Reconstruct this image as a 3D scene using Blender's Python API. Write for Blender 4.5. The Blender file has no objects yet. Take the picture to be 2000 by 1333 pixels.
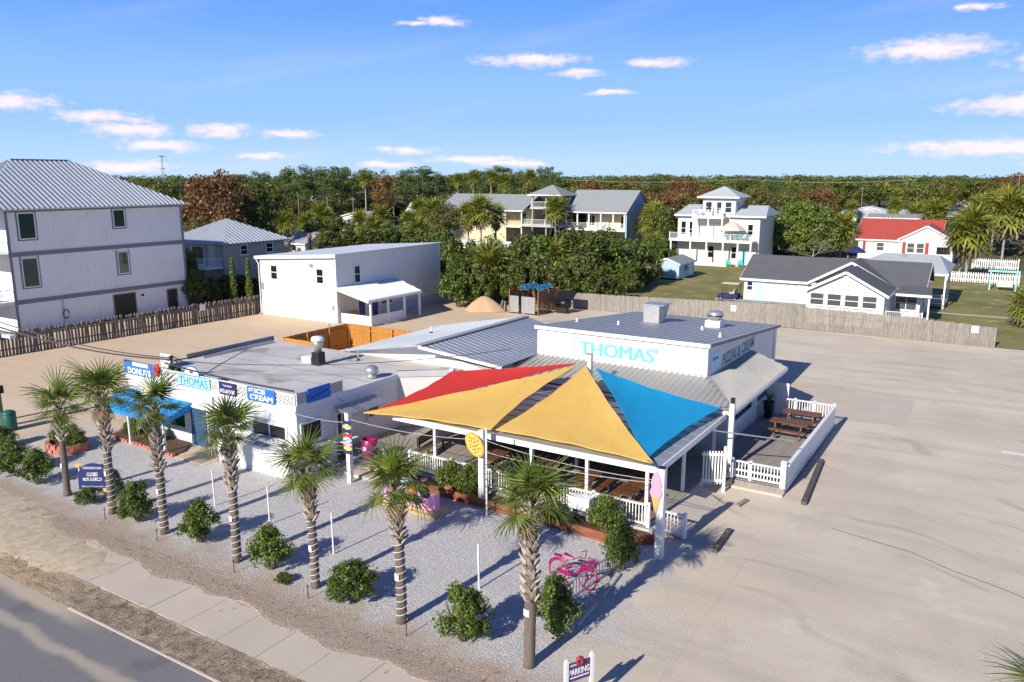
import bpy, bmesh, math, random
import numpy as np
from mathutils import Vector, Matrix
R = math.radians
random.seed(7); RNG = np.random.default_rng(7)
scene = bpy.context.scene
COL = scene.collection

# ------------------------------------------------------------------ camera
cd = bpy.data.cameras.new('camera'); cam = bpy.data.objects.new('camera', cd); COL.objects.link(cam)
cam.location = (0, 0, 13.0); cam.rotation_euler = (R(90 - 11.645), 0, R(31.889))
cd.sensor_width = 36; cd.lens = 28.08; cd.clip_start = 0.1; cd.clip_end = 9000
scene.camera = cam

# ------------------------------------------------------------------ sky, sun, exposure
SUN_EL, SUN_AZ = 28.7, 186.5            # elevation; compass bearing of the sun from +Y, clockwise
world = bpy.data.worlds.new('World'); scene.world = world; world.use_nodes = True
wn, wl = world.node_tree.nodes, world.node_tree.links
wn.clear()
def N(t, **k):
    n = wn.new(t)
    for a, b in k.items(): setattr(n, a, b)
    return n
def M(op, a, b=None, c=None, clamp=False):
    n = wn.new('ShaderNodeMath'); n.operation = op; n.use_clamp = clamp
    for i, v in enumerate((a, b, c)):
        if v is None: continue
        if isinstance(v, (int, float)): n.inputs[i].default_value = v
        else: wl.new(v, n.inputs[i])
    return n.outputs[0]
sky = N('ShaderNodeTexSky', sky_type='NISHITA'); sky.sun_disc = False
sky.sun_elevation = R(SUN_EL); sky.sun_rotation = R(SUN_AZ); sky.altitude = 10
sky.air_density = 1.15; sky.dust_density = 0.15; sky.ozone_density = 2.6
tc = N('ShaderNodeTexCoord'); sep = N('ShaderNodeSeparateXYZ'); wl.new(tc.outputs['Generated'], sep.inputs[0])
az = M('ARCTAN2', sep.outputs[0], sep.outputs[1]); el = M('ARCSINE', sep.outputs[2])
# small fair-weather clouds: bearing (deg clockwise from +Y), elevation, half width, half height (deg)
CLOUDS = [(-62.8,4.35,2.2,.75),(-58.4,3.6,2.4,.55),(-56.6,2.85,2.0,.62),(-55.0,1.95,2.6,.5),(-51.6,3.0,2.1,.62),(-46.6,2.75,1.8,.42),
 (-48.7,1.35,1.7,.34),(-57.0,.6,2.8,.5),(-39.2,1.75,2.0,.36),(-34.0,1.15,3.4,.34),(-36.8,10.2,1.8,.4),(-38.6,10.0,1.0,.25),(-30.6,7.75,3.2,.62),
 (-27.2,6.85,1.5,.32),(-21.9,7.5,1.9,.42),(-25.3,5.6,1.6,.3),(-5.4,7.55,3.6,.85),(1.2,6.6,2.6,.72),(.2,4.2,4.2,.72),
 (-1.5,1.7,5.4,.72),(2.6,.75,2.4,.3),(-3.2,9.7,1.1,.25),(-41.9,12.2,2.8,.4),(-52.0,12.3,1.2,.25),(-40.5,.85,2.0,.32),(-31.8,.9,2.4,.3)]
crng = random.Random(3)
for _k in range(26):
    _a = crng.uniform(12, 285); CLOUDS.append((_a, crng.uniform(1, 14), crng.uniform(1.2, 4.2), crng.uniform(.3, .85)))
comb = N('ShaderNodeCombineXYZ'); wl.new(az, comb.inputs[0]); wl.new(M('MULTIPLY', el, 2.2), comb.inputs[1])
nz1 = N('ShaderNodeTexNoise'); nz1.inputs['Scale'].default_value = 22; nz1.inputs['Detail'].default_value = 6; nz1.inputs['Roughness'].default_value = .58
wl.new(comb.outputs[0], nz1.inputs['Vector'])
nz2 = N('ShaderNodeTexNoise'); nz2.inputs['Scale'].default_value = 75; nz2.inputs['Detail'].default_value = 5; nz2.inputs['Roughness'].default_value = .6
wl.new(comb.outputs[0], nz2.inputs['Vector'])
warp = N('ShaderNodeVectorMath', operation='SUBTRACT'); wl.new(nz1.outputs['Color'], warp.inputs[0]); warp.inputs[1].default_value = (.5, .5, .5)
wsc = N('ShaderNodeVectorMath', operation='MULTIPLY'); wl.new(warp.outputs[0], wsc.inputs[0]); wsc.inputs[1].default_value = (.075, .013, 0)
ac = N('ShaderNodeCombineXYZ'); wl.new(az, ac.inputs[0]); wl.new(el, ac.inputs[1])
pos = N('ShaderNodeVectorMath', operation='ADD'); wl.new(ac.outputs[0], pos.inputs[0]); wl.new(wsc.outputs[0], pos.inputs[1])
best = None
for (ca, ce, cw, ch) in CLOUDS:
    if ca > 180: ca -= 360
    s = N('ShaderNodeVectorMath', operation='SUBTRACT'); wl.new(pos.outputs[0], s.inputs[0]); s.inputs[1].default_value = (R(ca), R(ce), 0)
    m = N('ShaderNodeVectorMath', operation='MULTIPLY'); wl.new(s.outputs[0], m.inputs[0]); m.inputs[1].default_value = (1 / R(cw * 1.15), 1 / R(ch * .85), 0)
    ln = N('ShaderNodeVectorMath', operation='LENGTH'); wl.new(m.outputs[0], ln.inputs[0])
    best = ln.outputs['Value'] if best is None else M('MINIMUM', best, ln.outputs['Value'])
edge = M('ADD', best, M('MULTIPLY', M('SUBTRACT', nz2.outputs['Fac'], .5), 1.5))
dens = N('ShaderNodeMapRange', interpolation_type='SMOOTHSTEP'); wl.new(edge, dens.inputs['Value'])
for k_, v_ in (('From Min', 1.25), ('From Max', .0), ('To Min', 0.), ('To Max', .96)): dens.inputs[k_].default_value = v_
# thin high veil drawn out along the wind
cv = N('ShaderNodeCombineXYZ'); wl.new(M('ADD', M('MULTIPLY', az, .5), M('MULTIPLY', el, .9)), cv.inputs[0]); wl.new(M('SUBTRACT', M('MULTIPLY', el, 6.0), M('MULTIPLY', az, 1.1)), cv.inputs[1])
nz3 = N('ShaderNodeTexNoise'); nz3.inputs['Scale'].default_value = 2.4; nz3.inputs['Detail'].default_value = 5; wl.new(cv.outputs[0], nz3.inputs['Vector'])
veil = N('ShaderNodeMapRange', interpolation_type='SMOOTHSTEP'); wl.new(nz3.outputs['Fac'], veil.inputs['Value'])
for k_, v_ in (('From Min', .5), ('From Max', .78), ('To Min', 0.), ('To Max', .22)): veil.inputs[k_].default_value = v_
cov = M('MAXIMUM', dens.outputs[0], veil.outputs[0], clamp=True)
# clear autumn sky: the physical sky, cleaned of its yellow horizon by a deep-to-pale blue gradient
rp = N('ShaderNodeValToRGB'); wl.new(M('DIVIDE', el, math.pi / 2, clamp=True), rp.inputs[0]); cr = rp.color_ramp; cr.interpolation = 'EASE'
for k_, (p_, c_) in enumerate(((0., (.47, .70, 1.)), (.05, (.30, .55, 1.)), (.14, (.125, .345, .98)), (.32, (.022, .09, .38)), (1., (.006, .03, .14)))):
    e_ = cr.elements[k_] if k_ < 2 else cr.elements.new(p_)
    e_.position = p_; e_.color = (*c_, 1)
gm = N('ShaderNodeMixRGB', blend_type='MULTIPLY'); gm.inputs[0].default_value = 1; wl.new(rp.outputs[0], gm.inputs[1]); gm.inputs[2].default_value = (8.2, 8.2, 8.2, 1)
hs = N('ShaderNodeMixRGB'); hs.inputs[0].default_value = .95; wl.new(sky.outputs[0], hs.inputs[1]); wl.new(gm.outputs[0], hs.inputs[2])
mixc = N('ShaderNodeMixRGB'); wl.new(cov, mixc.inputs[0]); wl.new(hs.outputs[0], mixc.inputs[1]); mixc.inputs[2].default_value = (8.9, 7.4, 8.4, 1)
bg = N('ShaderNodeBackground'); wl.new(mixc.outputs[0], bg.inputs['Color']); bg.inputs['Strength'].default_value = .1
wo = N('ShaderNodeOutputWorld'); wl.new(bg.outputs[0], wo.inputs['Surface'])

sd = bpy.data.lights.new('sun', 'SUN'); sd.energy = 5.0; sd.angle = R(.53); sd.color = (1.0, .92, .80)
sun = bpy.data.objects.new('sun', sd); COL.objects.link(sun); sun.location = (0, 0, 60)
_a = R(SUN_AZ); _sv = Vector((math.sin(_a) * math.cos(R(SUN_EL)), math.cos(_a) * math.cos(R(SUN_EL)), math.sin(R(SUN_EL))))
sun.rotation_euler = _sv.to_track_quat('Z', 'Y').to_euler()
vs = scene.view_settings; vs.view_transform = 'Standard'; vs.look = 'None'; vs.exposure = .4; vs.gamma = 1; vs.use_curve_mapping = False
scene.render.engine = 'CYCLES'; scene.cycles.use_denoising = True; scene.cycles.max_bounces = 6
scene.cycles.transparent_max_bounces = 6; scene.cycles.sample_clamp_indirect = 8

# ------------------------------------------------------------------ materials
MATS = {}
class NT:
    """tiny node helper for one material"""
    def __init__(s, name):
        s.m = bpy.data.materials.new(name); s.m.use_nodes = True; s.t = s.m.node_tree; s.t.nodes.clear()
        s.out = s.n('ShaderNodeOutputMaterial'); s.b = s.n('ShaderNodeBsdfPrincipled'); s.l(s.b.outputs[0], s.out.inputs['Surface'])
        s.pos = s.n('ShaderNodeNewGeometry').outputs['Position']; MATS[name] = s.m
    def n(s, t, **k):
        n = s.t.nodes.new(t)
        for a, b in k.items(): setattr(n, a, b)
        return n
    def l(s, a, b): s.t.links.new(a, b)
    def noise(s, scale, detail=4, rough=.55, vec=None, stretch=None, out='Fac'):
        n = s.n('ShaderNodeTexNoise'); n.inputs['Scale'].default_value = scale; n.inputs['Detail'].default_value = detail; n.inputs['Roughness'].default_value = rough
        v = vec or s.pos
        if stretch:
            mp = s.n('ShaderNodeVectorMath', operation='MULTIPLY'); s.l(v, mp.inputs[0]); mp.inputs[1].default_value = stretch; v = mp.outputs[0]
        s.l(v, n.inputs['Vector']); return n.outputs[out]
    def vor(s, scale, feature='F1', out='Distance', stretch=None):
        n = s.n('ShaderNodeTexVoronoi', feature=feature); n.inputs['Scale'].default_value = scale
        v = s.pos
        if stretch:
            mp = s.n('ShaderNodeVectorMath', operation='MULTIPLY'); s.l(v, mp.inputs[0]); mp.inputs[1].default_value = stretch; v = mp.outputs[0]
        s.l(v, n.inputs['Vector']); return n.outputs[out]
    def math(s, op, a, b=None, clamp=False):
        n = s.n('ShaderNodeMath', operation=op); n.use_clamp = clamp
        for i, v in enumerate((a, b)):
            if v is None: continue
            if isinstance(v, (int, float)): n.inputs[i].default_value = v
            else: s.l(v, n.inputs[i])
        return n.outputs[0]
    def ramp(s, fac, lo, hi, a=0., b=1.):
        n = s.n('ShaderNodeMapRange', interpolation_type='SMOOTHSTEP'); s.l(fac, n.inputs['Value'])
        for k, v in (('From Min', lo), ('From Max', hi), ('To Min', a), ('To Max', b)): n.inputs[k].default_value = v
        return n.outputs[0]
    def mix(s, fac, a, b, mode='MIX'):
        n = s.n('ShaderNodeMixRGB', blend_type=mode)
        if isinstance(fac, (int, float)): n.inputs[0].default_value = fac
        else: s.l(fac, n.inputs[0])
        for i, v in ((1, a), (2, b)):
            if isinstance(v, tuple): n.inputs[i].default_value = (*v[:3], 1)
            else: s.l(v, n.inputs[i])
        return n.outputs[0]
    def xyz(s):
        n = s.n('ShaderNodeSeparateXYZ'); s.l(s.pos, n.inputs[0]); return n.outputs
    def bump(s, h, strength=.3, dist=.02):
        n = s.n('ShaderNodeBump'); n.inputs['Strength'].default_value = strength; n.inputs['Distance'].default_value = dist
        s.l(h, n.inputs['Height']); s.l(n.outputs[0], s.b.inputs['Normal'])
    def color(s, c):
        if isinstance(c, tuple): s.b.inputs['Base Color'].default_value = (*c, 1)
        else: s.l(c, s.b.inputs['Base Color'])
    def rough(s, r):
        if isinstance(r, (int, float)): s.b.inputs['Roughness'].default_value = r
        else: s.l(r, s.b.inputs['Roughness'])

def paint(name, rgb, rough=.55, var=.1, scale=1.2, dirt=.12, boards=None, metal=0., bump=.15, axis=2):
    """painted or plain surface: broad tone change, fine grime; boards = pitch of lap siding"""
    t = NT(name); n1 = t.noise(scale, 5); n2 = t.noise(scale * 7, 5, .65, stretch=(1, 1, .16))
    dk = tuple(c * (1 - var * 2) for c in rgb); lt = tuple(min(1, c * (1 + var * .6)) for c in rgb)
    c = t.mix(n1, dk, lt); c = t.mix(t.ramp(n2, .5, .74, 0, dirt * 1.6), c, tuple(x * .55 for x in (rgb[0], rgb[1] * .95, rgb[2] * .85)))
    t.color(c); t.rough(rough); t.b.inputs['Metallic'].default_value = metal
    if boards:
        z = t.xyz()[axis]; saw = t.math('FRACT', t.math('MULTIPLY', z, 1 / boards)); t.bump(saw, .8, boards * .14)
    elif bump: t.bump(t.noise(scale * 25, 3), bump, .01)
    return t.m

def wood(name, a, b, rough=.7, grain=(1, 1, .12), scale=14):
    t = NT(name); g = t.noise(scale, 6, .65, stretch=grain); o = t.n('ShaderNodeObjectInfo').outputs['Random']
    isl = t.n('ShaderNodeNewGeometry').outputs['Random Per Island']
    f = t.math('ADD', t.math('MULTIPLY', t.ramp(g, .3, .7), .6), t.math('MULTIPLY', t.math('ADD', o, isl), .25), True)
    t.color(t.mix(f, a, b)); t.rough(rough); t.bump(g, .35, .01); return t.m

paint('white_paint', (.80, .80, .78), .5, .05, .8, .12)
paint('white_siding', (.70, .695, .67), .55, .05, .7, .1, boards=.19)
paint('pale_siding', (.74, .74, .74), .55, .05, .7, .1, boards=.2)
paint('stucco_white', (.84, .83, .785), .8, .05, .5, .2, bump=.5)
paint('block_white', (.74, .74, .735), .6, .06, .9, .16, boards=.2)
paint('trim_grey', (.2, .21, .24), .6, .06, 1)
paint('cream_siding', (.74, .66, .42), .6, .06, .8, .1, boards=.2)
paint('sage_siding', (.42, .43, .36), .6, .06, .8, .1, boards=.2)
paint('blue_siding', (.42, .6, .72), .6, .05, .8, .08, boards=.2)
paint('plinth_grey', (.5, .52, .53), .7, .08, 2)
paint('aqua_paint', (.25, .62, .64), .5, .06, 2)
paint('teal_paint', (.05, .45, .45), .5, .06, 2)
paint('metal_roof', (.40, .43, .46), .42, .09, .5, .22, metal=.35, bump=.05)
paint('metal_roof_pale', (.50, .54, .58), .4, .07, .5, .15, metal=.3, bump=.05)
paint('metal_roof_blue', (.37, .38, .39), .5, .06, .5, .12, metal=.1, bump=.05)
paint('skirt_roof', (.42, .42, .40), .5, .1, .6, .25, metal=.15, bump=.05)
paint('white_roof', (.66, .69, .73), .5, .06, .3, .12)
paint('shingle_dark', (.11, .115, .125), .85, .14, 1.2, .2, bump=.6)
paint('shingle_grey', (.27, .29, .30), .85, .1, 1.2, .2, bump=.6)
paint('shingle_pale', (.42, .46, .48), .8, .08, 1, .12, bump=.4)
paint('red_roof', (.40, .075, .055), .5, .08, .8, .15)
paint('galvanised', (.5, .51, .52), .35, .1, 3, .2, metal=.6)
paint('awning_blue', (.01, .27, .70), .75, .08, 1.5, .1)
paint('sign_blue', (.02, .17, .62), .45, .05, 2)
paint('sign_navy', (.014, .026, .12), .85, .06, 3)
paint('sign_pale_blue', (.42, .70, .88), .45, .05, 3)
paint('letter_white', (.86, .86, .86), .5, .02, 3, .02)
paint('letter_teal', (.03, .28, .33), .5, .05, 3)
paint('letter_aqua', (.16, .62, .66), .5, .06, 4)
paint('letter_navy', (.02, .03, .13), .5, .05, 3)
paint('border_pink', (.85, .42, .48), .5, .05, 3)
paint('panel_pink', (.86, .36, .68), .5, .06, 2, .1)
paint('letter_purple', (.09, .045, .16), .5, .05, 3)
paint('magenta', (.30, .004, .10), .4, .08, 4)
paint('orange', (.85, .22, .01), .5, .06, 4)
paint('black', (.012, .012, .014), .5, .1, 4)
paint('black_metal', (.02, .02, .022), .35, .1, 4, metal=.4)
paint('red', (.6, .03, .03), .5, .06, 4)
paint('pizza_crust', (.72, .33, .05), .6, .1, 8)
paint('pizza_cheese', (.85, .52, .1), .55, .12, 9)
paint('pepperoni', (.38, .07, .02), .5, .1, 9)
paint('cone', (.72, .38, .12), .6, .1, 12)
paint('cream_pink', (.86, .34, .48), .55, .06, 6)
paint('door_blue', (.02, .03, .3), .4, .05, 3)
paint('entry_blue', (.03, .09, .2), .4, .08, 3)
paint('terracotta', (.5, .16, .07), .75, .1, 6)
paint('coral_stone', (.5, .19, .13), .85, .15, 5, .25, bump=.6)
paint('bin_green', (.01, .11, .085), .45, .08, 4)
paint('tarp_blue', (.03, .15, .26), .6, .12, 5)
paint('umbrella', (.62, .52, .45), .8, .06, 3)
paint('shutter_red', (.35, .03, .04), .5, .05, 3)
paint('paper', (.82, .68, .72), .7, .04, 9, .1)
paint('plastic_white', (.8, .8, .82), .4, .03, 4)
paint('cable', (.03, .03, .035), .5, .05, 4)
paint('cable_pale', (.4, .4, .4), .5, .05, 4)
paint('flag_red', (.5, .06, .09), .7, .05, 4)
paint('wet_panel', (.3, .31, .31), .7, .1, 3)
wood('fence_weathered', (.12, .105, .092), (.33, .30, .265))
wood('picket_weathered', (.075, .06, .048), (.21, .175, .145))
wood('fence_orange', (.34, .135, .022), (.56, .26, .045))
wood('table_wood', (.05, .022, .012), (.13, .055, .028), .5)
wood('table_top', (.09, .036, .018), (.2, .085, .038), .5, grain=(1, .12, 1))
wood('bed_wood', (.16, .045, .02), (.3, .1, .05), grain=(.12, 1, 1))
wood('deck_wood', (.21, .19, .17), (.36, .33, .29), .8, grain=(1, .1, 1))
wood('slat_wood', (.13, .06, .03), (.27, .14, .075), grain=(.2, .2, 1))
wood('pallet_wood', (.4, .29, .15), (.55, .42, .24), grain=(.12, 1, 1))
wood('pole_wood', (.12, .10, .08), (.24, .2, .16))
wood('timber_dark', (.05, .045, .04), (.12, .105, .09), grain=(1, .12, 1))
wood('bark', (.085, .065, .05), (.19, .155, .125), .9, scale=6)
wood('palm_boot', (.27, .225, .175), (.5, .44, .36), .9, scale=9)
wood('bark_grey', (.2, .18, .15), (.38, .34, .3), .9, scale=6)
wood('burnt', (.012, .01, .01), (.05, .04, .035), .9, scale=6)

def glass(name, tint, rough=.08):
    t = NT(name); t.color(t.mix(t.noise(1.5, 3), tuple(c * .6 for c in tint), tint)); t.rough(rough)
    t.b.inputs['Specular IOR Level'].default_value = .7; return t.m
glass('glass_dark', (.012, .016, .02)); glass('glass_green', (.012, .05, .035)); glass('glass_grey', (.10, .11, .115), .12); glass('glass_blue', (.02, .045, .09))

def fabric(name, rgb, trans=.22):
    t = NT(name); w = t.vor(260); n = t.noise(1.1, 4)
    c = t.mix(n, tuple(x * .86 for x in rgb), rgb); c = t.mix(t.ramp(t.noise(5, 5, stretch=(1, 1, .4)), .55, .8, 0, .14), c, tuple(x * .6 for x in rgb))
    x, y, z = t.xyz(); sm = t.math('ABSOLUTE', t.math('SUBTRACT', t.math('FRACT', t.math('MULTIPLY', t.math('ADD', x, t.math('MULTIPLY', y, .25)), .55)), .5)); c = t.mix(t.ramp(sm, .488, .497, 0, .3), c, tuple(v * .45 for v in rgb))
    t.color(c); t.rough(.8); t.bump(t.math('ADD', w, t.math('MULTIPLY', t.noise(2.2, 3, stretch=(1, .4, 1)), 14)), .16, .004)
    tr = t.n('ShaderNodeBsdfTranslucent'); t.l(c, tr.inputs['Color']); mx = t.n('ShaderNodeMixShader'); mx.inputs[0].default_value = trans
    t.l(t.b.outputs[0], mx.inputs[1]); t.l(tr.outputs[0], mx.inputs[2]); t.l(mx.outputs[0], t.out.inputs['Surface']); return t.m
fabric('sail_red', (.74, .045, .035)); fabric('sail_yellow', (.93, .60, .145)); fabric('sail_blue', (.004, .40, .74))

def leafmat(name, a, b, c=None, trans=.25, rough=.5):
    t = NT(name); isl = t.n('ShaderNodeNewGeometry').outputs['Random Per Island']; ob = t.n('ShaderNodeObjectInfo').outputs['Random']
    k = t.mix(isl, a, b)
    if c: k = t.mix(t.ramp(isl, .8, .97, 0, .8), k, c)
    k = t.mix(t.math('MULTIPLY', ob, .35), k, tuple(x * .6 for x in a)); big = t.noise(.45, 3)
    k = t.mix(t.ramp(big, .45, .75, 0, .35), k, tuple(min(1, x * 1.25) for x in b))
    t.color(k); t.rough(rough); tr = t.n('ShaderNodeBsdfTranslucent'); t.l(k, tr.inputs['Color'])
    mx = t.n('ShaderNodeMixShader'); mx.inputs[0].default_value = trans
    t.l(t.b.outputs[0], mx.inputs[1]); t.l(tr.outputs[0], mx.inputs[2]); t.l(mx.outputs[0], t.out.inputs['Surface']); return t.m
leafmat('leaf_oak', (0.063, 0.103, 0.015), (0.161, 0.195, 0.024), (0.263, 0.252, 0.039))
leafmat('leaf_olive', (0.084, 0.098, 0.018), (0.179, 0.176, 0.031), (0.273, 0.176, 0.039))
leafmat('leaf_dome', (0.081, 0.134, 0.020), (0.181, 0.235, 0.035), (0.236, 0.269, 0.055))
leafmat('leaf_rust', (0.143, 0.067, 0.022), (0.272, 0.128, 0.036), (0.100, 0.105, 0.031))
leafmat('leaf_pine', (0.052, 0.110, 0.024), (0.130, 0.195, 0.036), (0.181, 0.229, 0.048))
leafmat('leaf_shrub', (0.054, 0.100, 0.012), (0.154, 0.212, 0.025), (0.217, 0.260, 0.045))
leafmat('leaf_hedge', (0.054, 0.096, 0.016), (0.154, 0.182, 0.032), (0.290, 0.227, 0.060))
leafmat('leaf_twig', (.18, .14, .10), (.3, .24, .18), (.12, .09, .06), 0)
leafmat('palm_leaf', (0.090, 0.144, 0.018), (0.192, 0.249, 0.041), (0.333, 0.314, 0.083), .22, .42)
leafmat('palm_back', (0.139, 0.188, 0.026), (0.325, 0.335, 0.054), (0.557, 0.419, 0.096), .2, .45)
leafmat('palm_dead', (.22, .15, .08), (.36, .26, .15), None, .1, .8)

def ground_mats():
    # the sandy parking lot and its gravel share one sand so that the gravel thins out into it
    def sand(t):
        big = t.noise(.09, 5, .6); streak = t.noise(.9, 5, .6, stretch=(.10, .9, 1)); fine = t.noise(9, 6, .7); grit = t.noise(70, 3, .7)
        c = t.mix(t.ramp(big, .3, .7), (.53, .455, .345), (.66, .59, .47))
        c = t.mix(t.ramp(streak, .40, .72, 0, .6), c, (.42, .365, .30))
        patch = t.noise(.32, 6, .7); c = t.mix(t.ramp(patch, .5, .68, 0, .55), c, (.44, .385, .32)); c = t.mix(t.ramp(patch, .42, .3, 0, .5), c, (.70, .63, .54))
        xx, yy, _z = t.xyz(); wv = t.math('ADD', t.math('MULTIPLY', t.noise(.045, 3), 9.0), t.math('ADD', t.math('MULTIPLY', yy, .42), t.math('MULTIPLY', xx, .05)))
        trk = t.math('ABSOLUTE', t.math('SUBTRACT', t.math('FRACT', wv), .5)); tread = t.math('MULTIPLY', t.ramp(trk, .085, .02), t.ramp(t.noise(.22, 4), .45, .62)); c = t.mix(t.math('MULTIPLY', tread, .6), c, (.36, .31, .25))
        c = t.mix(t.ramp(fine, .35, .75, 0, .32), c, (.69, .615, .495)); c = t.mix(t.ramp(grit, .5, .8, 0, .4), c, (.34, .29, .235))
        oil = t.math('MULTIPLY', t.ramp(t.vor(.24), .09, .02), t.ramp(t.noise(3, 4), .4, .6)); c = t.mix(t.math('MULTIPLY', oil, .45), c, (.22, .19, .16)); sp = t.ramp(t.vor(2.6), .0, .035, .75, 0); c = t.mix(sp, c, (.09, .08, .07)); c = t.mix(t.ramp(t.noise(24, 5, .8), .56, .68, 0, .5), c, (.36, .315, .26)); c = t.mix(t.ramp(t.noise(19, 5, .8), .58, .7, 0, .5), c, (.74, .68, .58))
        return c, t.math('ADD', t.math('MULTIPLY', grit, .7), t.math('MULTIPLY', fine, .8))
    t = NT('sand'); c, hgt = sand(t); x, y, z = t.xyz()
    # warmer, more orange sand towards the far left of the lot
    wl_ = t.math('MULTIPLY', t.ramp(x, -30, -44), .55); c = t.mix(wl_, c, (.66, .47, .27))
    t.color(c); t.rough(.95); t.bump(hgt, .5, .03)
    t = NT('gravel'); c, hgt = sand(t); x, y, z = t.xyz(); nn = t.noise(.55, 5, .6)
    st = t.n('ShaderNodeTexVoronoi'); st.inputs['Scale'].default_value = 38; t.l(t.pos, st.inputs['Vector'])
    g = t.mix(st.outputs['Color'], (.22, .225, .25), (.50, .50, .53)); bw = t.n('ShaderNodeRGBToBW'); t.l(st.outputs['Color'], bw.inputs[0])
    g = t.mix(bw.outputs[0], (.28, .275, .275), (.77, .75, .72)); g = t.mix(t.ramp(t.noise(1.3, 5), .5, .8, 0, .4), g, (.40, .36, .31))
    litter = t.mix(t.ramp(t.noise(26, 4, .7), .35, .7), (.30, .225, .165), (.60, .49, .40))
    yy = t.math('ADD', y, t.math('MULTIPLY', t.math('SUBTRACT', nn, .5), 3.4))
    g = t.mix(t.ramp(yy, 17.2, 15.6), g, litter)
    xx = t.math('ADD', x, t.math('MULTIPLY', t.math('SUBTRACT', t.noise(.8, 5), .5), 5.0))
    m = t.math('MULTIPLY', t.ramp(xx, -7.6, -10.4), t.ramp(xx, -40.5, -36.5), True)
    t.color(t.mix(m, c, g)); t.rough(.95); t.bump(t.math('ADD', t.math('MULTIPLY', t.math('MULTIPLY', st.outputs['Distance'], m), -2), hgt), .55, .03)
    t = NT('verge_dirt'); a = t.noise(2.2, 6, .65); b = t.noise(14, 5, .7); x, y, z = t.xyz()
    c = t.mix(t.ramp(a, .3, .7), (.19, .145, .10), (.42, .34, .25)); c = t.mix(t.ramp(b, .5, .8, 0, .7), c, (.07, .055, .035)); c = t.mix(t.ramp(t.noise(30, 2), .66, .8, 0, .8), c, (.5, .44, .36))
    c = t.mix(t.math('MULTIPLY', t.ramp(x, -22.5, -26.5), t.ramp(a, .25, .5), True), c, (.44, .33, .205))
    t.color(c); t.rough(1); t.bump(t.math('ADD', a, b), .9, .06)
    t = NT('concrete'); a = t.noise(.7, 5); b = t.noise(22, 4, .7); o = t.n('ShaderNodeObjectInfo').outputs['Random']
    c = t.mix(a, (.47, .40, .325), (.58, .51, .43)); c = t.mix(t.ramp(b, .5, .8, 0, .35), c, (.34, .30, .25)); c = t.mix(t.math('MULTIPLY', o, .22), c, (.38, .34, .29))
    x, y, z = t.xyz(); c = t.mix(t.math('MULTIPLY', t.ramp(x, -24.5, -29.5), .85), c, (.60, .46, .29))
    t.color(c); t.rough(.9); t.bump(b, .3, .01)
    t = NT('asphalt'); a = t.noise(.5, 5); b = t.noise(38, 4, .8); x, y, z = t.xyz()
    c = t.mix(a, (.12, .122, .13), (.18, .178, .18)); c = t.mix(t.ramp(b, .42, .72, 0, .7), c, (.32, .31, .30))
    y2 = t.math('ADD', y, t.math('MULTIPLY', t.math('SUBTRACT', t.noise(.8, 4), .5), .55))
    c = t.mix(t.ramp(t.noise(.35, 3), .58, .62, 0, .35), c, (.085, .087, .095))
    c = t.mix(t.ramp(t.math('ABSOLUTE', t.math('SUBTRACT', y2, 10.45)), .32, .05, 0, .75), c, (.42, .36, .28))       # sand blown along the edge line
    c = t.mix(t.math('MULTIPLY', t.ramp(y2, 11.15, 11.55), t.ramp(x, -21, -24), True), c, (.44, .37, .28))
    t.color(c); t.rough(.9); t.bump(b, .5, .01)
    t = NT('lawn'); a = t.noise(.25, 5); b = t.noise(5, 5, .7)
    c = t.mix(t.ramp(a, .35, .65), (.145, .155, .036), (.25, .225, .065)); c = t.mix(t.ramp(b, .45, .75, 0, .6), c, (.27, .225, .11)); c = t.mix(t.ramp(t.noise(.5, 4), .6, .72, 0, .75), c, (.5, .42, .3))
    t.color(c); t.rough(1); t.bump(t.noise(40, 3), .6, .05)
    t = NT('woodland_floor'); a = t.noise(.05, 5); c = t.mix(a, (.05, .05, .02), (.12, .1, .05)); c = t.mix(t.ramp(t.noise(.35, 4), .55, .75, 0, .5), c, (.3, .25, .18)); t.color(c); t.rough(1)
    t = NT('mulch'); b = t.noise(18, 5, .8); t.color(t.mix(t.ramp(b, .35, .7), (.05, .028, .016), (.19, .10, .055))); t.rough(1); t.bump(b, .8, .04)
    t = NT('sand_pile'); b = t.noise(6, 5, .7); t.color(t.mix(b, (.42, .27, .15), (.58, .41, .25))); t.rough(1); t.bump(b, .5, .05)
    t = NT('drift_sand'); b = t.noise(3.5, 6, .7); q = t.noise(40, 3, .7); c = t.mix(t.ramp(b, .3, .7), (.46, .365, .25), (.63, .53, .39)); t.color(t.mix(t.ramp(q, .5, .8, 0, .35), c, (.33, .27, .2))); t.rough(1); t.bump(t.math('ADD', b, q), .6, .05)
    t = NT('flat_roof'); a = t.noise(.35, 5, .6); b = t.noise(3, 5, .65); x, y, z = t.xyz()
    c = t.mix(t.ramp(a, .3, .7), (.46, .445, .42), (.58, .56, .53)); c = t.mix(t.ramp(b, .55, .8, 0, .4), c, (.26, .245, .225))
    # lapped rolls of roofing felt
    s = t.math('ABSOLUTE', t.math('SUBTRACT', t.math('FRACT', t.math('MULTIPLY', t.math('ADD', y, t.math('MULTIPLY', t.noise(.3, 2), .3)), .62)), .5)); c = t.mix(t.ramp(s, .475, .497, 0, .45), c, (.2, .19, .18))
    pud = t.math('MULTIPLY', t.ramp(t.noise(.28, 3), .6, .66), .55); c = t.mix(pud, c, (.19, .17, .15))
    t.color(c); t.rough(.85); t.bump(b, .3, .02)
ground_mats()
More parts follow.
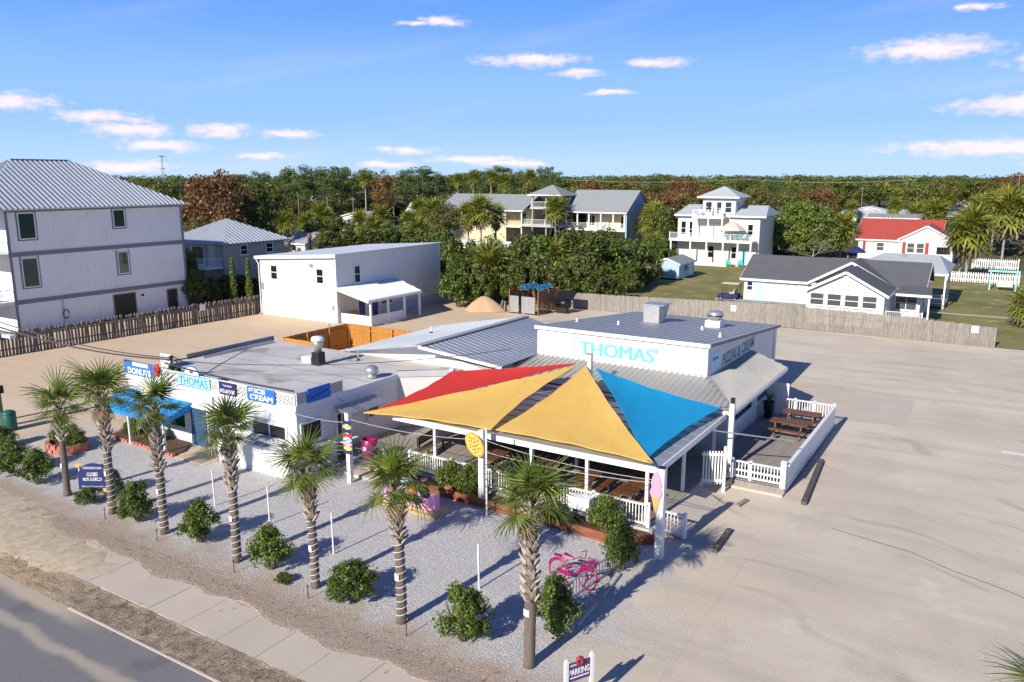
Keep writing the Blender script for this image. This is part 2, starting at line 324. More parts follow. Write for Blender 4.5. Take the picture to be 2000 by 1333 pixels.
# ------------------------------------------------------------------ geometry helpers
def frame_of(d, up=Vector((0, 0, 1))):
    d = d.normalized()
    if abs(d.dot(up)) > .98: up = Vector((1, 0, 0))
    s = d.cross(up).normalized(); u = s.cross(d).normalized(); return s, u, d
class MB:
    """collects faces; points are world points for things set out on the site, local for copied models"""
    def __init__(s): s.v = []; s.f = []
    def add(s, vs, fs):
        k = len(s.v); s.v += [tuple(v) for v in vs]; s.f += [tuple(i + k for i in f) for f in fs]; return s
    def box(s, x0, x1, y0, y1, z0, z1):
        return s.add([(x0,y0,z0),(x1,y0,z0),(x1,y1,z0),(x0,y1,z0),(x0,y0,z1),(x1,y0,z1),(x1,y1,z1),(x0,y1,z1)],
                     [(0,3,2,1),(4,5,6,7),(0,1,5,4),(1,2,6,5),(2,3,7,6),(3,0,4,7)])
    def bar(s, p, q, w, h, up=Vector((0,0,1))):
        p, q = Vector(p), Vector(q); a, b, d = frame_of(q - p, up); vs = []
        for c in (p, q):
            for i, j in ((-1,-1),(1,-1),(1,1),(-1,1)): vs.append(c + a * (i * w / 2) + b * (j * h / 2))
        return s.add(vs, [(3,2,1,0),(4,5,6,7),(0,1,5,4),(1,2,6,5),(2,3,7,6),(3,0,4,7)])
    def tube(s, pts, r, n=6, cap=True):
        pts = [Vector(p) for p in pts]; k = len(pts); rs = r if isinstance(r, (list, tuple)) else [r] * k; vs = []; fs = []
        up = Vector((0, 0, 1)) if abs((pts[-1] - pts[0]).normalized().z) < .9 else Vector((1, 0, 0))
        for i, p in enumerate(pts):
            d = pts[min(i + 1, k - 1)] - pts[max(i - 1, 0)]
            if d.length < 1e-7: d = Vector((0, 0, 1))
            a, b, _ = frame_of(d, up)
            for j in range(n): t = 2 * math.pi * j / n; vs.append(p + (a * math.cos(t) + b * math.sin(t)) * rs[i])
        for i in range(k - 1):
            for j in range(n): fs.append((i*n+j, i*n+(j+1)%n, (i+1)*n+(j+1)%n, (i+1)*n+j))
        if cap: fs += [tuple(range(n-1,-1,-1)), tuple(range((k-1)*n, k*n))]
        return s.add(vs, fs)
    def lathe(s, c, prof, n=16, cap=True):
        c = Vector(c); vs = []; fs = []; k = len(prof)
        for r, z in prof:
            for j in range(n): t = 2 * math.pi * j / n; vs.append((c.x + r*math.cos(t), c.y + r*math.sin(t), c.z + z))
        for i in range(k - 1):
            for j in range(n): fs.append((i*n+j, i*n+(j+1)%n, (i+1)*n+(j+1)%n, (i+1)*n+j))
        if cap: fs += [tuple(range(n-1,-1,-1)), tuple(range((k-1)*n, k*n))]
        return s.add(vs, fs)
    def poly(s, pts): return s.add(pts, [tuple(range(len(pts)))])
    def slab(s, pts, th):
        """flat polygon given on its upper face, thickened against its normal"""
        P = [Vector(p) for p in pts]; nrm = Vector((0,0,0)); n = len(P)
        for i in range(n): nrm += (P[i] - P[0]).cross(P[(i+1)%n] - P[0])
        nrm.normalize(); Q = [p - nrm * th for p in P]
        return s.add(P + Q, [tuple(range(n)), tuple(range(2*n-1, n-1, -1))] + [(i, n+i, n+(i+1)%n, (i+1)%n) for i in range(n)])
    def prism(s, pts, z0, z1):
        n = len(pts); return s.add([(x,y,z0) for x,y in pts] + [(x,y,z1) for x,y in pts],
            [tuple(range(n-1,-1,-1)), tuple(range(n,2*n))] + [(i,(i+1)%n,n+(i+1)%n,n+i) for i in range(n)])

def prop(o, label=None, cat=None, group=None, kind=None):
    for k, v in (('label',label),('category',cat),('group',group),('kind',kind)):
        if v: o[k] = v
    return o
def T(name, label, cat, loc=(0,0,0), group=None, rz=0):
    o = bpy.data.objects.new(name, None); COL.objects.link(o); o.location = loc; o.rotation_euler = (0,0,rz); o.empty_display_size = .1
    return prop(o, label, cat, group)
def root_of(o):
    while o.parent: o = o.parent
    return o
def mesh(name, mb, mat, off=(0,0,0), smooth=False):
    me = bpy.data.meshes.new(name); ox, oy, oz = off
    me.from_pydata([(x-ox,y-oy,z-oz) for x,y,z in mb.v], [], mb.f); me.update()
    if mat: me.materials.append(MATS[mat])
    if smooth: me.polygons.foreach_set('use_smooth', [True]*len(me.polygons))
    return me
def P(par, name, mb, mat, smooth=False, kind=None, label=None, world=True):
    """a part: mesh under its thing (or under one of its parts), points given in site coordinates"""
    off = root_of(par).location if (par and world) else (0,0,0)
    o = bpy.data.objects.new(name, mesh(name, mb, mat, off, smooth)); COL.objects.link(o); o.parent = par
    return prop(o, label, None, None, kind)
def inst(par, name, me, loc=(0,0,0), rot=(0,0,0), scale=(1,1,1)):
    o = bpy.data.objects.new(name, me); COL.objects.link(o); o.parent = par; o.location = loc; o.rotation_euler = rot; o.scale = scale; return o
def solo(name, mb, mat, label, cat, group=None, base=None, smooth=False, kind=None):
    base = base if base is not None else (0,0,0)
    o = bpy.data.objects.new(name, mesh(name, mb, mat, base, smooth)); COL.objects.link(o); o.location = base
    return prop(o, label, cat, group, kind)
def structure(name, mb, mat, par=None):
    o = bpy.data.objects.new(name, mesh(name, mb, mat)); COL.objects.link(o); o.parent = par
    if not par: o['kind'] = 'structure'
    return o
def copy_tree(o, loc=None, rz=None, scale=None, label=None, parent=None):
    c = o.copy(); COL.objects.link(c); c.parent = parent
    if loc is not None: c.location = loc
    if rz is not None: c.rotation_euler = (0,0,rz)
    if scale is not None: c.scale = scale
    if label: c['label'] = label
    for ch in o.children: copy_tree(ch, parent=c)
    return c

# ---- openings on a wall: face '-y' (looks at -Y, a = x), '+x' (looks at +X, a = y)
def on(face, c):
    return (lambda a, d, z: (a, c - d, z)) if face == '-y' else (lambda a, d, z: (c + d, a, z))
def fbox(mb, face, c, a0, a1, d0, d1, z0, z1):
    if face == '-y': mb.box(a0, a1, c - d1, c - d0, z0, z1)
    else: mb.box(c + d0, c + d1, a0, a1, z0, z1)
    return mb
def window(t, face, c, a0, a1, z0, z1, fm='white_paint', gm='glass_dark', w=.09, cross=True, name='window', sill=True, vert=False):
    m = MB()
    fbox(m, face, c, a0-w, a0, .002, .07, z0-w, z1+w); fbox(m, face, c, a1, a1+w, .002, .07, z0-w, z1+w)
    fbox(m, face, c, a0, a1, .002, .07, z1, z1+w); fbox(m, face, c, a0, a1, .002, .07, z0-w, z0)
    o = P(t, name, m, fm); g = fbox(MB(), face, c, a0+.001, a1-.001, .003, .025, z0+.001, z1-.001); P(o, 'pane', g, gm)
    if cross: P(o, 'sash_bar', fbox(MB(), face, c, a0+.002, a1-.002, .026, .055, (z0+z1)/2-.03, (z0+z1)/2+.03), fm)
    if vert: P(o, 'mullion', fbox(MB(), face, c, (a0+a1)/2-.03, (a0+a1)/2+.03, .0265, .056, z0+.002, z1-.002), fm)
    if sill: P(o, 'sill', fbox(MB(), face, c, a0-w-.04, a1+w+.04, .003, .12, z0-w-.06, z0-w-.002), fm)
    return o
def door(t, face, c, a0, a1, z0, z1, mat, fm='white_paint', handle=True, name='door'):
    o = P(t, name, fbox(MB(), face, c, a0, a1, .003, .05, z0, z1), mat); w = .09; m = MB()
    fbox(m, face, c, a0-w, a0-.002, .003, .08, z0, z1+w); fbox(m, face, c, a1+.002, a1+w, .003, .08, z0, z1+w); fbox(m, face, c, a0-.002, a1+.002, .003, .08, z1+.002, z1+w)
    P(o, 'frame', m, fm)
    if handle: P(o, 'handle', fbox(MB(), face, c, a1-.14, a1-.08, .05, .1, z0+.95, z0+1.05), 'galvanised')
    return o
def rail(t, p0, p1, z, h, pitch=.13, mat='white_paint', posts=(), single=True, w=.035, cap=.12):
    """baluster railing between two ground points"""
    p0, p1 = Vector((*p0, z)), Vector((*p1, z)); d = p1 - p0; L = d.length; d.normalize()
    P(t, 'top_rail', MB().bar(p0 + Vector((0,0,h)), p1 + Vector((0,0,h)), cap, .05), mat); P(t, 'bottom_rail', MB().bar(p0 + Vector((0,0,.12)), p1 + Vector((0,0,.12)), .06, .07), mat)
    n = max(2, int(L / pitch)); base = root_of(t).location
    if single:
        me = mesh('baluster', MB().box(-w/2, w/2, -w/2, w/2, .156, h - .026), mat)
        for i in range(1, n): inst(t, 'baluster', me, p0 + d * (L * i / n) - base)
    else:
        m = MB()
        for i in range(1, n):
            q = p0 + d * (L * i / n); m.box(q.x-w/2, q.x+w/2, q.y-w/2, q.y+w/2, z+.156, z+h-.026)
        P(t, 'balusters', m, mat, kind='stuff')
    for f in posts:
        q = p0 + d * (L * f); P(t, 'post', MB().box(q.x-.06, q.x+.06, q.y-.06, q.y+.06, z, z+h+.1), mat)

def ribbed(t, name, poly, along, pitch, mat, rw=.05, rh=.05, single=True, th=.04):
    """sheet-metal slope: panel polygon plus standing ribs running up the slope; along = direction of the eave"""
    Pn = [Vector(p) for p in poly]; nrm = Vector((0,0,0))
    for i in range(len(Pn)): nrm += (Pn[i]-Pn[0]).cross(Pn[(i+1)%len(Pn)]-Pn[0])
    nrm.normalize()
    if nrm.z < 0: Pn.reverse(); nrm = -nrm
    o = P(t, name, MB().slab(Pn, th), mat); u = Vector(along).normalized(); v = nrm.cross(u); o0 = Pn[0]
    U = [(p-o0).dot(u) for p in Pn]; V = [(p-o0).dot(v) for p in Pn]; n = len(Pn); s = min(U) + pitch*.5; m = MB()
    while s < max(U) - .02:
        hit = []
        for i in range(n):
            a, b = U[i], U[(i+1)%n]
            if (a - s) * (b - s) <= 0 and abs(a-b) > 1e-6: f = (s-a)/(b-a); hit.append(V[i] + f*(V[(i+1)%n]-V[i]))
        if len(hit) >= 2:
            lo, hi = min(hit)+.01, max(hit)-.01
            if hi - lo > .15:
                mm = MB() if single else m
                mm.bar(o0+u*s+v*lo+nrm*(rh/2), o0+u*s+v*hi+nrm*(rh/2), rw, rh, nrm)
                if single: P(o, 'seam', mm, mat)
        s += pitch
    if not single and m.v: P(o, 'ribs', m, mat, kind='stuff')
    return o

def lettering(par, body, origin, right, up, width, height, mat, depth=.012, bold=0., name='lettering', shear=0, align='CENTER'):
    """flat cut letters fitted to width x height, centred on origin, standing off along right x up"""
    cu = bpy.data.curves.new('letters', 'FONT'); cu.body = body; cu.align_x = align; cu.align_y = 'CENTER'; cu.extrude = .02; cu.offset = bold; cu.resolution_u = 3; cu.shear = shear; cu.space_line = .95
    tmp = bpy.data.objects.new('letters', cu); me = bpy.data.meshes.new_from_object(tmp); bpy.data.objects.remove(tmp)
    co = np.empty(len(me.vertices)*3, np.float32); me.vertices.foreach_get('co', co); co = co.reshape(-1,3)
    lo, hi = co.min(0), co.max(0); c = (lo+hi)/2; sz = np.maximum(hi-lo, 1e-6)
    r, u = Vector(right).normalized(), Vector(up).normalized(); w = r.cross(u); base = root_of(par).location; og = Vector(origin) - base
    k = (co - c) / sz; pts = np.array(og)[None] + k[:,:1]*width*np.array(r)[None] + k[:,1:2]*height*np.array(u)[None] + (k[:,2:3]+.5)*depth*np.array(w)[None]
    me.vertices.foreach_set('co', pts.astype(np.float32).ravel()); me.update(); me.materials.clear(); me.materials.append(MATS[mat]); me.name = name
    o = bpy.data.objects.new(name, me); COL.objects.link(o); o.parent = par; return o
def text_on(par, body, face, c, a, z, w, h, mat, d=.03, **k):
    f = on(face, c); o = f(a, d, z); right = (1,0,0) if face == '-y' else (0,1,0)
    return lettering(par, body, o, right, (0,0,1), w, h, mat, **k)

def gable_roof(t, x0, x1, y0, y1, ze, zr, axis, mat, over=.4, th=.14, name='roof', trim='white_paint'):
    """two slabs meeting at a ridge along axis; eave height ze is at the wall line"""
    if axis == 'x':
        ym = (y0+y1)/2; k = (zr-ze)/(ym-y0); e = ze-k*over; X0, X1 = x0-over, x1+over
        m = MB().slab([(X0,y0-over,e),(X1,y0-over,e),(X1,ym,zr),(X0,ym,zr)], th).slab([(X1,y1+over,e),(X0,y1+over,e),(X0,ym,zr),(X1,ym,zr)], th)
        o = P(t, name, m, mat)
        P(o, 'fascia', MB().box(X0,X1,y0-over-.03,y0-over-.002,e-.22,e+.01), trim)
        f = MB()
        for X in (X0-.033, X1+.003):
            f.bar((X+.015,y0-over,e-.1),(X+.015,ym,zr-.1),.03,.2); f.bar((X+.015,y1+over,e-.1),(X+.015,ym,zr-.1),.03,.2)
        P(o, 'rake_board', f, trim)
    else:
        xm = (x0+x1)/2; k = (zr-ze)/(xm-x0); e = ze-k*over; Y0, Y1 = y0-over, y1+over
        m = MB().slab([(x0-over,Y1,e),(x0-over,Y0,e),(xm,Y0,zr),(xm,Y1,zr)], th).slab([(x1+over,Y0,e),(x1+over,Y1,e),(xm,Y1,zr),(xm,Y0,zr)], th)
        o = P(t, name, m, mat); f = MB(); Y = Y0-.018
        f.bar((x0-over,Y,e-.1),(xm,Y,zr-.1),.03,.22); f.bar((x1+over,Y,e-.1),(xm,Y,zr-.1),.03,.22); P(o, 'rake_board', f, trim)
        P(o, 'fascia', MB().box(x1+over+.002,x1+over+.03,Y0,Y1,e-.22,e+.01), trim)
    return o
def gable_wall(m, x0, x1, y0, y1, ze, zr, axis, z0=0):
    if axis == 'x':
        ym = (y0+y1)/2; pr = [(y0,z0),(y1,z0),(y1,ze),(ym,zr),(y0,ze)]
        vs = [(x0,a,b) for a,b in pr] + [(x1,a,b) for a,b in pr]
    else:
        xm = (x0+x1)/2; pr = [(x0,z0),(x1,z0),(x1,ze),(xm,zr),(x0,ze)]
        vs = [(a,y0,b) for a,b in pr] + [(a,y1,b) for a,b in pr]
    m.add(vs, [(4,3,2,1,0),(5,6,7,8,9)] + [(i,(i+1)%5,5+(i+1)%5,5+i) for i in range(5)]); return m
def hip_polys(x0, x1, y0, y1, ze, zr, over):
    X0,X1,Y0,Y1 = x0-over,x1+over,y0-over,y1+over; w, d = X1-X0, Y1-Y0
    if d >= w: a, b = ((X0+X1)/2, Y0+w/2, zr), ((X0+X1)/2, Y1-w/2, zr)
    else: a, b = (X0+d/2, (Y0+Y1)/2, zr), (X1-d/2, (Y0+Y1)/2, zr)
    c = [(X0,Y0,ze),(X1,Y0,ze),(X1,Y1,ze),(X0,Y1,ze)]
    if d >= w: return [([c[0],c[1],a],(1,0,0)),([c[1],c[2],b,a],(0,1,0)),([c[2],c[3],b],(1,0,0)),([c[3],c[0],a,b],(0,1,0))]
    return [([c[0],c[1],b,a],(1,0,0)),([c[1],c[2],b],(0,1,0)),([c[2],c[3],a,b],(1,0,0)),([c[3],c[0],a],(0,1,0))]
def hip_roof(t, x0, x1, y0, y1, ze, zr, mat, over=.45, th=.1):
    m = MB()
    for p, _ in hip_polys(x0,x1,y0,y1,ze,zr,over): m.slab(p, th)
    o = P(t, 'roof', m, mat); f = MB(); X0,X1,Y0,Y1 = x0-over,x1+over,y0-over,y1+over
    f.box(X0-.03,X1+.03,Y0-.03,Y0-.002,ze-.2,ze+.01).box(X1+.002,X1+.03,Y0,Y1,ze-.2,ze+.01); P(o, 'fascia', f, 'white_paint'); return o
def sag(p, q, drop, n=10):
    p, q = Vector(p), Vector(q); return [p.lerp(q, i/n) - Vector((0,0,drop*4*(i/n)*(1-i/n))) for i in range(n+1)]
TREES = [
 ('rust',-107.3,84.0,14.1,5.3),('rust',-120.9,89.7,12.4,4.0),('rust',-109.9,90.6,11.6,3.5),('oak',-146.6,103.1,12.3,4.8),('oak',-162.8,110.7,12.2,5.2),('oak',-106.2,92.9,9.9,3.5),
 ('olive',-162.6,152.0,7.3,5.5),('oak',-169.5,171.3,6.8,5.3),('olive',-165.9,161.8,6.7,5.0),('oak',-155.1,168.5,8.1,5.8),('olive',-152.6,175.9,7.5,5.2),('olive',-153.8,187.0,7.8,6.2),
 ('oak',-137.0,179.8,7.6,5.8),('oak',-167.3,143.2,12.1,5.4),('oak',-177.6,160.4,12.3,5.9),('pine',-213.2,185.3,15.5,4.0),('pine',-211.9,174.4,14.3,3.3),('pine',-164.8,150.7,15.5,3.0),
 ('pine',-154.2,145.5,16.5,3.9),('pine',-154.7,151.1,16.1,4.0),('pine',-147.9,149.4,15.9,4.3),('pine',-151.9,158.7,16.2,4.5),('pine',-145.3,156.9,15.7,4.7),('pine',-146.1,162.3,15.2,3.9),
 ('rust',-133.0,152.8,14.6,3.2),('bare',-133.8,158.2,14.4,3.3),('pine',-134.0,163.9,15.3,3.8),('pine',-127.4,162.1,16.0,4.7),('pine',-130.7,171.9,14.8,3.4),('pine',-134.3,181.4,14.0,3.6),
 ('pine',-134.7,187.1,14.3,3.7),('pine',-128.8,184.9,14.5,3.3),('pine',-123.5,182.2,15.0,2.8),('pine',-123.9,187.9,15.6,3.3),('pine',-118.3,185.5,16.2,3.9),('pine',-118.5,191.3,15.9,3.6),
 ('pine',-111.0,184.1,14.5,3.2),('pine',-113.4,194.4,14.0,3.6),('pine',-129.4,225.7,16.7,2.2),('pine',-127.3,227.0,16.7,2.5),('pine',-115.7,210.7,14.9,3.5),('olive',-110.1,214.2,12.6,6.9),
 ('rust',-95.1,194.0,12.1,6.2),('olive',-96.2,211.0,12.3,6.6),('oak',-101.8,242.9,12.7,8.3),('oak',-124.0,311.5,14.4,7.4),('oak',-108.7,285.7,12.8,6.7),('rust',-68.6,192.9,12.1,5.8),
 ('olive',-67.0,205.7,12.1,6.1),('oak',-68.5,228.3,12.3,6.6),('olive',-48.2,176.1,11.2,5.0),('olive',-41.5,162.6,10.3,4.6),('bare',-46.3,195.0,11.2,3.7),('oak',-41.6,192.0,11.1,5.3),
 ('oak',-60.5,315.7,10.0,6.9),('rust',-58.5,340.5,11.0,6.6),('bare',-50.9,333.5,9.6,7.2),('rust',-50.0,381.1,12.1,8.1),('olive',-49.9,351.7,10.2,6.7),('oak',-40.7,369.2,11.4,7.7),
 ('bare',-32.1,339.3,8.5,6.3),('oak',-32.2,404.0,12.1,8.3),('oak',-24.4,391.2,11.3,8.8),('oak',-20.8,434.6,13.5,8.8),('rust',-13.4,462.8,12.5,8.2),('oak',-7.1,419.6,12.1,7.4),
 ('rust',0.6,400.8,14.7,7.0),('oak',7.9,405.3,13.6,7.8),('olive',-78.8,151.2,11.2,3.8),('rust',-54.2,142.9,10.2,4.3),('oak',-51.0,144.9,9.8,4.3),('rust',-62.1,149.8,10.3,4.1),
 ('olive',-38.5,140.9,8.7,3.6),('olive',-87.4,157.6,10.0,5.2),('dome',-28.3,133.2,9.6,6.2),('bare',-25.6,127.7,4.6,4.3),('oak',-36.8,136.1,7.1,2.6),('olive',-80.8,108.7,8.8,3.0),
 ('oak',-49.1,124.9,8.9,2.5),('oak',-89.8,67.8,8.4,2.0),('olive',-95.8,164.2,12.2,4.3),('oak',-98.7,156.5,11.3,3.6),('olive',-299.4,146.4,12.6,4.8),('oak',-112.5,216.8,12.8,4.5),
 ('oak',-278.4,223.2,13.6,6.4),('rust',-476.4,186.2,12.5,10.2),('oak',-215.2,189.8,12.2,4.7),('olive',-104.2,346.3,12.9,6.6),('rust',19.5,354.2,11.7,4.7),('pine',-74.3,298.3,12.7,6.0),
 ('rust',-215.8,275.3,13.7,6.6),('rust',-417.5,191.9,13.0,8.4),('pine',-92.5,362.5,13.7,6.0),('olive',-140.6,388.8,13.0,8.1),('oak',-287.6,262.0,12.7,6.4),('pine',-223.9,156.4,12.0,4.4),
 ('oak',-329.8,275.6,14.2,9.7),('oak',32.1,492.5,12.2,6.5),('olive',28.0,361.3,11.8,7.5),('pine',-114.0,396.1,14.0,10.3),('olive',-252.5,187.5,12.2,5.8),('oak',-275.2,113.4,13.0,6.6),
 ('pine',-209.0,273.8,13.6,5.9),('olive',-52.9,263.0,12.3,5.7),('oak',-141.3,310.5,13.3,5.9),('pine',-54.3,361.1,13.1,7.2),('olive',-183.7,219.6,13.3,6.0),('pine',-222.8,281.3,13.6,5.8),
 ('pine',-249.6,181.3,12.9,5.9),('oak',-219.0,201.9,11.6,6.4),('oak',-275.3,321.4,11.7,9.0),('olive',-235.1,156.1,11.8,5.1),('olive',-45.7,393.5,12.5,7.9),('olive',-100.0,359.2,13.5,9.6),
 ('pine',26.1,314.7,11.7,4.2),('oak',-412.4,216.7,11.6,10.4),('olive',-209.4,298.2,13.0,9.6),('oak',-333.4,121.5,11.6,6.4),('olive',-191.2,218.2,11.9,7.4),('oak',-7.3,394.9,13.6,8.5),
 ('bare',-50.4,370.5,11.9,5.6),('rust',-98.9,228.4,12.5,5.6),('oak',-188.8,194.6,11.9,5.1),('bare',-332.0,149.6,11.4,6.1),('bare',-298.1,264.1,13.6,9.8),('oak',-341.4,155.0,11.4,6.8),
 ('oak',-15.7,364.9,11.7,7.3),('bare',-141.3,394.2,11.7,8.5),('olive',-373.4,219.6,11.9,9.2),('oak',-13.9,343.3,12.8,7.2),('bare',-188.1,166.8,12.4,6.0),('olive',-171.7,303.3,12.8,8.9),
 ('oak',-52.1,325.9,11.3,7.2),('bare',-272.1,242.6,11.9,8.7),('bare',19.2,415.1,12.9,7.8),('oak',-322.5,175.7,11.7,8.7),('olive',-186.0,239.0,12.1,5.8),('oak',-381.6,244.4,12.1,6.9),
 ('oak',4.5,422.4,13.3,7.0),('oak',-343.2,132.9,13.3,7.4),('bare',30.1,472.5,13.8,9.0),('oak',-458.0,208.1,11.7,7.5),('rust',-3.6,382.0,12.9,8.3),('bare',-6.7,424.3,13.5,8.7),
 ('bare',-263.0,184.7,12.7,7.7),('rust',-206.3,239.1,11.7,6.5),('bare',-297.8,222.0,12.0,8.2),('oak',-248.9,258.1,11.8,6.2),('oak',26.9,313.8,11.6,5.7),('pine',-318.6,150.6,12.8,6.9),
 ('pine',-126.9,304.8,13.3,5.5),('rust',-299.6,124.4,12.6,4.3),('oak',-54.5,300.8,13.0,4.8),('olive',-6.1,336.3,12.1,7.0),('oak',27.7,438.8,12.0,8.0),('olive',-83.5,377.8,12.8,6.5),
 ('olive',-215.4,327.7,14.0,7.0),('rust',-203.4,344.7,12.8,10.3),('oak',-203.4,225.8,12.5,5.7),('oak',-285.9,248.1,12.2,6.4),('oak',-37.6,439.2,13.6,8.4),('olive',-350.7,216.8,12.1,7.3),
 ('bare',-132.2,237.0,13.0,6.2),('olive',-318.8,277.6,12.5,9.2),('rust',-86.7,236.6,12.9,6.1),('oak',-26.6,367.4,11.6,8.5),('oak',-6.3,468.1,12.4,9.1),('oak',41.6,420.3,13.2,6.0),
 ('pine',-124.5,214.3,11.9,4.1),('olive',-270.2,257.8,12.6,8.6),('oak',29.5,325.8,11.9,4.4),('oak',-233.2,185.5,11.5,4.5),('oak',-333.4,223.1,13.5,9.2),('oak',-199.0,222.0,12.2,5.3),
 ('rust',-365.7,159.8,12.3,7.3),('oak',-267.6,176.1,12.0,5.2),('rust',-2.3,285.0,11.8,4.8),('olive',29.6,493.7,11.7,7.9),('oak',-300.6,227.1,12.9,7.2),('oak',-102.5,348.0,12.6,5.9),
 ('pine',-407.1,238.5,14.0,11.1),('oak',-259.5,175.0,12.1,6.6),('oak',-104.9,219.1,13.0,4.5),('rust',-409.3,206.8,11.6,10.1),('olive',-343.2,192.5,12.3,9.0),('pine',-69.6,397.7,12.1,7.1),
 ('oak',-122.3,332.4,12.3,9.4),('oak',-50.1,285.9,13.2,7.2),('rust',40.7,453.0,14.0,8.7),('pine',-24.9,408.8,13.9,9.0),('oak',-121.9,290.0,12.3,6.2),('oak',-28.2,422.8,12.2,6.8),
 ('pine',-243.7,206.9,12.6,8.1),('oak',-247.5,272.3,12.8,9.6),('pine',-200.7,198.2,11.5,4.5),('oak',-209.1,177.5,12.1,6.9),('olive',-376.4,153.9,12.7,5.9),('oak',-155.7,396.8,13.3,8.8),
 ('olive',-306.4,120.9,11.9,4.9),('oak',-119.1,278.6,13.3,6.4),('pine',-204.4,361.9,13.8,9.5),('olive',-79.2,360.4,14.0,6.5),('rust',-126.2,328.2,13.7,6.4),('oak',-176.7,329.6,13.2,9.9),
 ('oak',-123.1,383.5,12.7,7.4),('oak',-143.5,264.4,12.3,6.7),('oak',-210.9,332.3,12.0,10.2),('olive',43.2,435.8,13.7,7.9),('oak',-24.8,278.2,11.8,6.0),('olive',-19.1,280.7,13.1,4.7),
 ('pine',-140.5,207.4,11.8,5.8),('oak',-184.2,329.2,12.2,9.8),('oak',-186.6,227.6,13.4,4.9),('oak',-346.8,158.8,12.5,6.1),('pine',31.7,481.7,12.0,9.4),('oak',-407.7,187.2,13.9,10.0),
 ('oak',-165.0,290.2,13.9,7.8),('oak',-181.7,303.2,12.8,5.9),('oak',-323.7,173.7,13.2,6.9),('oak',-366.7,195.5,12.7,8.2),('olive',-274.8,112.8,12.9,6.0),('oak',32.0,428.2,13.7,7.6),
 ('bare',-102.7,271.2,13.0,7.7),('pine',-400.5,156.5,12.8,6.5),('bare',-148.5,314.7,12.7,9.2),('oak',-264.6,152.4,11.6,6.4),('olive',-124.8,318.1,13.4,6.6),('pine',-51.5,433.6,13.3,7.1),
 ('oak',34.7,324.6,13.3,4.3),('olive',-10.3,476.2,12.4,7.6),('pine',27.7,351.9,12.6,6.6),('oak',-254.2,325.6,12.9,10.2),('oak',-213.8,151.5,8.1,6.2),('olive',-89.0,211.4,11.3,5.3),
 ('rust',-60.7,185.6,10.3,5.2),('oak',-95.6,178.1,9.6,4.5),('olive',-77.8,208.4,8.9,5.2),('olive',-216.3,176.2,6.9,8.0),('oak',-64.7,235.3,10.4,6.0),('rust',-36.2,182.0,10.7,5.0),
 ('oak',-183.2,184.9,5.5,7.4),('olive',-74.4,191.9,9.9,5.9),('olive',-55.4,198.6,9.7,4.2),('olive',-99.3,196.3,9.2,6.5),('olive',-179.4,195.6,5.7,6.7),('rust',-187.1,197.5,6.4,6.0),
 ('olive',-42.5,180.6,9.9,4.5),('oak',-184.4,146.7,8.7,4.8),('oak',-153.9,174.6,8.9,5.7),('olive',-37.3,198.1,11.2,4.8),('rust',-44.7,221.0,9.6,4.7),('olive',-52.1,236.2,11.5,4.6),
 ('oak',-92.5,167.0,9.3,5.5),('oak',-48.3,206.6,10.8,4.2),('rust',-67.9,222.6,10.5,5.4),('olive',-153.3,181.1,6.4,6.8),('oak',-189.1,151.7,6.3,6.2),('oak',-201.7,173.3,7.7,6.4),
 ('rust',-221.2,154.2,6.1,4.8),('olive',-188.7,149.2,8.1,5.0),('olive',-95.1,165.1,9.7,4.9),('oak',-184.9,199.1,6.3,5.6),('rust',-184.6,204.6,7.4,6.6),('olive',-199.2,187.9,6.0,7.5),
 ('olive',-205.3,183.5,6.4,5.5),('rust',-96.0,209.0,8.6,6.1),('rust',-68.2,182.8,10.4,4.3),('oak',-234.4,157.0,6.6,5.9),('olive',-166.6,167.8,6.4,5.2),('rust',-216.5,172.1,6.1,5.6),
 ('oak',-92.4,164.4,9.8,3.9),('olive',-59.7,223.2,11.0,5.2),
]
BACK_PALMS = [
 (-81.4,120.3,6.7,3.07),(-82.7,127.1,5.5,2.53),(-84.6,120.8,5.7,2.64),(-75.4,137.2,6.5,2.8),(-101.5,132.9,5.5,3.2),(-110.2,141.1,3.6,2.85),
 (-110.9,127.0,4.0,3.2),(-122.5,133.5,2.5,3.2),(-130.2,128.7,4.2,3.2),(-124.0,118.9,3.2,2.67),(-102.6,93.6,5.5,1.89),(-135.3,111.9,4.7,2.99),
 (-142.9,107.1,4.7,2.99),(-130.6,100.0,4.4,2.47),(-55.0,149.8,6.5,3.01),(-56.3,146.3,5.8,2.76),(-55.0,136.7,5.5,3.07),(-59.4,144.3,3.9,2.47),
 (-23.6,139.7,4.6,2.61),(-18.2,154.9,2.7,2.8),(-33.7,136.5,3.6,2.74),(-34.6,131.0,2.9,1.66),(-4.4,114.4,6.2,3.19),(-5.3,118.0,5.0,2.31),
 (-1.0,150.9,7.4,4.12),(-4.9,178.2,5.8,3.95),(-2.9,166.7,7.2,3.21),(0.9,196.6,5.2,3.73),(-37.9,235.4,4.1,2.54),(-32.5,287.8,6.0,3.19),
 (-27.8,241.7,4.8,2.54),(-18.6,278.2,5.7,3.15),(-22.4,245.0,2.1,4.23),(-17.3,235.1,3.5,4.01),(-136.3,150.8,12.1,1.92),(-101.9,172.2,12.4,2.31),
 (-107.3,168.8,11.6,2.18),(-113.7,164.8,12.4,2.18),(-110.0,167.1,12.6,1.92),(-116.9,162.8,11.8,1.92),(-133.3,134.2,3.3,2.6),(-118.6,149.4,4.8,3.04),
 (-106.6,143.4,4.7,2.85),(-106.0,130.1,3.2,2.88),(-98.2,122.9,2.8,2.5),(-103.9,116.7,2.9,2.76),(-78.0,147.5,3.2,2.67),
]
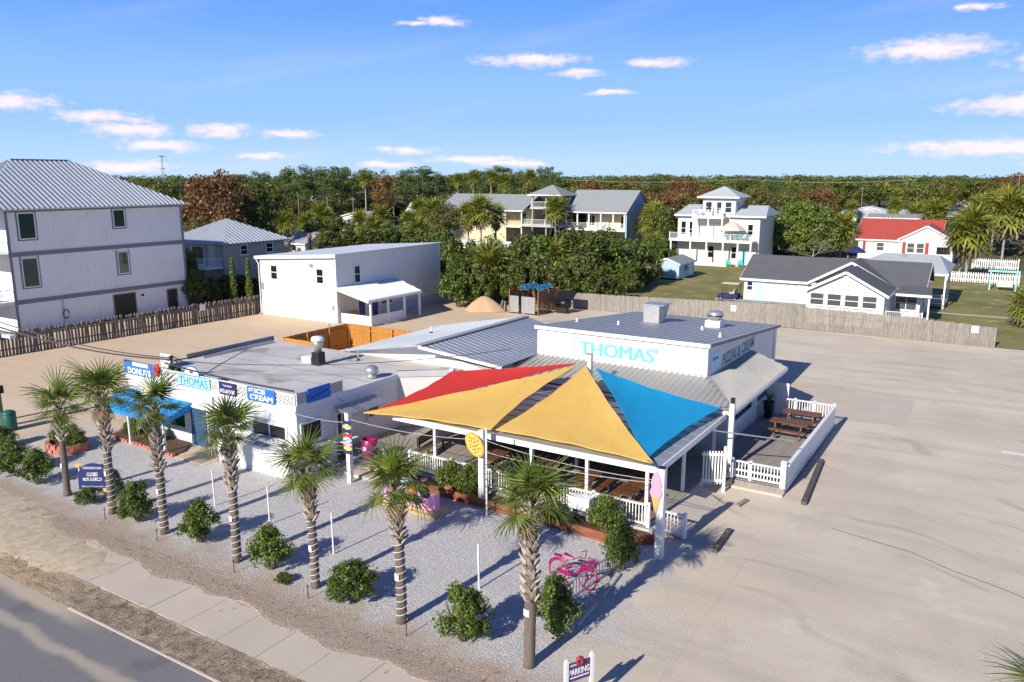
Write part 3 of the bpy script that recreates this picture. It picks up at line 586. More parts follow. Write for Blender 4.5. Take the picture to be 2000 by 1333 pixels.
THICKET = [
 (-47.0,65.2,4.9,1.8),(-45.8,66.7,4.1,1.8),(-42.6,69.5,4.0,2.1),(-41.7,71.7,4.9,2.1),(-39.9,72.8,3.9,2.1),(-38.7,75.2,4.5,2.2),
 (-36.8,75.6,3.3,1.9),(-35.5,77.2,2.6,1.6),(-36.6,83.8,2.8,1.7),(-44.2,77.6,6.0,2.6),(-42.6,80.0,6.4,2.8),(-40.7,82.2,6.3,2.8),
 (-39.2,85.1,5.4,2.8),(-38.2,88.9,4.6,2.5),(-37.4,91.6,4.0,1.9),(-47.2,78.1,6.0,2.5),(-48.5,76.3,4.2,2.3),(-43.7,85.5,6.4,2.8),
 (-42.7,90.5,6.0,2.9),(-41.7,95.4,5.0,2.6),(-40.7,99.2,4.7,2.0),(-42.1,106.7,3.8,1.8),(-39.6,103.3,3.1,1.4),(-52.5,72.4,6.0,2.0),
 (-53.2,76.9,5.1,2.1),(-52.4,80.1,4.9,2.1),(-88.1,88.5,4.7,2.7),(-87.1,91.8,4.7,3.2),(-85.4,94.6,4.8,3.2),(-83.7,97.5,4.5,3.3),
 (-82.5,101.2,4.4,3.3),(-79.7,102.9,4.5,3.3),(-70.8,95.1,4.9,2.7),(-56.8,77.3,4.9,1.8),(-101.6,99.6,5.7,2.7),(-102.0,105.1,5.6,2.8),
 (-70.1,51.6,3.6,1.3),(-70.7,53.7,2.5,1.3),(-71.4,56.2,2.5,1.4),(-73.1,59.6,2.0,1.4),(-72.9,61.2,1.6,1.2),(-83.3,60.8,5.5,1.8),
 (-90.5,68.2,4.1,1.7),(-75.9,55.6,4.5,1.1),(-35.0,135.7,3.8,2.6),(-34.0,141.7,3.1,2.2),(-47.6,122.8,2.9,2.1),(-42.4,112.7,2.3,1.5),
 (-33.6,147.6,3.2,2.8),(-9.4,253.1,2.8,4.2),(-14.1,250.2,2.1,3.5),
]
LOW_PALMS = [(-46.2, 69.7, 3.3, 2.95), (-43.2, 78.2, 4.0, 2.0), (-51.3, 73.2, 3.2, 1.72), (-78.0, 147.5, 3.2, 2.13), (1.8, 82.3, 1.8, 1.77), (-50.3, 126.2, 3.4, 2.57), (-44.7, 111.3, 3.0, 1.89), (-117.3, 161.0, 3.7, 3.18)]
FAR_HOUSES = [
 ('white',-135.5,-127.0,141.6,3.9,4.9),('white',-128.6,-123.0,155.7,3.3,6.6),('blue',-104.5,-99.9,135.7,1.1,2.6),('blue',-228.7,-216.8,311.0,3.6,8.8),('white',-322.0,-304.9,299.8,3.7,6.3),
 ('grey',-166.1,-156.5,133.6,1.3,3.1),('white',-46.2,-32.4,272.4,1.7,3.8),('white',-49.2,-36.3,256.4,1.2,3.0),('tan',-36.9,-27.8,238.8,1.7,3.9),('blue',-33.7,-25.8,293.5,1.3,3.6),
 ('white',-29.2,-22.0,267.1,1.2,3.2),('grey',-33.6,-20.8,236.6,1.1,2.4),('blue',-27.3,-16.8,315.1,1.7,3.8),('tan',-19.1,-13.7,286.7,1.6,4.4),('grey',-15.7,-9.6,256.7,1.4,3.1),
 ('blue',-19.8,-9.7,359.3,2.3,5.3),('white',-24.5,-14.6,421.5,2.3,5.5),('blue',-103.7,-99.0,94.4,1.9,3.8),
 ('white',-76.2,-67.8,263.3,1.6,3.4),
]
POLES = [
 ('weathered pole with a grey transformer between the tall house and the hip-roofed one', -150.3, 110.9, 7.6, True),
 ('pale lamp pole among palms behind the annex', -131.7, 141.3, 8.3, None),
 ('thin pole by the long white roof at the wood edge', -201.6, 203.4, 7.3, None),
 ('slim pole at the left end of the long white roof', -292.4, 267.6, 9.5, None),
 ('weathered pole beside leafless trees left of the white roofs', -38.9, 258.9, 10.0, None),
 ('leaning pale pole right of the leafless trees', -24.6, 292.8, 10.3, None),
 ('first of the tall poles down the road at the far right', 0.1, 196.1, 13.7, None),
 ('second of the poles down the road at the far right', 1.5, 234.9, 13.0, None),
 ('small pole down the road beyond the far right palms', -6.0, 445.9, 11.4, None),
]
LINES = [((-60,210,12.3),(-20,210,12.3)),((-110,205,12.2),(-60,210,12.3)),((0.1,196.1,12.5),(-2,330,12.5))]
# ------------------------------------------------------------------ the setting
structure('ground', MB().poly([(-4500,-4500,-.02),(4500,-4500,-.02),(4500,4500,-.02),(-4500,4500,-.02)]), 'woodland_floor')
structure('parking_lot', MB().poly([(-69,11.9,0),(70,11.9,0),(70,71.2,0),(-20,71.2,0),(-62,71.6,0),(-69,60,0)]), 'sand')
structure('gravel_bed', MB().poly([(-42,14.4,.006),(-6.6,14.4,.006),(-6.6,25.9,.006),(-26,25.9,.006),(-26,23.9,.006),(-42,23.0,.006)]), 'gravel')
structure('lawn', MB().poly([(-50,71.3,.004),(60,71.3,.004),(60,128,.004),(-50,128,.004)]), 'lawn')
structure('road', MB().poly([(-140,-1,-.006),(140,-1,-.006),(140,11.88,-.006),(-140,11.88,-.006)]), 'asphalt')
m = MB(); nx = 220; ys = (11.86, 12.05, 12.3, 12.6, 12.9, 13.02); rows = []
for i in range(nx + 1):
    x = -60 + 90 * i / nx
    for j, y in enumerate(ys):
        e = j in (0, len(ys)-1); m.v.append((x, y + (random.uniform(-.06,.06) if e else 0), .008 if j == 0 else .038 if e else .012 + random.uniform(0,.022)))
k = len(ys)
for i in range(nx):
    for j in range(k-1): m.f.append((i*k+j, (i+1)*k+j, (i+1)*k+j+1, i*k+j+1))
structure('verge', m, 'verge_dirt')
structure('kerb', MB().box(-23.4, 40, 11.79, 11.86, -.005, .03), 'concrete')
sw = bpy.data.objects.new('sidewalk', None); COL.objects.link(sw); sw['kind'] = 'structure'
me = mesh('paving_slab', MB().box(.008, 1.592, 0, 1.72, -.03, 0), 'concrete')
for i in range(46):
    o = inst(sw, 'paving_slab', me, (-48.45 + 1.6 * i, 13.03, .04 + random.uniform(-.006,.006)), (random.uniform(-.002,.002), random.uniform(-.002,.002), 0))
# wind-blown sand buries the left end of the sidewalk and frays its upper edge
def drift(name, xs, lo, hi, peak, mat, nj=10, rag=.25, skew=False):
    m = MB(); n = len(xs)
    for i, x in enumerate(xs):
        a, b = lo(x)+random.uniform(-rag,rag), hi(x)+random.uniform(-rag,rag)
        for j in range(nj+1): f = j/nj; m.v.append((x, a+(b-a)*f, .004+peak(x)*((1-f)*min(1,f*7)*1.15 if skew else math.sin(math.pi*f)**.8)+random.uniform(0,.008)*(0<j<nj)))
    k = nj+1; m.f = [(i*k+j,(i+1)*k+j,(i+1)*k+j+1,i*k+j+1) for i in range(n-1) for j in range(nj)]; return structure(name, m, mat)
drift('sand_drift', [-60+.35*i for i in range(106)], lambda x: 11.7+max(0,(x+33)*.16), lambda x: 15.6-max(0,(x+33)*.12), lambda x: .085*min(1,max(.0,(-23.2-x)/3.0))+.0, 'drift_sand', 14, .3)
drift('litter_edge', [-34+.2*i for i in range(165)], lambda x: 14.5+.16*math.sin(x*.9)+.12*math.sin(x*2.3+1), lambda x: 15.6, lambda x: .058, 'gravel', 9, .06, True)
structure('entry_walk', MB().box(-32.6,-30.35,22.0,23.68,.0,.03), 'concrete')
structure('concrete_pad', MB().poly([(-10.4,44.8,.006),(-7.6,50.4,.006),(-3.8,51.4,.006),(-3.7,45.6,.006),(-6.8,44.9,.006)]), 'concrete')
structure('garden_path', MB().poly([(-6.4,86.6,.012),(20,86.9,.012),(20,87.7,.012),(-6.4,87.4,.012)]), 'concrete')
structure('side_yard', MB().poly([(-110,26,-.008),(-62.5,26,-.008),(-62.5,75,-.008),(-110,75,-.008)]), 'woodland_floor')
structure('back_lane', MB().poly([(-24,103,.008),(-8,103,.008),(-8,116,.008),(-24,116,.008)]), 'sand')

m = MB(); pl = [(-4.6,30.2),(-3.2,29.9),(-1.8,29.6),(-.6,28.9),(.8,28.4),(2.4,27.6),(4.2,27.2)]
for i,(x,y) in enumerate(pl): m.v += [(x,y-.02,.004),(x+.02,y+.03,.004)]
m.f = [(2*i,2*i+2,2*i+3,2*i+1) for i in range(len(pl)-1)]; structure('lot_crack', m, 'asphalt')
# pale parking line on the far side of the lot
solo('parking_line', MB().box(.7,9,43.5,43.72,.003,.008), 'white_paint', 'short white painted parking line on the sandy lot', 'road marking')

# ---- three-storey house on the left
t = T('apartment_house', 'white three-storey stucco house with a grey standing-seam hip roof', 'house', (-77, 42, 0))
x0, x1, y0, y1 = -84, -70.3, 34.2, 50.8
P(t, 'wall', MB().box(x0,x1,y0,y1,0,10.3), 'stucco_white')
for z in (6.42, 2.42): P(t, 'band', MB().box(x1,x1+.06,y0,y1,z,z+.36), 'trim_grey')
P(t, 'eave_band', MB().box(x1,x1+.055,y0,y1,10.08,10.298), 'trim_grey')
for y in (y0-.02, y1-.16): P(t, 'corner_trim', MB().box(x1+.001,x1+.075,y,y+.2,0,10.07), 'trim_grey')
for a0,a1,z0,z1 in ((35.25,36.5,7.9,9.95),(43.65,44.65,8.45,9.95),(35.15,36.35,3.85,6.2),(43.7,44.65,4.15,6.1)):
    m = MB(); w = .2
    fbox(m,'+x',x1,a0-w,a0-.09,.001,.05,z0-w,z1+w); fbox(m,'+x',x1,a1+.09,a1+w,.001,.05,z0-w,z1+w); fbox(m,'+x',x1,a0-.09,a1+.09,.001,.05,z0-w,z0-.09)
    P(window(t,'+x',x1,a0,a1,z0,z1,gm='glass_green',cross=False,sill=False), 'surround', m, 'trim_grey')
o = door(t,'+x',x1,42.9,45.0,.0,2.15,'black','trim_grey',False,'garage_shade_panel'); door(t,'+x',x1,48.5,49.5,.0,2.0,'black','trim_grey')  # garage opening is a black panel on the wall, standing for its unlit inside
for y, z in ((45.7,1.75),(50.05,1.75)): P(t, 'wall_lamp', MB().box(x1+.002,x1+.16,y,y+.18,z,z+.2), 'black_metal')
P(t, 'downpipe', MB().box(x1+.002,x1+.09,38.1,38.2,0,2.4), 'galvanised'); P(t, 'hose_reel', MB().tube([(x1+.12,38.3+.25*math.cos(a/6*math.pi),1.1+.4*math.sin(a/6*math.pi)) for a in range(12)], .04), 'black')
for p, al in hip_polys(x0,x1,y0-2.4,y1,10.35,14.5,.55): ribbed(t,'roof',p,al,.44,'metal_roof_pale',.05,.07,single=(al[1] > 0 and p[0][0] > -75),th=.12)
P(t, 'ridge_cap', MB().bar((-77.15,38.6,14.53),(-77.15,43.9,14.53),.3,.06), 'metal_roof_blue')
for z in (6.42, 2.42):
    P(t, 'balcony', MB().box(x0,x1,y0-2.3,y0-.002,z,z+.3), 'white_paint'); rail(t,(x0+.1,y0-2.2),(x1-.1,y0-2.2),z+.3,1.0,.16,single=False); rail(t,(x1-.1,y0-2.1),(x1-.1,y0-.1),z+.3,1.0,.16,single=False)
    window(t,'-y',y0,-75.5,-72.5,z+.5,z+2.6,cross=False,sill=False,gm='glass_grey')
for z0, z1 in ((0,2.4),(2.75,6.4),(6.75,10.2)): P(t, 'balcony_post', MB().box(x1-.25,x1-.05,y0-2.3,y0-2.1,z0,z1), 'white_paint')

# ---- small hip-roofed house behind the picket fence
t = T('hip_house', 'sage green two-storey house with a pale ribbed metal hip roof beside the tall white one', 'house', (-80.5, 65, 0))
P(t, 'wall', MB().box(-85.5,-76,60,69,0,5.4), 'sage_siding')
for p, al in hip_polys(-85.5,-76,60,69,5.5,8.0,.7): ribbed(t,'roof',p,al,.55,'metal_roof_pale',.05,.06,single=False,th=.1)
for a in (62.4, 66.2): window(t,'+x',-76,a,a+.9,4.1,5.1,gm='glass_dark')
P(t, 'balcony', MB().box(-85,-76.2,57.8,59.99,2.7,2.9), 'white_paint'); rail(t,(-85,57.9),(-76.3,57.9),2.9,1.0,.2,single=False); rail(t,(-76.3,57.9),(-76.3,59.9),2.9,1.0,.2,single=False)
P(t, 'porch_wall', MB().box(-78.6,-77.4,59.93,59.998,2.9,5.3), 'cream_siding'); window(t,'-y',60,-81.5,-79.5,3.0,5.0,cross=False,sill=False)

# ---- white annex with the lean-to porch
t = T('annex', 'white two-storey clapboard annex with a low mono-pitch roof and lean-to porch', 'building', (-55, 59, 0))
X0,X1,Y0,Y1 = -60.5,-50.67,51.8,67.1
m = MB().add([(X0,Y0,0),(X1,Y0,0),(X1,Y1,0),(X0,Y1,0),(X0,Y0,5.55),(X1,Y0,6.15),(X1,Y1,6.15),(X0,Y1,5.55)],[(0,3,2,1),(4,5,6,7),(0,1,5,4),(1,2,6,5),(2,3,7,6),(3,0,4,7)]); P(t,'wall',m,'white_siding')
P(t,'plinth',MB().box(X0-.02,X1+.03,Y0-.04,Y0-.002,0,.95).box(X1+.002,X1+.04,Y0,Y1,0,.95),'plinth_grey')
P(t,'roof',MB().slab([(X0-.35,Y0-.3,5.62),(X1+.3,Y0-.3,6.27),(X1+.3,Y1+.3,6.27),(X0-.35,Y1+.3,5.62)],.1),'white_roof')
P(t,'fascia',MB().bar((X0-.35,Y0-.32,5.47),(X1+.3,Y0-.32,6.1),.03,.28),'white_paint'); P(t,'gutter',MB().box(X0-.45,X0-.33,Y0-.3,Y1,5.42,5.56),'white_paint')
P(t,'downpipe',MB().tube([(X0-.4,Y0-.2,5.45),(X0-.06,Y0-.12,4.9),(X0-.06,Y0-.1,.2),(X0-.06,Y0-.35,.06)],.05),'white_paint')
P(t,'corner_board',MB().box(X1-.1,X1+.045,Y0-.05,Y0+.12,.951,6.0),'white_paint'); P(t,'far_corner_board',MB().box(X1+.001,X1+.05,Y1-.15,Y1,.951,6.1),'white_paint')
for a in (-58.95,-53.0): window(t,'-y',Y0,a,a+.78,3.55,4.8)
window(t,'+x',X1,54.15,54.85,3.5,4.95,gm='glass_green')
P(t,'flood_lamp',MB().box(-53.75,-53.5,Y0-.2,Y0-.002,5.0,5.25),'galvanised'); P(t,'meter',MB().box(-60.4,-60.1,Y0-.15,Y0-.002,2.5,3.1),'galvanised'); P(t,'hose_bib',MB().box(-51.2,-51.05,Y0-.12,Y0-.045,1.2,1.6),'galvanised')
ribbed(t,'porch_roof',[(X1+.002,51.75,3.3),(X1+.002,60.0,3.3),(-46.9,59.2,2.42),(-46.9,51.75,2.42)],(0,1,0),.3,'white_roof',.04,.04,single=False,th=.08)
P(t,'porch_fascia',MB().box(-46.9,-46.86,51.7,59.2,2.2,2.4).bar((X1,51.72,3.15),(-46.9,51.72,2.28),.05,.22),'white_paint')
for y in (52.2,54.5,56.8,59.0): P(t,'porch_post',MB().box(-47.15,-46.98,y-.085,y+.085,0,2.3),'white_paint')
P(t,'knee_wall',MB().box(-47.1,-47.03,52.3,56.7,.05,.95).box(X1+.1,-47.1,52.15,52.22,.05,.95),'white_siding')
for a in (54.5,56.3): door(t,'+x',X1,a,a+.9,.1,2.1,'door_blue')
window(t,'+x',X1,57.7,59.2,1.0,2.1)
P(t,'porch_bench',MB().box(X1+.3,X1+.75,52.8,54.2,.4,.46).box(X1+.35,X1+.42,52.9,53,.0,.4).box(X1+.35,X1+.42,54,54.1,.0,.4).box(X1+.22,X1+.28,52.8,54.2,.4,.85),'fence_orange')

# ---- picket fence along the left side of the lot
t = T('picket_fence', 'weathered dark picket fence between the sandy lot and the tall white house', 'fence', (-61.6, 40, 0))
base = t.location; mes = []
for k in range(4):
    r = .075 + .01*k; hh = 1.66 + .025*k
    mes.append(mesh('picket', MB().tube([(0,0,0),(.01*k,.012*(k-1.5),hh*.5),(0,0,hh),(0,0,hh+.12)],[r,r*.95,r*.9,.02],6), 'picket_weathered'))
y = 26.0
while y < 52.1:
    f = (y-29.4)/22.7; inst(t,'picket',random.choice(mes),(-62.1+f*1.0+61.6+random.uniform(-.03,.03),y-40,0),(random.uniform(-.05,.05),random.uniform(-.04,.04),random.uniform(0,6)),(1,1,random.uniform(.97,1.03))); y += .245
for z in (.45,1.25): P(t,'fence_rail',MB().bar((-62.37,26,z),(-61.2,52.1,z),.05,.09),'picket_weathered')
solo('fence_notice', MB().box(-61.02,-61.0,45.2,45.75,1.2,1.75), 'paper', 'small pink paper notice on the dark picket fence by the tall house', 'notice', base=(-61.0,45.5,1.2))

# ---- grey board fence along the back of the lot
t = T('board_fence', 'long weathered grey board fence along the back of the sandy lot', 'fence', (-20, 71, 0))
def fence_run(xa, xb, ya, yb, h0, h1):
    m = MB(); n = int((xb-xa)/.145); pr = random.Random(int(xa))
    for i in range(n):
        f = i/n; x = xa+(xb-xa)*f; y = ya+(yb-ya)*f; h = h0+(h1-h0)*f+pr.uniform(-.05,.04); d = pr.uniform(0,.03)
        m.add([(x,y-d,.02),(x+.132,y-d,.02),(x+.132,y-d,h),(x+.1,y-d,h+.05),(x+.03,y-d,h+.05),(x,y-d,h),(x,y-d+.022,.02),(x+.132,y-d+.022,.02),(x+.132,y-d+.022,h),(x+.1,y-d+.022,h+.05),(x+.03,y-d+.022,h+.05),(x,y-d+.022,h)],
              [(0,1,2,3,4,5),(11,10,9,8,7,6)]+[(i_,6+i_,6+(i_+1)%6,(i_+1)%6) for i_ in range(6)])
    P(t,'boards',m,'fence_weathered',kind='stuff')
    for z in (.4,1.3): P(t,'fence_rail',MB().bar((xa,ya+.07,z),(xb,yb+.07,z),.05,.09),'fence_weathered')
    k = int((xb-xa)/2.4)
    for i in range(k+1): P(t,'fence_post',MB().box(xa+2.4*i-.05,xa+2.4*i+.05,ya+(yb-ya)*i/max(k,1)+.1,ya+(yb-ya)*i/max(k,1)+.2,0,1.6),'fence_weathered')
fence_run(-38.4,-17.0,70.6,71.3,1.5,1.95); fence_run(-17.0,-7.0,71.3,71.1,1.95,1.8); fence_run(-7.0,-.2,71.1,70.9,1.8,1.6)
for x, lb in ((-20.9,'pink paper notice on the grey board fence below the terrace with a metal table'),(-1.9,'small pinkish notice at the lawn end of the grey board fence')):
    solo('fence_notice', MB().box(x,x+.5,70.9-.02 if x > -5 else 71.08,70.9 if x > -5 else 71.1,1.05,1.6), 'paper', lb, 'notice', base=(x,70.9,1.05))

# ---- new orange timber fence behind the flat roof
t = T('timber_screen', 'bright orange timber privacy fence standing behind the flat-roofed shop', 'fence', (-42, 42, 0))
def board_wall(p, q, h, th=.022, face=1):
    p, q = Vector((*p,0)), Vector((*q,0)); d = q-p; L = d.length; d.normalize(); s = Vector((-d.y,d.x,0)); m = MB(); n = int(L/.15)
    for i in range(n):
        c = p+d*(L*(i+.5)/n); m.bar(c+Vector((0,0,.03)),c+Vector((0,0,h+random.uniform(-.015,.015))),.138,th,s)
    P(t,'boards',m,'fence_orange',kind='stuff')
    for z in (.35,h-.35): P(t,'fence_rail',MB().bar(p+s*face*.06+Vector((0,0,z)),q+s*face*.06+Vector((0,0,z)),.05,.09),'fence_orange')
    for i in range(int(L/2.2)+1):
        c = p+d*min(L,2.2*i)+s*face*.12; P(t,'fence_post',MB().box(c.x-.045,c.x+.045,c.y-.045,c.y+.045,0,h-.05),'fence_orange')
board_wall((-42.6,38.1),(-42.6,44.6),1.95,face=-1); board_wall((-42.55,44.65),(-36.5,44.65),1.95,face=-1); board_wall((-42.5,38.1),(-39.6,38.1),1.95)
# ------------------------------------------------------------------ the shop complex
# ---- flat-roofed donut and ice cream shop
t = T('flat_roof_shop', 'low white flat-roofed shop with a lattice parapet and a row of blue signs', 'building', (-32, 28, 0))
FY = 23.7; SX = -25.95
P(t,'wall',MB().prism([(-38.3,FY),(SX,FY),(SX,30.6),(-23.8,32.2),(-23.8,33.4),(-38.3,33.4)],0,2.96),'block_white')
roof = P(t,'roof_deck',MB().prism([(-38.3,FY+.02),(SX-.02,FY+.02),(SX-.02,30.58),(-23.82,32.18),(-23.82,33.38),(-38.3,33.38)],2.962,3.05),'flat_roof')
P(roof,'edge_flashing',MB().box(SX-.03,SX+.05,FY-.05,30.6,2.86,3.1),'white_paint'); P(roof,'front_flashing',MB().box(-38.35,SX-.035,FY-.06,FY+.0,2.86,3.0),'white_paint')
P(roof,'rear_parapet',MB().bar((SX,30.6,3.12),(-23.8,32.2,3.12),.12,.34),'plinth_grey')
P(roof,'side_parapet',MB().box(-38.3,-38.15,27.2,33.4,3.05,3.32),'trim_grey'); P(roof,'side_coping',MB().box(-37.75,-37.55,27.8,32.8,3.055,3.2),'galvanised')
# roofing laps: seams of the felt
for y in (25.4,27.1,28.8,30.4): P(roof,'felt_lap',MB().bar((-37.4,y,3.052),(-26.2,y+random.uniform(-.1,.1),3.052),.04,.012),'trim_grey')
# lattice parapet of diagonal strips in a frame
def lattice(par, face, c, a0, a1, z0, z1, pitch=.17):
    fr = MB(); w = .06
    for q in ((a0,a0+w,z0,z1),(a1-w,a1,z0,z1)): fbox(fr,face,c,q[0],q[1],0,.05,q[2],q[3])
    for q in ((a0+w,a1-w,z0,z0+w),(a0+w,a1-w,z1-w,z1)): fbox(fr,face,c,q[0],q[1],0,.05,q[2],q[3])
    o = P(par,'lattice_panel',fr,'white_paint'); st = MB(); f = on(face,c); h = z1-z0; n = int((a1-a0+h)/pitch)
    for sgn, d in ((1,.012),(-1,.03)):
        for i in range(n):
            s = a0-h+pitch*(i+.5); pa, pb = (s,z0),(s+h,z1)
            def clip(pa,pb):
                (u0,v0),(u1,v1) = pa,pb
                if u1 <= a0+.02 or u0 >= a1-.02: return None
                if u0 < a0+.02: v0 += (a0+.02-u0); u0 = a0+.02
                if u1 > a1-.02: v1 -= (u1-a1+.02); u1 = a1-.02
                return (u0,v0),(u1,v1)
            q = clip(pa,pb)
            if not q: continue
            (u0,v0),(u1,v1) = q
            if sgn < 0: v0, v1 = z0+z1-v0, z0+z1-v1
            st.bar(f(u0,d,v0),f(u1,d,v1),.045,.012,Vector((0,-1,0)) if face == '-y' else Vector((1,0,0)))
    P(o,'strips',st,'white_paint',kind='stuff'); P(o,'backing',fbox(MB(),face,c,a0+.02,a1-.02,-.03,-.004,z0+.02,z1-.02),'slat_wood')  # dark sheet added behind the strips so the gaps read as shaded
for a0,a1 in ((-38.3,-35.9),(-35.85,-33.55),(-33.5,-31.0),(-30.95,-28.55),(-28.5,SX)): lattice(t,'-y',FY,a0,a1,3.0,3.62)
lattice(t,'+x',SX,23.72,26.6,3.1,3.68)
P(t,'cornice',MB().box(-38.35,SX+.03,FY-.09,FY-.062,2.72,2.86),'white_paint')
# order windows
o = window(t,'-y',FY,-28.75,-26.65,1.42,2.0,cross=False,vert=True,gm='glass_dark'); P(o,'counter',MB().slab([(-28.8,FY-.5,1.3),(-26.6,FY-.5,1.3),(-26.6,FY-.13,1.42),(-28.8,FY-.13,1.42)],.04),'plinth_grey')
window(t,'+x',SX,23.95,25.1,1.3,2.15,gm='glass_green',cross=False,sill=False); window(t,'+x',SX,26.15,26.75,1.0,2.1,vert=True,cross=False); window(t,'+x',SX,28.3,29.0,1.4,1.9,cross=False)
P(t,'serving_shelf',MB().box(SX+.002,SX+.55,26.0,27.0,.82,.87).bar((SX,26.5,.5),(SX+.5,26.5,.82),.04,.04),'white_paint')
P(t,'hatch_awning',MB().slab([(SX+.01,26.0,2.5),(SX+.9,26.0,2.25),(SX+.9,28.8,2.2),(SX+.01,28.8,2.45)],.05),'galvanised')
P(t,'knee_wall',MB().box(-30.3,-25.25,22.8,FY-.002,0,1.1).box(SX+.002,-25.25,FY,25.4,0,1.1),'block_white')
P(t,'corner_pipe',MB().tube([(-25.35,22.9,0),(-25.35,22.9,1.95)],.03),'galvanised')
door(t,'-y',FY,-33.3,-32.05,.03,1.95,'entry_blue'); window(t,'-y',FY,-34.9,-33.75,.8,1.8,cross=False,gm='glass_green'); P(t,'entry_reveal',MB().box(-31.9,-30.5,FY-.03,FY-.003,.03,1.95),'plinth_grey')
window(t,'-y',FY,-37.6,-35.5,.95,1.7,cross=False,vert=True,gm='glass_blue')
P(t,'facade_pilaster',MB().box(-31.7,-31.5,FY-.12,FY-.031,0,2.72).box(-30.5,-30.32,FY-.12,FY-.031,0,2.72),'white_paint')
# blue awning on posts
aw = MB(); n = 14; A = []
for i in range(n+1):
    x = -38.75 + (5.55)*i/n
    for k in range(5):
        f = k/4; A.append((x, FY-.02-1.65*f, 2.16-.5*f-.05*math.sin(math.pi*f)+.012*math.sin(i*math.pi)))
aw.add(A,[(i*5+k,i*5+k+1,(i+1)*5+k+1,(i+1)*5+k) for i in range(n) for k in range(4)])
for i in range(n):
    x = -38.75+5.55*i/n; x2 = -38.75+5.55*(i+1)/n; aw.poly([(x,FY-1.67,1.66),(x2,FY-1.67,1.66),(x2,FY-1.67,1.45),(x,FY-1.67,1.45)])
aw.poly([(-33.2,FY-.02,2.16),(-33.2,FY-1.67,1.66),(-33.2,FY-1.67,1.45),(-33.2,FY-.02,1.75)])
ao = P(t,'awning',aw,'awning_blue')
for x in (-33.25,-36.0,-38.6): P(ao,'awning_post',MB().box(x-.05,x+.05,FY-1.66,FY-1.56,0,1.5),'white_paint')
for i in range(1,8): P(ao,'awning_rib',MB().bar((-38.75+.69*i,FY-.04,2.165),(-38.75+.69*i,FY-1.66,1.672),.03,.025),'awning_blue')

def sign_board(name, label, a0, a1, z0, z1, mat, face='-y', c=FY-.055, group=None):
    f = on(face,c); base = f((a0+a1)/2,0,z0); s = T(name,label,'sign',base,group); m = fbox(MB(),face,c,a0,a1,0,.05,z0,z1); P(s,'panel',m,mat); return s
s = sign_board('parapet_sign','blue and white sign offering donuts at the awning end of the lattice parapet',-38.35,-35.75,3.0,3.72,'sign_blue')
text_on(s,'DONUTS','-y',FY-.055,-37.1,3.22,1.9,.33,'letter_white',d=.052,bold=.03); P(s,'banner',MB().box(-37.6,-36.3,FY-.125,FY-.106,3.5,3.68),'letter_white')
s = sign_board('parapet_sign','pale blue name sign with tall thin capitals under a small arch on the lattice parapet',-34.0,-31.6,2.98,3.6,'sign_pale_blue')
text_on(s,'THOMAS','-y',FY-.055,-32.8,3.28,2.1,.42,'letter_teal',d=.052); P(s,'border',MB().box(-33.98,-31.62,FY-.117,FY-.106,2.99,3.02).box(-33.98,-31.62,FY-.117,FY-.106,3.56,3.59),'sign_blue')
arch = [(-32.9+.55*math.cos(a*math.pi/10),3.62+.42*math.sin(a*math.pi/10)) for a in range(11)]; m = MB(); m.add([(x,FY-.1,z) for x,z in arch]+[(x,FY-.06,z) for x,z in arch],[tuple(range(10,-1,-1)),tuple(range(11,22))]+[(i,i+1,12+i,11+i) for i in range(10)]); P(s,'arch_crest',m,'letter_white')
P(s,'arch_rim',MB().tube([(x,FY-.08,z) for x,z in arch],.035,6),'sign_blue'); P(s,'crest_emblem',MB().box(-33.0,-32.78,FY-.13,FY-.104,3.7,3.84),'red')
s = sign_board('parapet_sign','small navy sign about kolaches between two lattice panels',-30.9,-29.75,2.98,3.58,'sign_navy')
text_on(s,'Texas-Style','-y',FY-.055,-30.32,3.42,.62,.12,'letter_white',d=.052); text_on(s,'KOLACHES','-y',FY-.055,-30.32,3.16,1.0,.18,'letter_white',d=.052,bold=.02)
s = sign_board('parapet_sign','bright blue ice cream sign at the corner end of the lattice parapet',-28.97,-27.15,2.98,3.62,'sign_blue')
text_on(s,'ICE','-y',FY-.055,-28.1,3.48,.72,.22,'letter_white',d=.052,bold=.03); text_on(s,'CREAM','-y',FY-.055,-28.02,3.18,1.5,.25,'letter_white',d=.052,bold=.03)
for k in range(2): P(s,'wave_mark',MB().bar((-28.85,FY-.115,3.42+.09*k),(-28.55,FY-.115,3.48+.09*k),.012,.045),'letter_white')
s = sign_board('parapet_sign','navy banner round the corner of the lattice parapet, seen from its end',24.35,25.75,3.08,3.72,'sign_blue','+x',SX+.055); P(s,'fold_mark',MB().bar((SX+.109,24.5,3.25),(SX+.109,25.6,3.5),.008,.06,Vector((1,0,0))),'sign_navy')
# red roof figure and service mast at the parapet
s = T('parapet_cutout','red and white round cut-out fixed above the donut sign','sign',(-35.55,FY-.2,3.0)); m = MB(); m.tube([(-35.55+.15*math.cos(a*math.pi/9),FY-.15,3.5+.24*math.sin(a*math.pi/9)) for a in range(19)],.1,8); P(s,'ring',m,'red',True); P(s,'backing',MB().box(-35.75,-35.35,FY-.1,FY-.06,3.0,3.75),'letter_white')
s = T('service_mast','dark electrical mast and grey box where the cables meet the lattice parapet','utility mast',(-34.75,FY+.15,3.05)); P(s,'mast_pipe',MB().tube([(-34.75,FY+.15,3.05),(-34.75,FY+.15,4.15)],.05),'black_metal'); P(s,'meter_box',MB().box(-35.1,-34.4,FY+.2,FY+.42,3.05,3.75),'black_metal'); P(s,'weather_head',MB().lathe((-34.75,FY+.15,4.15),[(.05,0),(.12,.04),(.1,.12),(.02,.17)],10),'black_metal')
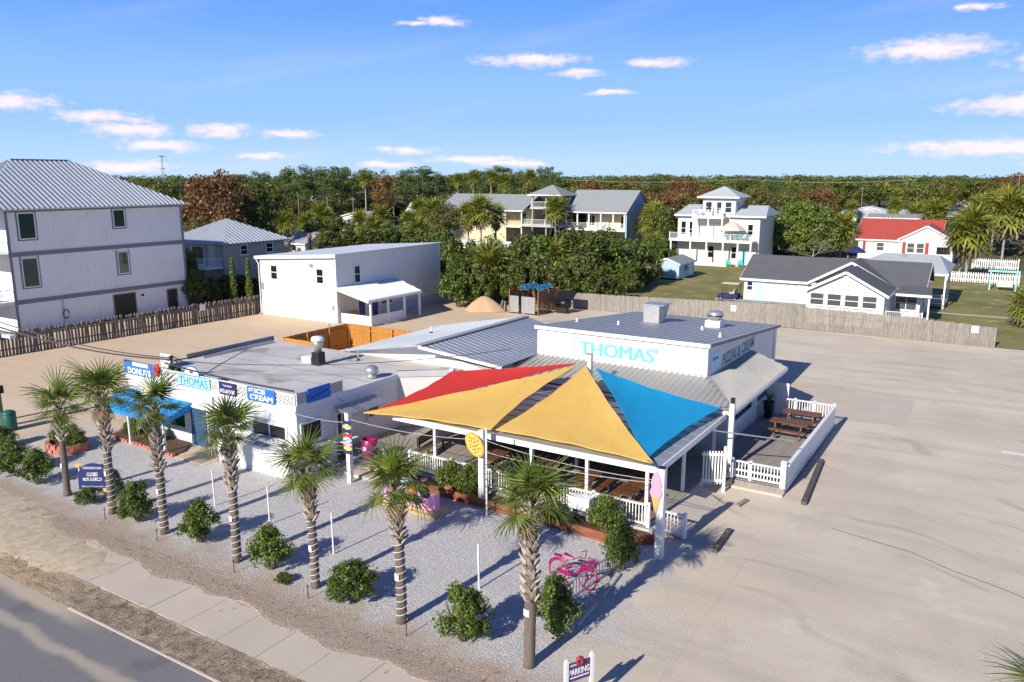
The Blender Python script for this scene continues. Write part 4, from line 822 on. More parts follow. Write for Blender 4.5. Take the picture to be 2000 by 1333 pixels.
s = T('roof_sign_back','unpainted back of a lattice sign frame propped on the flat roof edge','sign frame',(-37.6,25.4,3.05)); lattice(s,'-y',25.5,-38.0,-37.0,3.05,3.75); P(s,'prop',MB().bar((-37.9,25.52,3.7),(-37.9,26.4,3.06),.05,.05).bar((-37.1,25.52,3.7),(-37.1,26.4,3.06),.05,.05),'fence_weathered')
# roof vents
s = T('roof_vent','tall grease vent with a dark base on the flat roof','roof vent',(-31.0,30.1,3.05)); P(s,'curb',MB().box(-31.25,-30.75,29.85,30.35,3.05,3.75),'black'); P(s,'duct',MB().lathe((-31,30.1,3.75),[(.2,0),(.2,.3),(.28,.36),(.3,.62)],16),'galvanised',True); P(s,'hood',MB().lathe((-31,30.1,4.37),[(.34,0),(.36,.1),(.3,.22),(.08,.26)],16),'white_paint',True)
s = T('roof_vent','low dented grey turbine vent on the flat roof near the red sail','roof vent',(-26.6,29.4,3.05)); P(s,'stub',MB().lathe((-26.6,29.4,3.05),[(.26,0),(.26,.22)],14),'galvanised',True); P(s,'turbine',MB().lathe((-26.6,29.4,3.27),[(.22,0),(.36,.1),(.34,.3),(.18,.42),(.03,.46)],14),'galvanised',True)
s = T('roof_duct','white duct cap lying on the flat roof beside the tall vent','roof vent',(-31.9,30.3,3.05)); P(s,'cap',MB().box(-32.2,-31.5,30.0,30.5,3.05,3.4),'white_paint'); P(s,'flange',MB().box(-32.25,-31.45,29.95,30.55,3.051,3.09),'galvanised')
s = T('vent_pipe','thin plumbing vent pipe standing on the flat roof','vent pipe',(-29.9,32.0,3.05)); P(s,'pipe',MB().tube([(-29.9,32,3.05),(-29.9,32,3.6)],.04),'galvanised'); P(s,'boot',MB().lathe((-29.9,32,3.05),[(.12,0),(.05,.12)],10),'black')

# ---- gabled hall with corrugated metal roof
t = T('gabled_hall', 'low hall with a grey corrugated metal gable roof behind the flat-roofed shop', 'building', (-26.8, 38, 0))
P(t,'wall',gable_wall(MB(),-31.9,-21.9,33.42,42.6,3.05,4.02,'y'),'pale_siding')
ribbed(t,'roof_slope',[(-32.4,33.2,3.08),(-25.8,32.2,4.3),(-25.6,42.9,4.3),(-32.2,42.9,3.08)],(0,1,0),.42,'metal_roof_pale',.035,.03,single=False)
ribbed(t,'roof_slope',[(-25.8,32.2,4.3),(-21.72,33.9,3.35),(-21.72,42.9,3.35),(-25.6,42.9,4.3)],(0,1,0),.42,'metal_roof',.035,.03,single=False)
P(t,'ridge_cap',MB().bar((-25.8,32.15,4.33),(-25.6,42.9,4.33),.42,.05),'metal_roof_blue'); P(t,'rake_trim',MB().bar((-25.8,32.14,4.24),(-21.7,33.86,3.28),.05,.16),'white_paint')
s = T('vent_pipe','white plumbing vent pipe on the pale slope of the hall roof','vent pipe',(-29.6,38.2,3.58)); P(s,'pipe',MB().tube([(-29.6,38.2,3.5),(-29.6,38.2,4.0)],.06),'white_paint'); P(s,'boot',MB().lathe((-29.6,38.2,3.56),[(.16,0),(.06,.14)],10),'black')

# ---- box building with the big name sign, and its metal skirt roof
t = T('box_building', 'white box-shaped restaurant building with a flat metal top and a ribbed skirt roof', 'building', (-16.9, 44, 0))
bx0,bx1,by0,by1 = -21.7,-12.03,37.55,51.2; zf, zb = 4.9, 3.7
m = MB().add([(bx0,by0,0),(bx1,by0,0),(bx1,by1,0),(bx0,by1,0),(bx0,by0,zf),(bx1,by0,zf),(bx1,by1,zb),(bx0,by1,zb)],[(0,3,2,1),(4,5,6,7),(0,1,5,4),(1,2,6,5),(2,3,7,6),(3,0,4,7)]); P(t,'wall',m,'white_siding')
ribbed(t,'roof',[(bx0-.1,by0-.1,zf+.06),(bx1+.12,by0-.1,zf+.06),(bx1+.12,by1+.2,zb+.04),(bx0-.1,by1+.2,zb+.04)],(1,0,0),.42,'metal_roof_blue',.03,.025)
P(t,'parapet_trim',MB().box(bx0-.12,bx1+.12,by0-.14,by0-.101,zf-.12,zf+.07),'white_paint'); P(t,'edge_trim',MB().bar((bx1+.14,by0-.1,zf),(bx1+.14,by1+.2,zb-.02),.04,.16),'trim_grey')
# skirt roof: front slope, hip, right slope
ek = ribbed(t,'skirt_front',[(-23.9,34.25,2.86),(-9.72,34.25,2.72),(bx1,by0-.002,3.27),(bx0,by0-.002,3.32),(-23.4,35.6,3.1)],(1,0,0),.31,'skirt_roof',.03,.035)
er = ribbed(t,'skirt_side',[(-9.72,34.25,2.72),(-9.72,44.3,2.72),(bx1+.002,45.4,3.2),(bx1+.002,by0,3.27)],(0,1,0),.24,'skirt_roof',.03,.035)
P(t,'hip_cap',MB().bar((-9.72,34.25,2.76),(bx1,by0,3.31),.2,.05),'skirt_roof'); P(t,'skirt_fascia',MB().box(-23.9,-9.7,34.19,34.245,2.55,2.7).box(-9.716,-9.67,34.25,44.3,2.52,2.7),'white_paint')
P(t,'side_room_wall',MB().box(bx1+.003,-10.6,36.2,44.6,0,2.6),'pale_siding')
for a0,a1 in ((37.2,40.6),(41.5,43.6)): window(t,'+x',-10.6,a0,a1,1.25,2.25,cross=False,gm='glass_blue')
P(t,'side_room_post',MB().box(-10.598,-10.48,44.3,44.45,0,2.6).box(-10.598,-10.48,41.0,41.12,0,2.6).box(-10.598,-10.48,36.2,36.34,0,2.6),'white_paint')
P(t,'downpipe',MB().tube([(-12.0,50.5,3.5),(-11.93,50.5,.1)],.05),'white_paint'); door(t,'+x',bx1,48.0,49.0,.05,2.05,'wet_panel')
s = T('wall_sign','pink-bordered name sign in large aqua capitals on the front of the box building','sign',(-16.86,by0-.02,3.48)); m = MB(); a0,a1,z0,z1 = -19.42,-14.3,3.48,4.56
for q in ((a0,a1,z0,z0+.035),(a0,a1,z1-.035,z1)): fbox(m,'-y',by0,q[0],q[1],.004,.02,q[2],q[3])
for q in ((a0,a0+.035,z0+.035,z1-.035),(a1-.035,a1,z0+.035,z1-.035)): fbox(m,'-y',by0,q[0],q[1],.004,.02,q[2],q[3])
P(s,'border',m,'border_pink'); text_on(s,"THOMAS'",'-y',by0,-16.9,4.02,4.4,.74,'letter_aqua',d=.004); text_on(s,"THOMAS'",'-y',by0,-16.82,4.02,4.4,.74,'letter_aqua',d=.0055)
s = T('wall_sign','aqua lettering along the shaded side of the box building','sign',(bx1+.02,42.8,3.1)); text_on(s,'PIZZAS & CREAM','+x',bx1,42.9,3.68,5.9,.62,'letter_teal',d=.004,bold=.03,shear=.0)
P(s,'logo_panel',fbox(MB(),'+x',bx1,38.0,39.4,.004,.02,3.45,4.35),'sign_pale_blue'); text_on(s,'Thomas','+x',bx1,38.7,4.05,.9,.2,'letter_teal',d=.021)
s = T('roof_unit','pale grey air handling cabinet on the metal roof of the box building','roof unit',(-18.1,45.5,4.2)); P(s,'cabinet',MB().add([(-18.6,45.1,4.1),(-17.6,45.1,4.1),(-17.6,46.0,4.1),(-18.6,46.0,4.1),(-18.6,45.1,5.35),(-17.6,45.1,5.35),(-17.35,46.2,5.35),(-18.6,46.2,5.35)],[(0,3,2,1),(4,5,6,7),(0,1,5,4),(1,2,6,5),(2,3,7,6),(3,0,4,7)]),'galvanised'); P(s,'base_flashing',MB().box(-18.68,-17.52,45.02,46.08,4.05,4.2),'white_paint'); P(s,'lid',MB().box(-18.65,-17.3,45.05,46.25,5.352,5.4),'galvanised')
s = T('exhaust_fan','round mushroom exhaust fan on a square curb on the metal roof','roof vent',(-14.5,46.2,4.1)); P(s,'curb',MB().box(-14.95,-14.05,45.75,46.65,4.0,4.62),'white_paint'); P(s,'fan_body',MB().lathe((-14.5,46.2,4.62),[(.3,0),(.32,.1),(.44,.14),(.46,.4),(.4,.52),(.15,.58)],20),'galvanised',True); P(s,'louvre',MB().lathe((-14.5,46.2,4.88),[(.465,0),(.475,.03),(.465,.06)],20,False),'black_metal')
for (x,y,z), lb in zip(((-18.9,42.1,4.48),(-21.2,41.3,4.55),(-14.46,43.8,4.33),(-12.62,41.25,4.56)),('near the grey cabinet','at the hall side','in front of the round fan','at the edge above the side lettering')):
    s = T('vent_pipe','small white vent pipe on the box building roof '+lb,'vent pipe',(x,y,z)); P(s,'pipe',MB().tube([(x,y,z-.05),(x,y,z+.3)],.06),'white_paint'); P(s,'boot',MB().lathe((x,y,z),[(.15,0),(.07,.12)],10),'white_paint')

# ---- patio: deck, posts, roof
t = T('patio', 'open dining patio with a timber deck and a low flat roof on white posts', 'patio', (-17, 30, 0))
me = mesh('deck_board', MB().box(-.068,.068,0,8.3,-.03,0), 'deck_wood'); x = -25.8
while x < -10.2: inst(t,'deck_board',me,(x+.07+17,25.95-30,.32+random.uniform(-.004,.004))); x += .145
P(t,'deck_skirt',MB().box(-21.6,-10.15,25.86,25.94,0,.285),'plinth_grey'); P(t,'deck_skirt',MB().box(-10.16,-10.1,25.95,34.2,0,.285),'plinth_grey')
P(t,'roof',MB().slab([(-22.4,26.05,2.66),(-10.0,26.05,2.66),(-10.0,34.18,2.52),(-22.4,34.18,2.52)],.06),'metal_roof')
P(t,'front_beam',MB().box(-22.4,-9.98,26.0,26.045,2.45,2.68),'white_paint'); P(t,'side_beam',MB().box(-9.995,-9.94,26.05,34.1,2.4,2.64),'white_paint')
rf = t.children[-3]
for i in range(8): P(rf,'roof_lap',MB().bar((-22.3,27.0+.95*i,2.652-.0165*i),(-10.05,27.0+.95*i,2.652-.0165*i),.05,.02),'trim_grey')
for x in (-20.15,-17.7,-15.33,-12.86,-10.4): P(t,'post',MB().box(x-.06,x+.06,26.06,26.18,.32,2.6),'white_paint'); P(t,'bracket',MB().box(x-.22,x+.22,26.07,26.17,2.46,2.6),'white_paint')
for x,y in ((-10.4,30),(-10.4,33.9),(-15.3,30),(-20.1,30)): P(t,'post',MB().box(x-.06,x+.06,y-.06,y+.06,.32,2.5),'white_paint')
P(t,'back_wall',MB().box(-22.4,-12.2,34.25,34.35,.0,2.5),'pale_siding'); P(t,'left_wall',MB().box(-23.0,-22.85,29.6,33.9,.0,2.5),'white_paint')
P(t,'step',MB().box(-24.9,-21.7,25.3,25.95,0,.28),'concrete'); P(t,'step',MB().box(-25.1,-21.5,24.6,25.3,0,.14),'concrete')
P(t,'ramp',MB().slab([(-10.1,26.3,.30),(-9.0,26.3,.02),(-9.0,31.0,.02),(-10.1,31.0,.30)],.02),'concrete')
t2 = T('patio_railing','white baluster railing along the front of the covered patio','railing',(-15.8,25.9,0)); rail(t2,(-21.45,25.98),(-10.25,25.98),.32,.86,.125,posts=(0,.2,.4,.62,.8,1))
t3 = T('ramp_railing','short white baluster railing beside the ice cream cone post','railing',(-9.6,26.5,0)); rail(t3,(-10.15,26.25),(-8.95,26.25),.12,.85,.125,posts=(1,))
t4 = T('step_handrail','white sloping handrail on the steps beside the direction post','railing',(-23,25,0)); P(t4,'handrail',MB().bar((-23.3,24.2,.95),(-22.9,25.9,1.32),.12,.05),'white_paint'); P(t4,'lower_rail',MB().bar((-23.3,24.2,.55),(-22.9,25.9,.85),.06,.08),'white_paint'); P(t4,'post',MB().box(-22.97,-22.85,25.85,25.97,.28,1.3),'white_paint')
s = T('meter_cabinet','white utility cabinet on legs in front of the patio railing','cabinet',(-12.85,25.55,0)); P(s,'cabinet',MB().box(-13.3,-12.4,25.4,25.75,.62,1.1),'plastic_white'); P(s,'leg',MB().box(-13.25,-13.15,25.5,25.6,0,.62),'white_paint'); P(s,'leg',MB().box(-12.55,-12.45,25.5,25.6,0,.62),'white_paint'); P(s,'lid',MB().box(-13.33,-12.37,25.37,25.78,1.101,1.13),'plastic_white')

# picnic tables
def picnic(name, label, loc, rz, group):
    s = T(name,label,'table',loc,group,rz); w = .14
    for i in range(5): P(s,'table_plank',MB().box(-.375+.152*i,-.375+.152*i+w,-.92,.92,.70,.74),'table_top',world=False)
    for sd in (-1,1):
        b = P(s,'bench',MB().box(sd*.64-.14,sd*.64-.005,-.92,.92,.41,.45).box(sd*.64+.005,sd*.64+.14,-.92,.92,.41,.45),'table_top',world=False)
    for y in (-.62,.62):
        P(s,'leg_frame',MB().bar((-.62,y,0),(-.22,y,.7),.09,.045,Vector((0,1,0))).bar((.62,y,0),(.22,y,.7),.09,.045,Vector((0,1,0))).bar((-.76,y+.046,.37),(.76,y+.046,.37),.045,.09).bar((-.36,y+.046,.66),(.36,y+.046,.66),.045,.07),'table_wood',world=False)
    return s
p0 = picnic('picnic_table','brown timber picnic table under the patio roof',(-11.6,27.6,.32),0,'picnic tables on the covered patio')
for i,(x,y) in enumerate(((-13.6,27.9),(-15.9,27.7),(-18.2,28.0),(-12.2,30.6),(-14.6,31.0),(-17.0,30.8),(-19.6,30.6),(-13.0,33.0),(-17.6,33.0))): copy_tree(p0,(x,y,.32),R(random.uniform(-4,4)))
lounge = T('timber_bench','dark slatted timber bench at the open left end of the patio','bench',(-21.9,28.2,.32),None,R(8))
for i in range(3): P(lounge,'seat_slat',MB().box(-.3+.16*i,-.16+.16*i,-.8,.8,.42,.46),'table_wood',world=False)
for i in range(3): P(lounge,'back_slat',MB().box(-.38,-.34,-.8,.8,.55+.14*i,.66+.14*i),'table_wood',world=False)
for y in (-.7,.7): P(lounge,'leg',MB().box(-.38,-.3,y-.05,y+.05,0,.95).box(.12,.2,y-.05,y+.05,0,.42),'table_wood',world=False)

# ---- timber planter bed in front of the patio
t = T('planter_bed','long low reddish timber planter edging in front of the patio','planter',(-15,24.9,0))
def bed_edge(p,q):
    for k,(z,d) in enumerate(((.07,0),(.2,.01),(.32,-.008))):
        L = (Vector(q)-Vector(p)).length; n = max(1,round(L/2.3)); a,b = Vector((*p,0)),Vector((*q,0))
        for i in range(n): P(t,'edging_board',MB().bar(a.lerp(b,(i+.005)/n)+Vector((0,d,z)),a.lerp(b,(i+.995)/n)+Vector((0,d,z)),.07,.118),'bed_wood')
bed_edge((-21.2,25.0),(-11.1,24.6)); bed_edge((-11.05,24.6),(-9.75,25.4)); P(t,'soil',MB().prism([(-21.2,25.05),(-11.1,24.66),(-9.85,25.4),(-10.2,25.8),(-21.2,25.8)],.02,.22),'mulch')

# ---- side deck with its own railings
t = T('side_deck','raised side deck enclosed by white railings beside the box building','deck',(-8,38,0)); me = mesh('deck_board', MB().box(-.068,.068,0,10.6,-.03,0), 'deck_wood'); x = -10.5
while x < -6.95: inst(t,'deck_board',me,(x+.07+8,32.62-38,.3+random.uniform(-.003,.003))); x += .145
P(t,'deck_rim',MB().box(-9.2,-6.9,32.52,32.6,0,.26),'fence_weathered'); P(t,'rim_step',MB().box(-9.2,-6.9,32.2,32.5,.0,.1),'concrete')
t2 = T('deck_railing','white railing of two baluster tiers across the front of the side deck','railing',(-8,32.6,0)); rail(t2,(-9.15,32.66),(-6.98,32.66),.3,.78,.13,posts=(0,.36)); P(t2,'middle_rail',MB().box(-9.1,-7.1,32.63,32.69,.66,.73),'white_paint'); P(t2,'corner_post',MB().box(-7.12,-6.9,32.55,32.77,.0,1.42),'white_paint')
t2 = T('deck_screen','long solid white board railing on the parking side of the deck','railing',(-6.9,38,0)); me = mesh('screen_board', MB().box(-.015,.015,.004,.19,0,1.05), 'white_paint'); y = 32.8
while y < 43.1: inst(t2,'screen_board',me,(0+random.uniform(-.004,.004),y-38,.12)); y += .195
P(t2,'top_rail',MB().box(-6.98,-6.82,32.78,43.2,1.19,1.25),'white_paint')
for z in (.3,.9): P(t2,'stringer',MB().box(-6.99,-6.92,32.8,43.1,z,z+.09),'white_paint')
t2 = T('deck_railing','white baluster railing across the far end of the side deck','railing',(-8.3,43.2,0)); rail(t2,(-9.9,43.15),(-6.95,43.15),.3,.95,.13,posts=(0,.33,.67,1))
t2 = T('privacy_panel','tall shaded white panel behind the far corner of the side deck','panel',(-9.9,43.6,0))
for i in range(7): m = MB().box(-10.55+.17*i,-10.39+.17*i,43.5,43.53,.1,2.0); P(t2,'panel_board',m,'white_paint')
p1 = picnic('picnic_table','varnished picnic table on the side deck nearer its baluster railing',(-8.25,41.7,.3),R(90),'picnic tables on the side deck'); copy_tree(p1,(-8.4,39.7,.3),R(88),label='varnished picnic table in the middle of the side deck')
s = T('tall_planter','tall black tapered planter with a small plant beside the far deck railing','planter',(-10.1,42.3,.3)); P(s,'pot',MB().lathe((-10.1,42.3,.3),[(.2,0),(.3,.85),(.32,.9),(.27,.9),(.25,.82)],14,False),'black',True); P(s,'soil',MB().lathe((-10.1,42.3,1.1),[(.26,0),(.02,.01)],14),'mulch')
m = MB()
for k in range(14): a = k*.9; m.tube([(-10.1,42.3,1.1),(-10.1+.1*math.cos(a),42.3+.1*math.sin(a),1.45),(-10.1+.26*math.cos(a),42.3+.26*math.sin(a),1.6+.1*(k%3))],[.02,.03,.004],4)
P(s,'leaves',m,'leaf_shrub')
t2 = T('deck_gate','tall white slatted gate standing open between patio and side deck','gate',(-9.5,31.5,0)); P(t2,'gate_post',MB().box(-9.22,-9.1,31.5,31.62,0,2.0),'white_paint')
for z in (.5,1.65): P(t2,'gate_rail',MB().bar((-9.24,31.52,z),(-10.0,31.1,z),.05,.1),'white_paint')
for i in range(7): f = (i+.3)/7; P(t2,'gate_slat',MB().bar((-9.26-.74*f,31.5-.42*f,.35),(-9.26-.74*f,31.5-.42*f,1.8),.03,.06),'white_paint')

# ---- shade sails and the posts that hold them
mast = (-16.8,34.2)
s = T('sail_mast','white mast rising through the roof where all the shade sails meet','mast',(*mast,.32))
P(s,'shaft',MB().box(mast[0]-.1,mast[0]+.1,mast[1]-.1,mast[1]+.1,.32,4.5),'white_paint'); P(s,'cap',MB().box(mast[0]-.2,mast[0]+.11,mast[1]-.11,mast[1]+.11,4.502,4.55),'galvanised'); P(s,'speaker',MB().box(mast[0]+.12,mast[0]+.34,mast[1]-.12,mast[1]+.1,3.0,3.22),'black')
s = T('sail_post','white square post at the upper corner of the red sail','post',(-22.9,31.2,.32)); P(s,'shaft',MB().box(-23.0,-22.8,31.1,31.3,.32,3.6),'white_paint'); P(s,'cap',MB().box(-23.02,-22.78,31.08,31.32,3.602,3.65),'white_paint')
s = T('sail_post','white post with a black lamp on top beside the blue sail','post',(-9.5,33.4,0)); P(s,'shaft',MB().box(-9.6,-9.4,33.3,33.5,0,3.36),'white_paint'); P(s,'lamp',MB().box(-9.58,-9.42,33.32,33.48,3.362,3.6),'black')
s = T('pizza_post','leaning white post carrying a round pizza sign','sign post',(-17.05,25.2,.2)); P(s,'shaft',MB().bar((-17.05,25.15,.0),(-17.15,25.3,3.08),.24,.24),'white_paint')
pz = T('pizza_sign','round painted pizza sign with cheese slices on the white post','sign',(-17.25,25.05,2.3)); c = Vector((-17.3,25.02,2.52)); rt = Vector((.72,-.12,-.68)).normalized(); nrm = Vector((-.1,-1,.25)).normalized(); upv = nrm.cross(rt).normalized()*-1
nrm = rt.cross(upv).normalized()
if nrm.y > 0: upv = -upv; nrm = -nrm
def disc(c,r,ru,n,d0,d1,mat,name,par):
    m = MB(); A = [c+rt*(r*math.cos(2*math.pi*i/n))+upv*(ru*math.sin(2*math.pi*i/n)) for i in range(n)]; m.add([a+nrm*d0 for a in A]+[a+nrm*d1 for a in A],[tuple(range(n-1,-1,-1)),tuple(range(n,2*n))]+[(i,(i+1)%n,n+(i+1)%n,n+i) for i in range(n)]); return P(par,name,m,mat)
disc(c,.56,.36,28,0,.05,'pizza_crust','crust',pz); disc(c,.48,.29,28,.051,.065,'pizza_cheese','cheese',pz)
for k in range(20): a = k*2.39996; rr = math.sqrt((k+.5)/20)*.86; disc(c+rt*(.46*rr*math.cos(a))+upv*(.27*rr*math.sin(a)),.042,.034,9,.066,.074,'pepperoni','topping',pz)
s = T('lamp_pole','thin white pole standing beside the pizza post','pole',(-16.25,24.25,0)); P(s,'shaft',MB().tube([(-16.25,24.25,0),(-16.27,24.28,3.6)],.035,8),'white_paint'); P(s,'collar',MB().tube([(-16.25,24.25,1.5),(-16.25,24.25,1.56)],.05,8),'galvanised')
s = T('cone_post','tall white square post with a painted ice cream cone at the patio corner','sign post',(-9.2,24.5,0)); P(s,'shaft',MB().box(-9.36,-9.1,24.37,24.63,0,3.3),'white_paint'); P(s,'cap',MB().box(-9.34,-9.12,24.39,24.61,3.302,3.34),'black')
def cut(name,pts,y,th,mat,par): n=len(pts); return P(par,name,MB().add([(x,y,z) for x,z in pts]+[(x,y-th,z) for x,z in pts],[tuple(range(n)),tuple(range(2*n-1,n-1,-1))]+[(i,n+i,n+(i+1)%n,(i+1)%n) for i in range(n)]),mat)
cs = T('cone_sign','flat cut-out of a pink soft-serve ice cream in a tan cone','sign',(-9.35,24.34,1.6)); cut('cone',[(-9.36,1.55),(-9.2,2.3),(-9.52,2.3)],24.36,.04,'cone',cs)
cut('soft_serve',[(-9.52,2.28),(-9.2,2.28),(-9.14,2.45),(-9.2,2.62),(-9.16,2.75),(-9.22,2.95),(-9.3,3.12),(-9.36,3.2),(-9.44,3.14),(-9.5,3.0),(-9.54,2.8),(-9.52,2.62),(-9.58,2.45)],24.357,.055,'cream_pink',cs)
def sail(name,label,corners,mat,curve=.10,sagd=.25,n=16):
    cv = curve if isinstance(curve,tuple) else (curve,)*3; A,B,C = [Vector(c) for c in corners]; cen = (A+B+C)/3; idx = {}; vs = []; fs = []
    for i in range(n+1):
        for j in range(n+1-i):
            u,v = i/n,j/n; w = 1-u-v; p = A*w+B*u+C*v
            ed = [4*w*u*(1-v)**6,4*u*v*(1-w)**6,4*w*v*(1-u)**6]
            p = p.lerp(cen, 1.5*max(cv[0]*ed[0],cv[1]*ed[1],cv[2]*ed[2]) if min(cv) >= 0 else 1.5*(cv[0]*ed[0]+cv[1]*ed[1]+cv[2]*ed[2])); p.z -= sagd*27*u*v*w*.5
            for k_,(q_,r1,r2) in enumerate(((w,u,v),(u,v,w),(v,w,u))): p.z += .05*math.sin((r1-r2)*22+k_*2)*q_**2*(1-q_)*2.2
            idx[i,j] = len(vs); vs.append(p)
    for i in range(n):
        for j in range(n-i):
            fs.append((idx[i,j],idx[i+1,j],idx[i,j+1]))
            if j < n-i-1: fs.append((idx[i+1,j],idx[i+1,j+1],idx[i,j+1]))
    lo = min((A,B,C),key=lambda q:q.z); s = T(name,label,'shade sail',tuple(lo),'shade sails over the patio'); P(s,'cloth',MB().add(vs,fs),mat,True); ez = Vector((0,0,-.012))
    for a,b in ((0,1),(1,2),(0,2)):
        if (a,b) == (0,1): pts = [vs[idx[i,0]] for i in range(n+1)]
        elif (a,b) == (1,2): pts = [vs[idx[n-j,j]] for j in range(n+1)]
        else: pts = [vs[idx[0,j]] for j in range(n+1)]
        P(s,'hem',MB().tube([p+ez for p in pts],.022,5),mat)
    return s
ap = Vector((mast[0],mast[1],4.12))
sail('shade_sail','red triangular shade sail stretched beside the flat roof',[(-23.15,25.75,2.84),(-22.85,31.1,3.55),(ap.x-.7,ap.y-.15,4.02)],'sail_red',(.1,.05,-.1))
sail('shade_sail','yellow triangular shade sail reaching to the shop wall past the pizza post',[(-23.5,25.35,2.78),(ap.x-.6,ap.y-.45,3.94),(-17.2,26.0,2.9)],'sail_yellow',(.05,.09,.05))
sail('shade_sail','large yellow triangular shade sail between the pizza post and the cone post',[(-17.0,26.1,2.9),(ap.x-.12,ap.y-.25,4.0),(-10.1,25.9,2.86)],'sail_yellow',(.07,.05,.04))
sail('shade_sail','bright blue triangular shade sail on the parking side of the patio',[(-10.55,26.25,2.84),(ap.x+.45,ap.y-.25,3.95),(-10.2,34.0,2.9)],'sail_blue',(.06,.08,.05))
def rope(label,p,q,d=.05,r=.015,mat='cable',name='tension_cable'):
    pts = sag(p,q,d); return solo(name,MB().tube(pts,r,5),mat,label,'cable',base=tuple(pts[0]))
rope('short cable tying the red sail to its white post',(-22.7,31.0,3.42),(-22.85,31.15,3.5),0); rope('cable tying the yellow sail tip to the shop wall',(-23.5,25.35,2.78),(-25.9,26.2,2.9),.02)
rope('cable tying the large yellow sail to the cone post',(-10.1,25.9,2.86),(-9.3,24.6,3.1),.01); rope('cable tying the blue sail to the cone post',(-10.55,26.25,2.84),(-9.25,24.6,3.2),.02); rope('cable tying the blue sail to the lamp-topped post',(-10.25,34.0,2.9),(-9.55,33.45,3.2),.01)
rope('string light cable from the direction post to the pizza post',(-23.15,24.1,2.85),(-17.1,25.2,2.7),.18,.014,'cable_pale','light_string'); rope('string light cable from the pizza post to the cone post',(-17.05,25.15,2.75),(-9.3,24.45,2.85),.2,.014,'cable_pale','light_string'); rope('lower string light cable between pizza post and cone post',(-17.05,25.15,2.25),(-9.3,24.45,2.75),.16,.014,'cable_pale','light_string')
rope('pale pipe spanning from the patio roof to the side deck screen',(-10.0,32.0,2.45),(-6.95,33.9,1.95),.0,.035,'galvanised','span_pipe')
rope('string light cable from the shop corner to the direction post',(-26.0,23.6,2.8),(-23.25,24.05,2.7),.08,.014,'cable_pale','light_string')
# ------------------------------------------------------------------ signs and small things on the forecourt
Z = Vector((0,0,1))
# navy closed-season board, tilted back between two garlanded stakes
t = T('season_board','navy arched notice board saying closed, with garlands, between the first palms','sign',(-30.8,17.15,0)); c = Vector((-30.8,17.1,.98)); rgt = Vector((.87,.48,.02)).normalized(); upb = Vector((-.08,.16,1)).normalized(); nb = rgt.cross(upb).normalized(); upb = nb.cross(rgt)
if nb.y > 0: nb = -nb
pts = [(-.58,-.5),(.58,-.5),(.6,.12),(.54,.32),(.4,.46),(.2,.55),(0,.58),(-.2,.55),(-.4,.46),(-.54,.32),(-.6,.12)]; A = [c+rgt*x+upb*y for x,y in pts]; n = len(A)
P(t,'board',MB().add([a for a in A]+[a-nb*.04 for a in A],[tuple(range(n)),tuple(range(2*n-1,n-1,-1))]+[(i,n+i,n+(i+1)%n,(i+1)%n) for i in range(n)]),'sign_navy')
rt2 = rgt if rgt.cross(upb).dot(nb) > 0 else -rgt
for body,y,w,h,b in (('THOMAS DONUT & SNACK',.38,.8,.09,0),('CLOSED',.12,.46,.15,.01),('NOV.12-DEC.21',-.08,.78,.13,.01),('Thank you! See you soon!',-.38,.9,.08,0)): lettering(t,body,c+upb*y+nb*.004,rt2,upb,w,h,'letter_white',.008,b)
for sx in (-1,1): P(t,'stake',MB().bar(c+rgt*(.6*sx)-nb*.06+upb*.5,Vector((c.x+.52*sx,c.y+.3*sx+.1,0)),.05,.05),'white_paint')
for sx,sy in ((-.6,.5),(.6,.35),(.55,-.5),(-.5,.55)):
    m = MB()
    for k in range(9): a = k*.7; q = c+rgt*sx+upb*sy+nb*.03; m.tube([q,q+rgt*(.1*math.cos(a))+upb*(.1*math.sin(a))+nb*.03],[.03,.012],4)
    P(t,'garland',m,random.choice(['pizza_cheese','cone']))
# pink snack shop sign on a pallet base with donut cut-outs
t = T('snack_sign','pink shop sign on a timber pallet base with donut cut-outs on top','sign',(-19.0,22.9,0)); y = 22.85
P(t,'panel',MB().box(-20.25,-17.75,y,y+.06,.36,1.02),'panel_pink'); P(t,'side_panel',MB().box(-17.75,-17.71,y,y+.3,.36,1.0),'panel_pink'); P(t,'side_panel',MB().box(-20.29,-20.25,y,y+.3,.36,1.0),'panel_pink')
for z in (.02,.2): P(t,'pallet_board',MB().box(-20.3,-17.7,y-.03,y+.03,z+.02,z+.15),'pallet_wood')
for x in (-20.25,-19.05,-17.85): P(t,'pallet_block',MB().box(x,x+.12,y+.031,y+.75,.0,.355),'pallet_wood')
text_on(t,"THOMAS'",'-y',y,-18.95,.82,1.5,.24,'letter_purple',d=.004,bold=.03); text_on(t,'SNACK SHOP','-y',y,-18.85,.6,1.1,.12,'letter_purple',d=.004,bold=.01); P(t,'rule_line',MB().box(-20.1,-19.5,y-.014,y-.004,.46,.475).box(-18.4,-17.85,y-.014,y-.004,.46,.475),'letter_purple')
for x,z,r,mt in ((-18.75,1.15,.26,'orange'),(-18.15,1.08,.24,'black')):
    P(t,'donut_cutout',MB().tube([(x+r*.62*math.cos(a*math.pi/12),y-.06,z+r*.62*math.sin(a*math.pi/12)) for a in range(25)],r*.4,8),mt,True); P(t,'donut_hole',MB().box(x-.05,x+.05,y-.08,y-.02,z-.05,z+.05),'terracotta' if mt=='orange' else 'sign_navy')
P(t,'cup_cutout',MB().lathe((-19.1,y-.02,1.03),[(.14,0),(.2,.35),(.22,.37),(.16,.5),(.03,.55)],12),'sign_pale_blue',True)
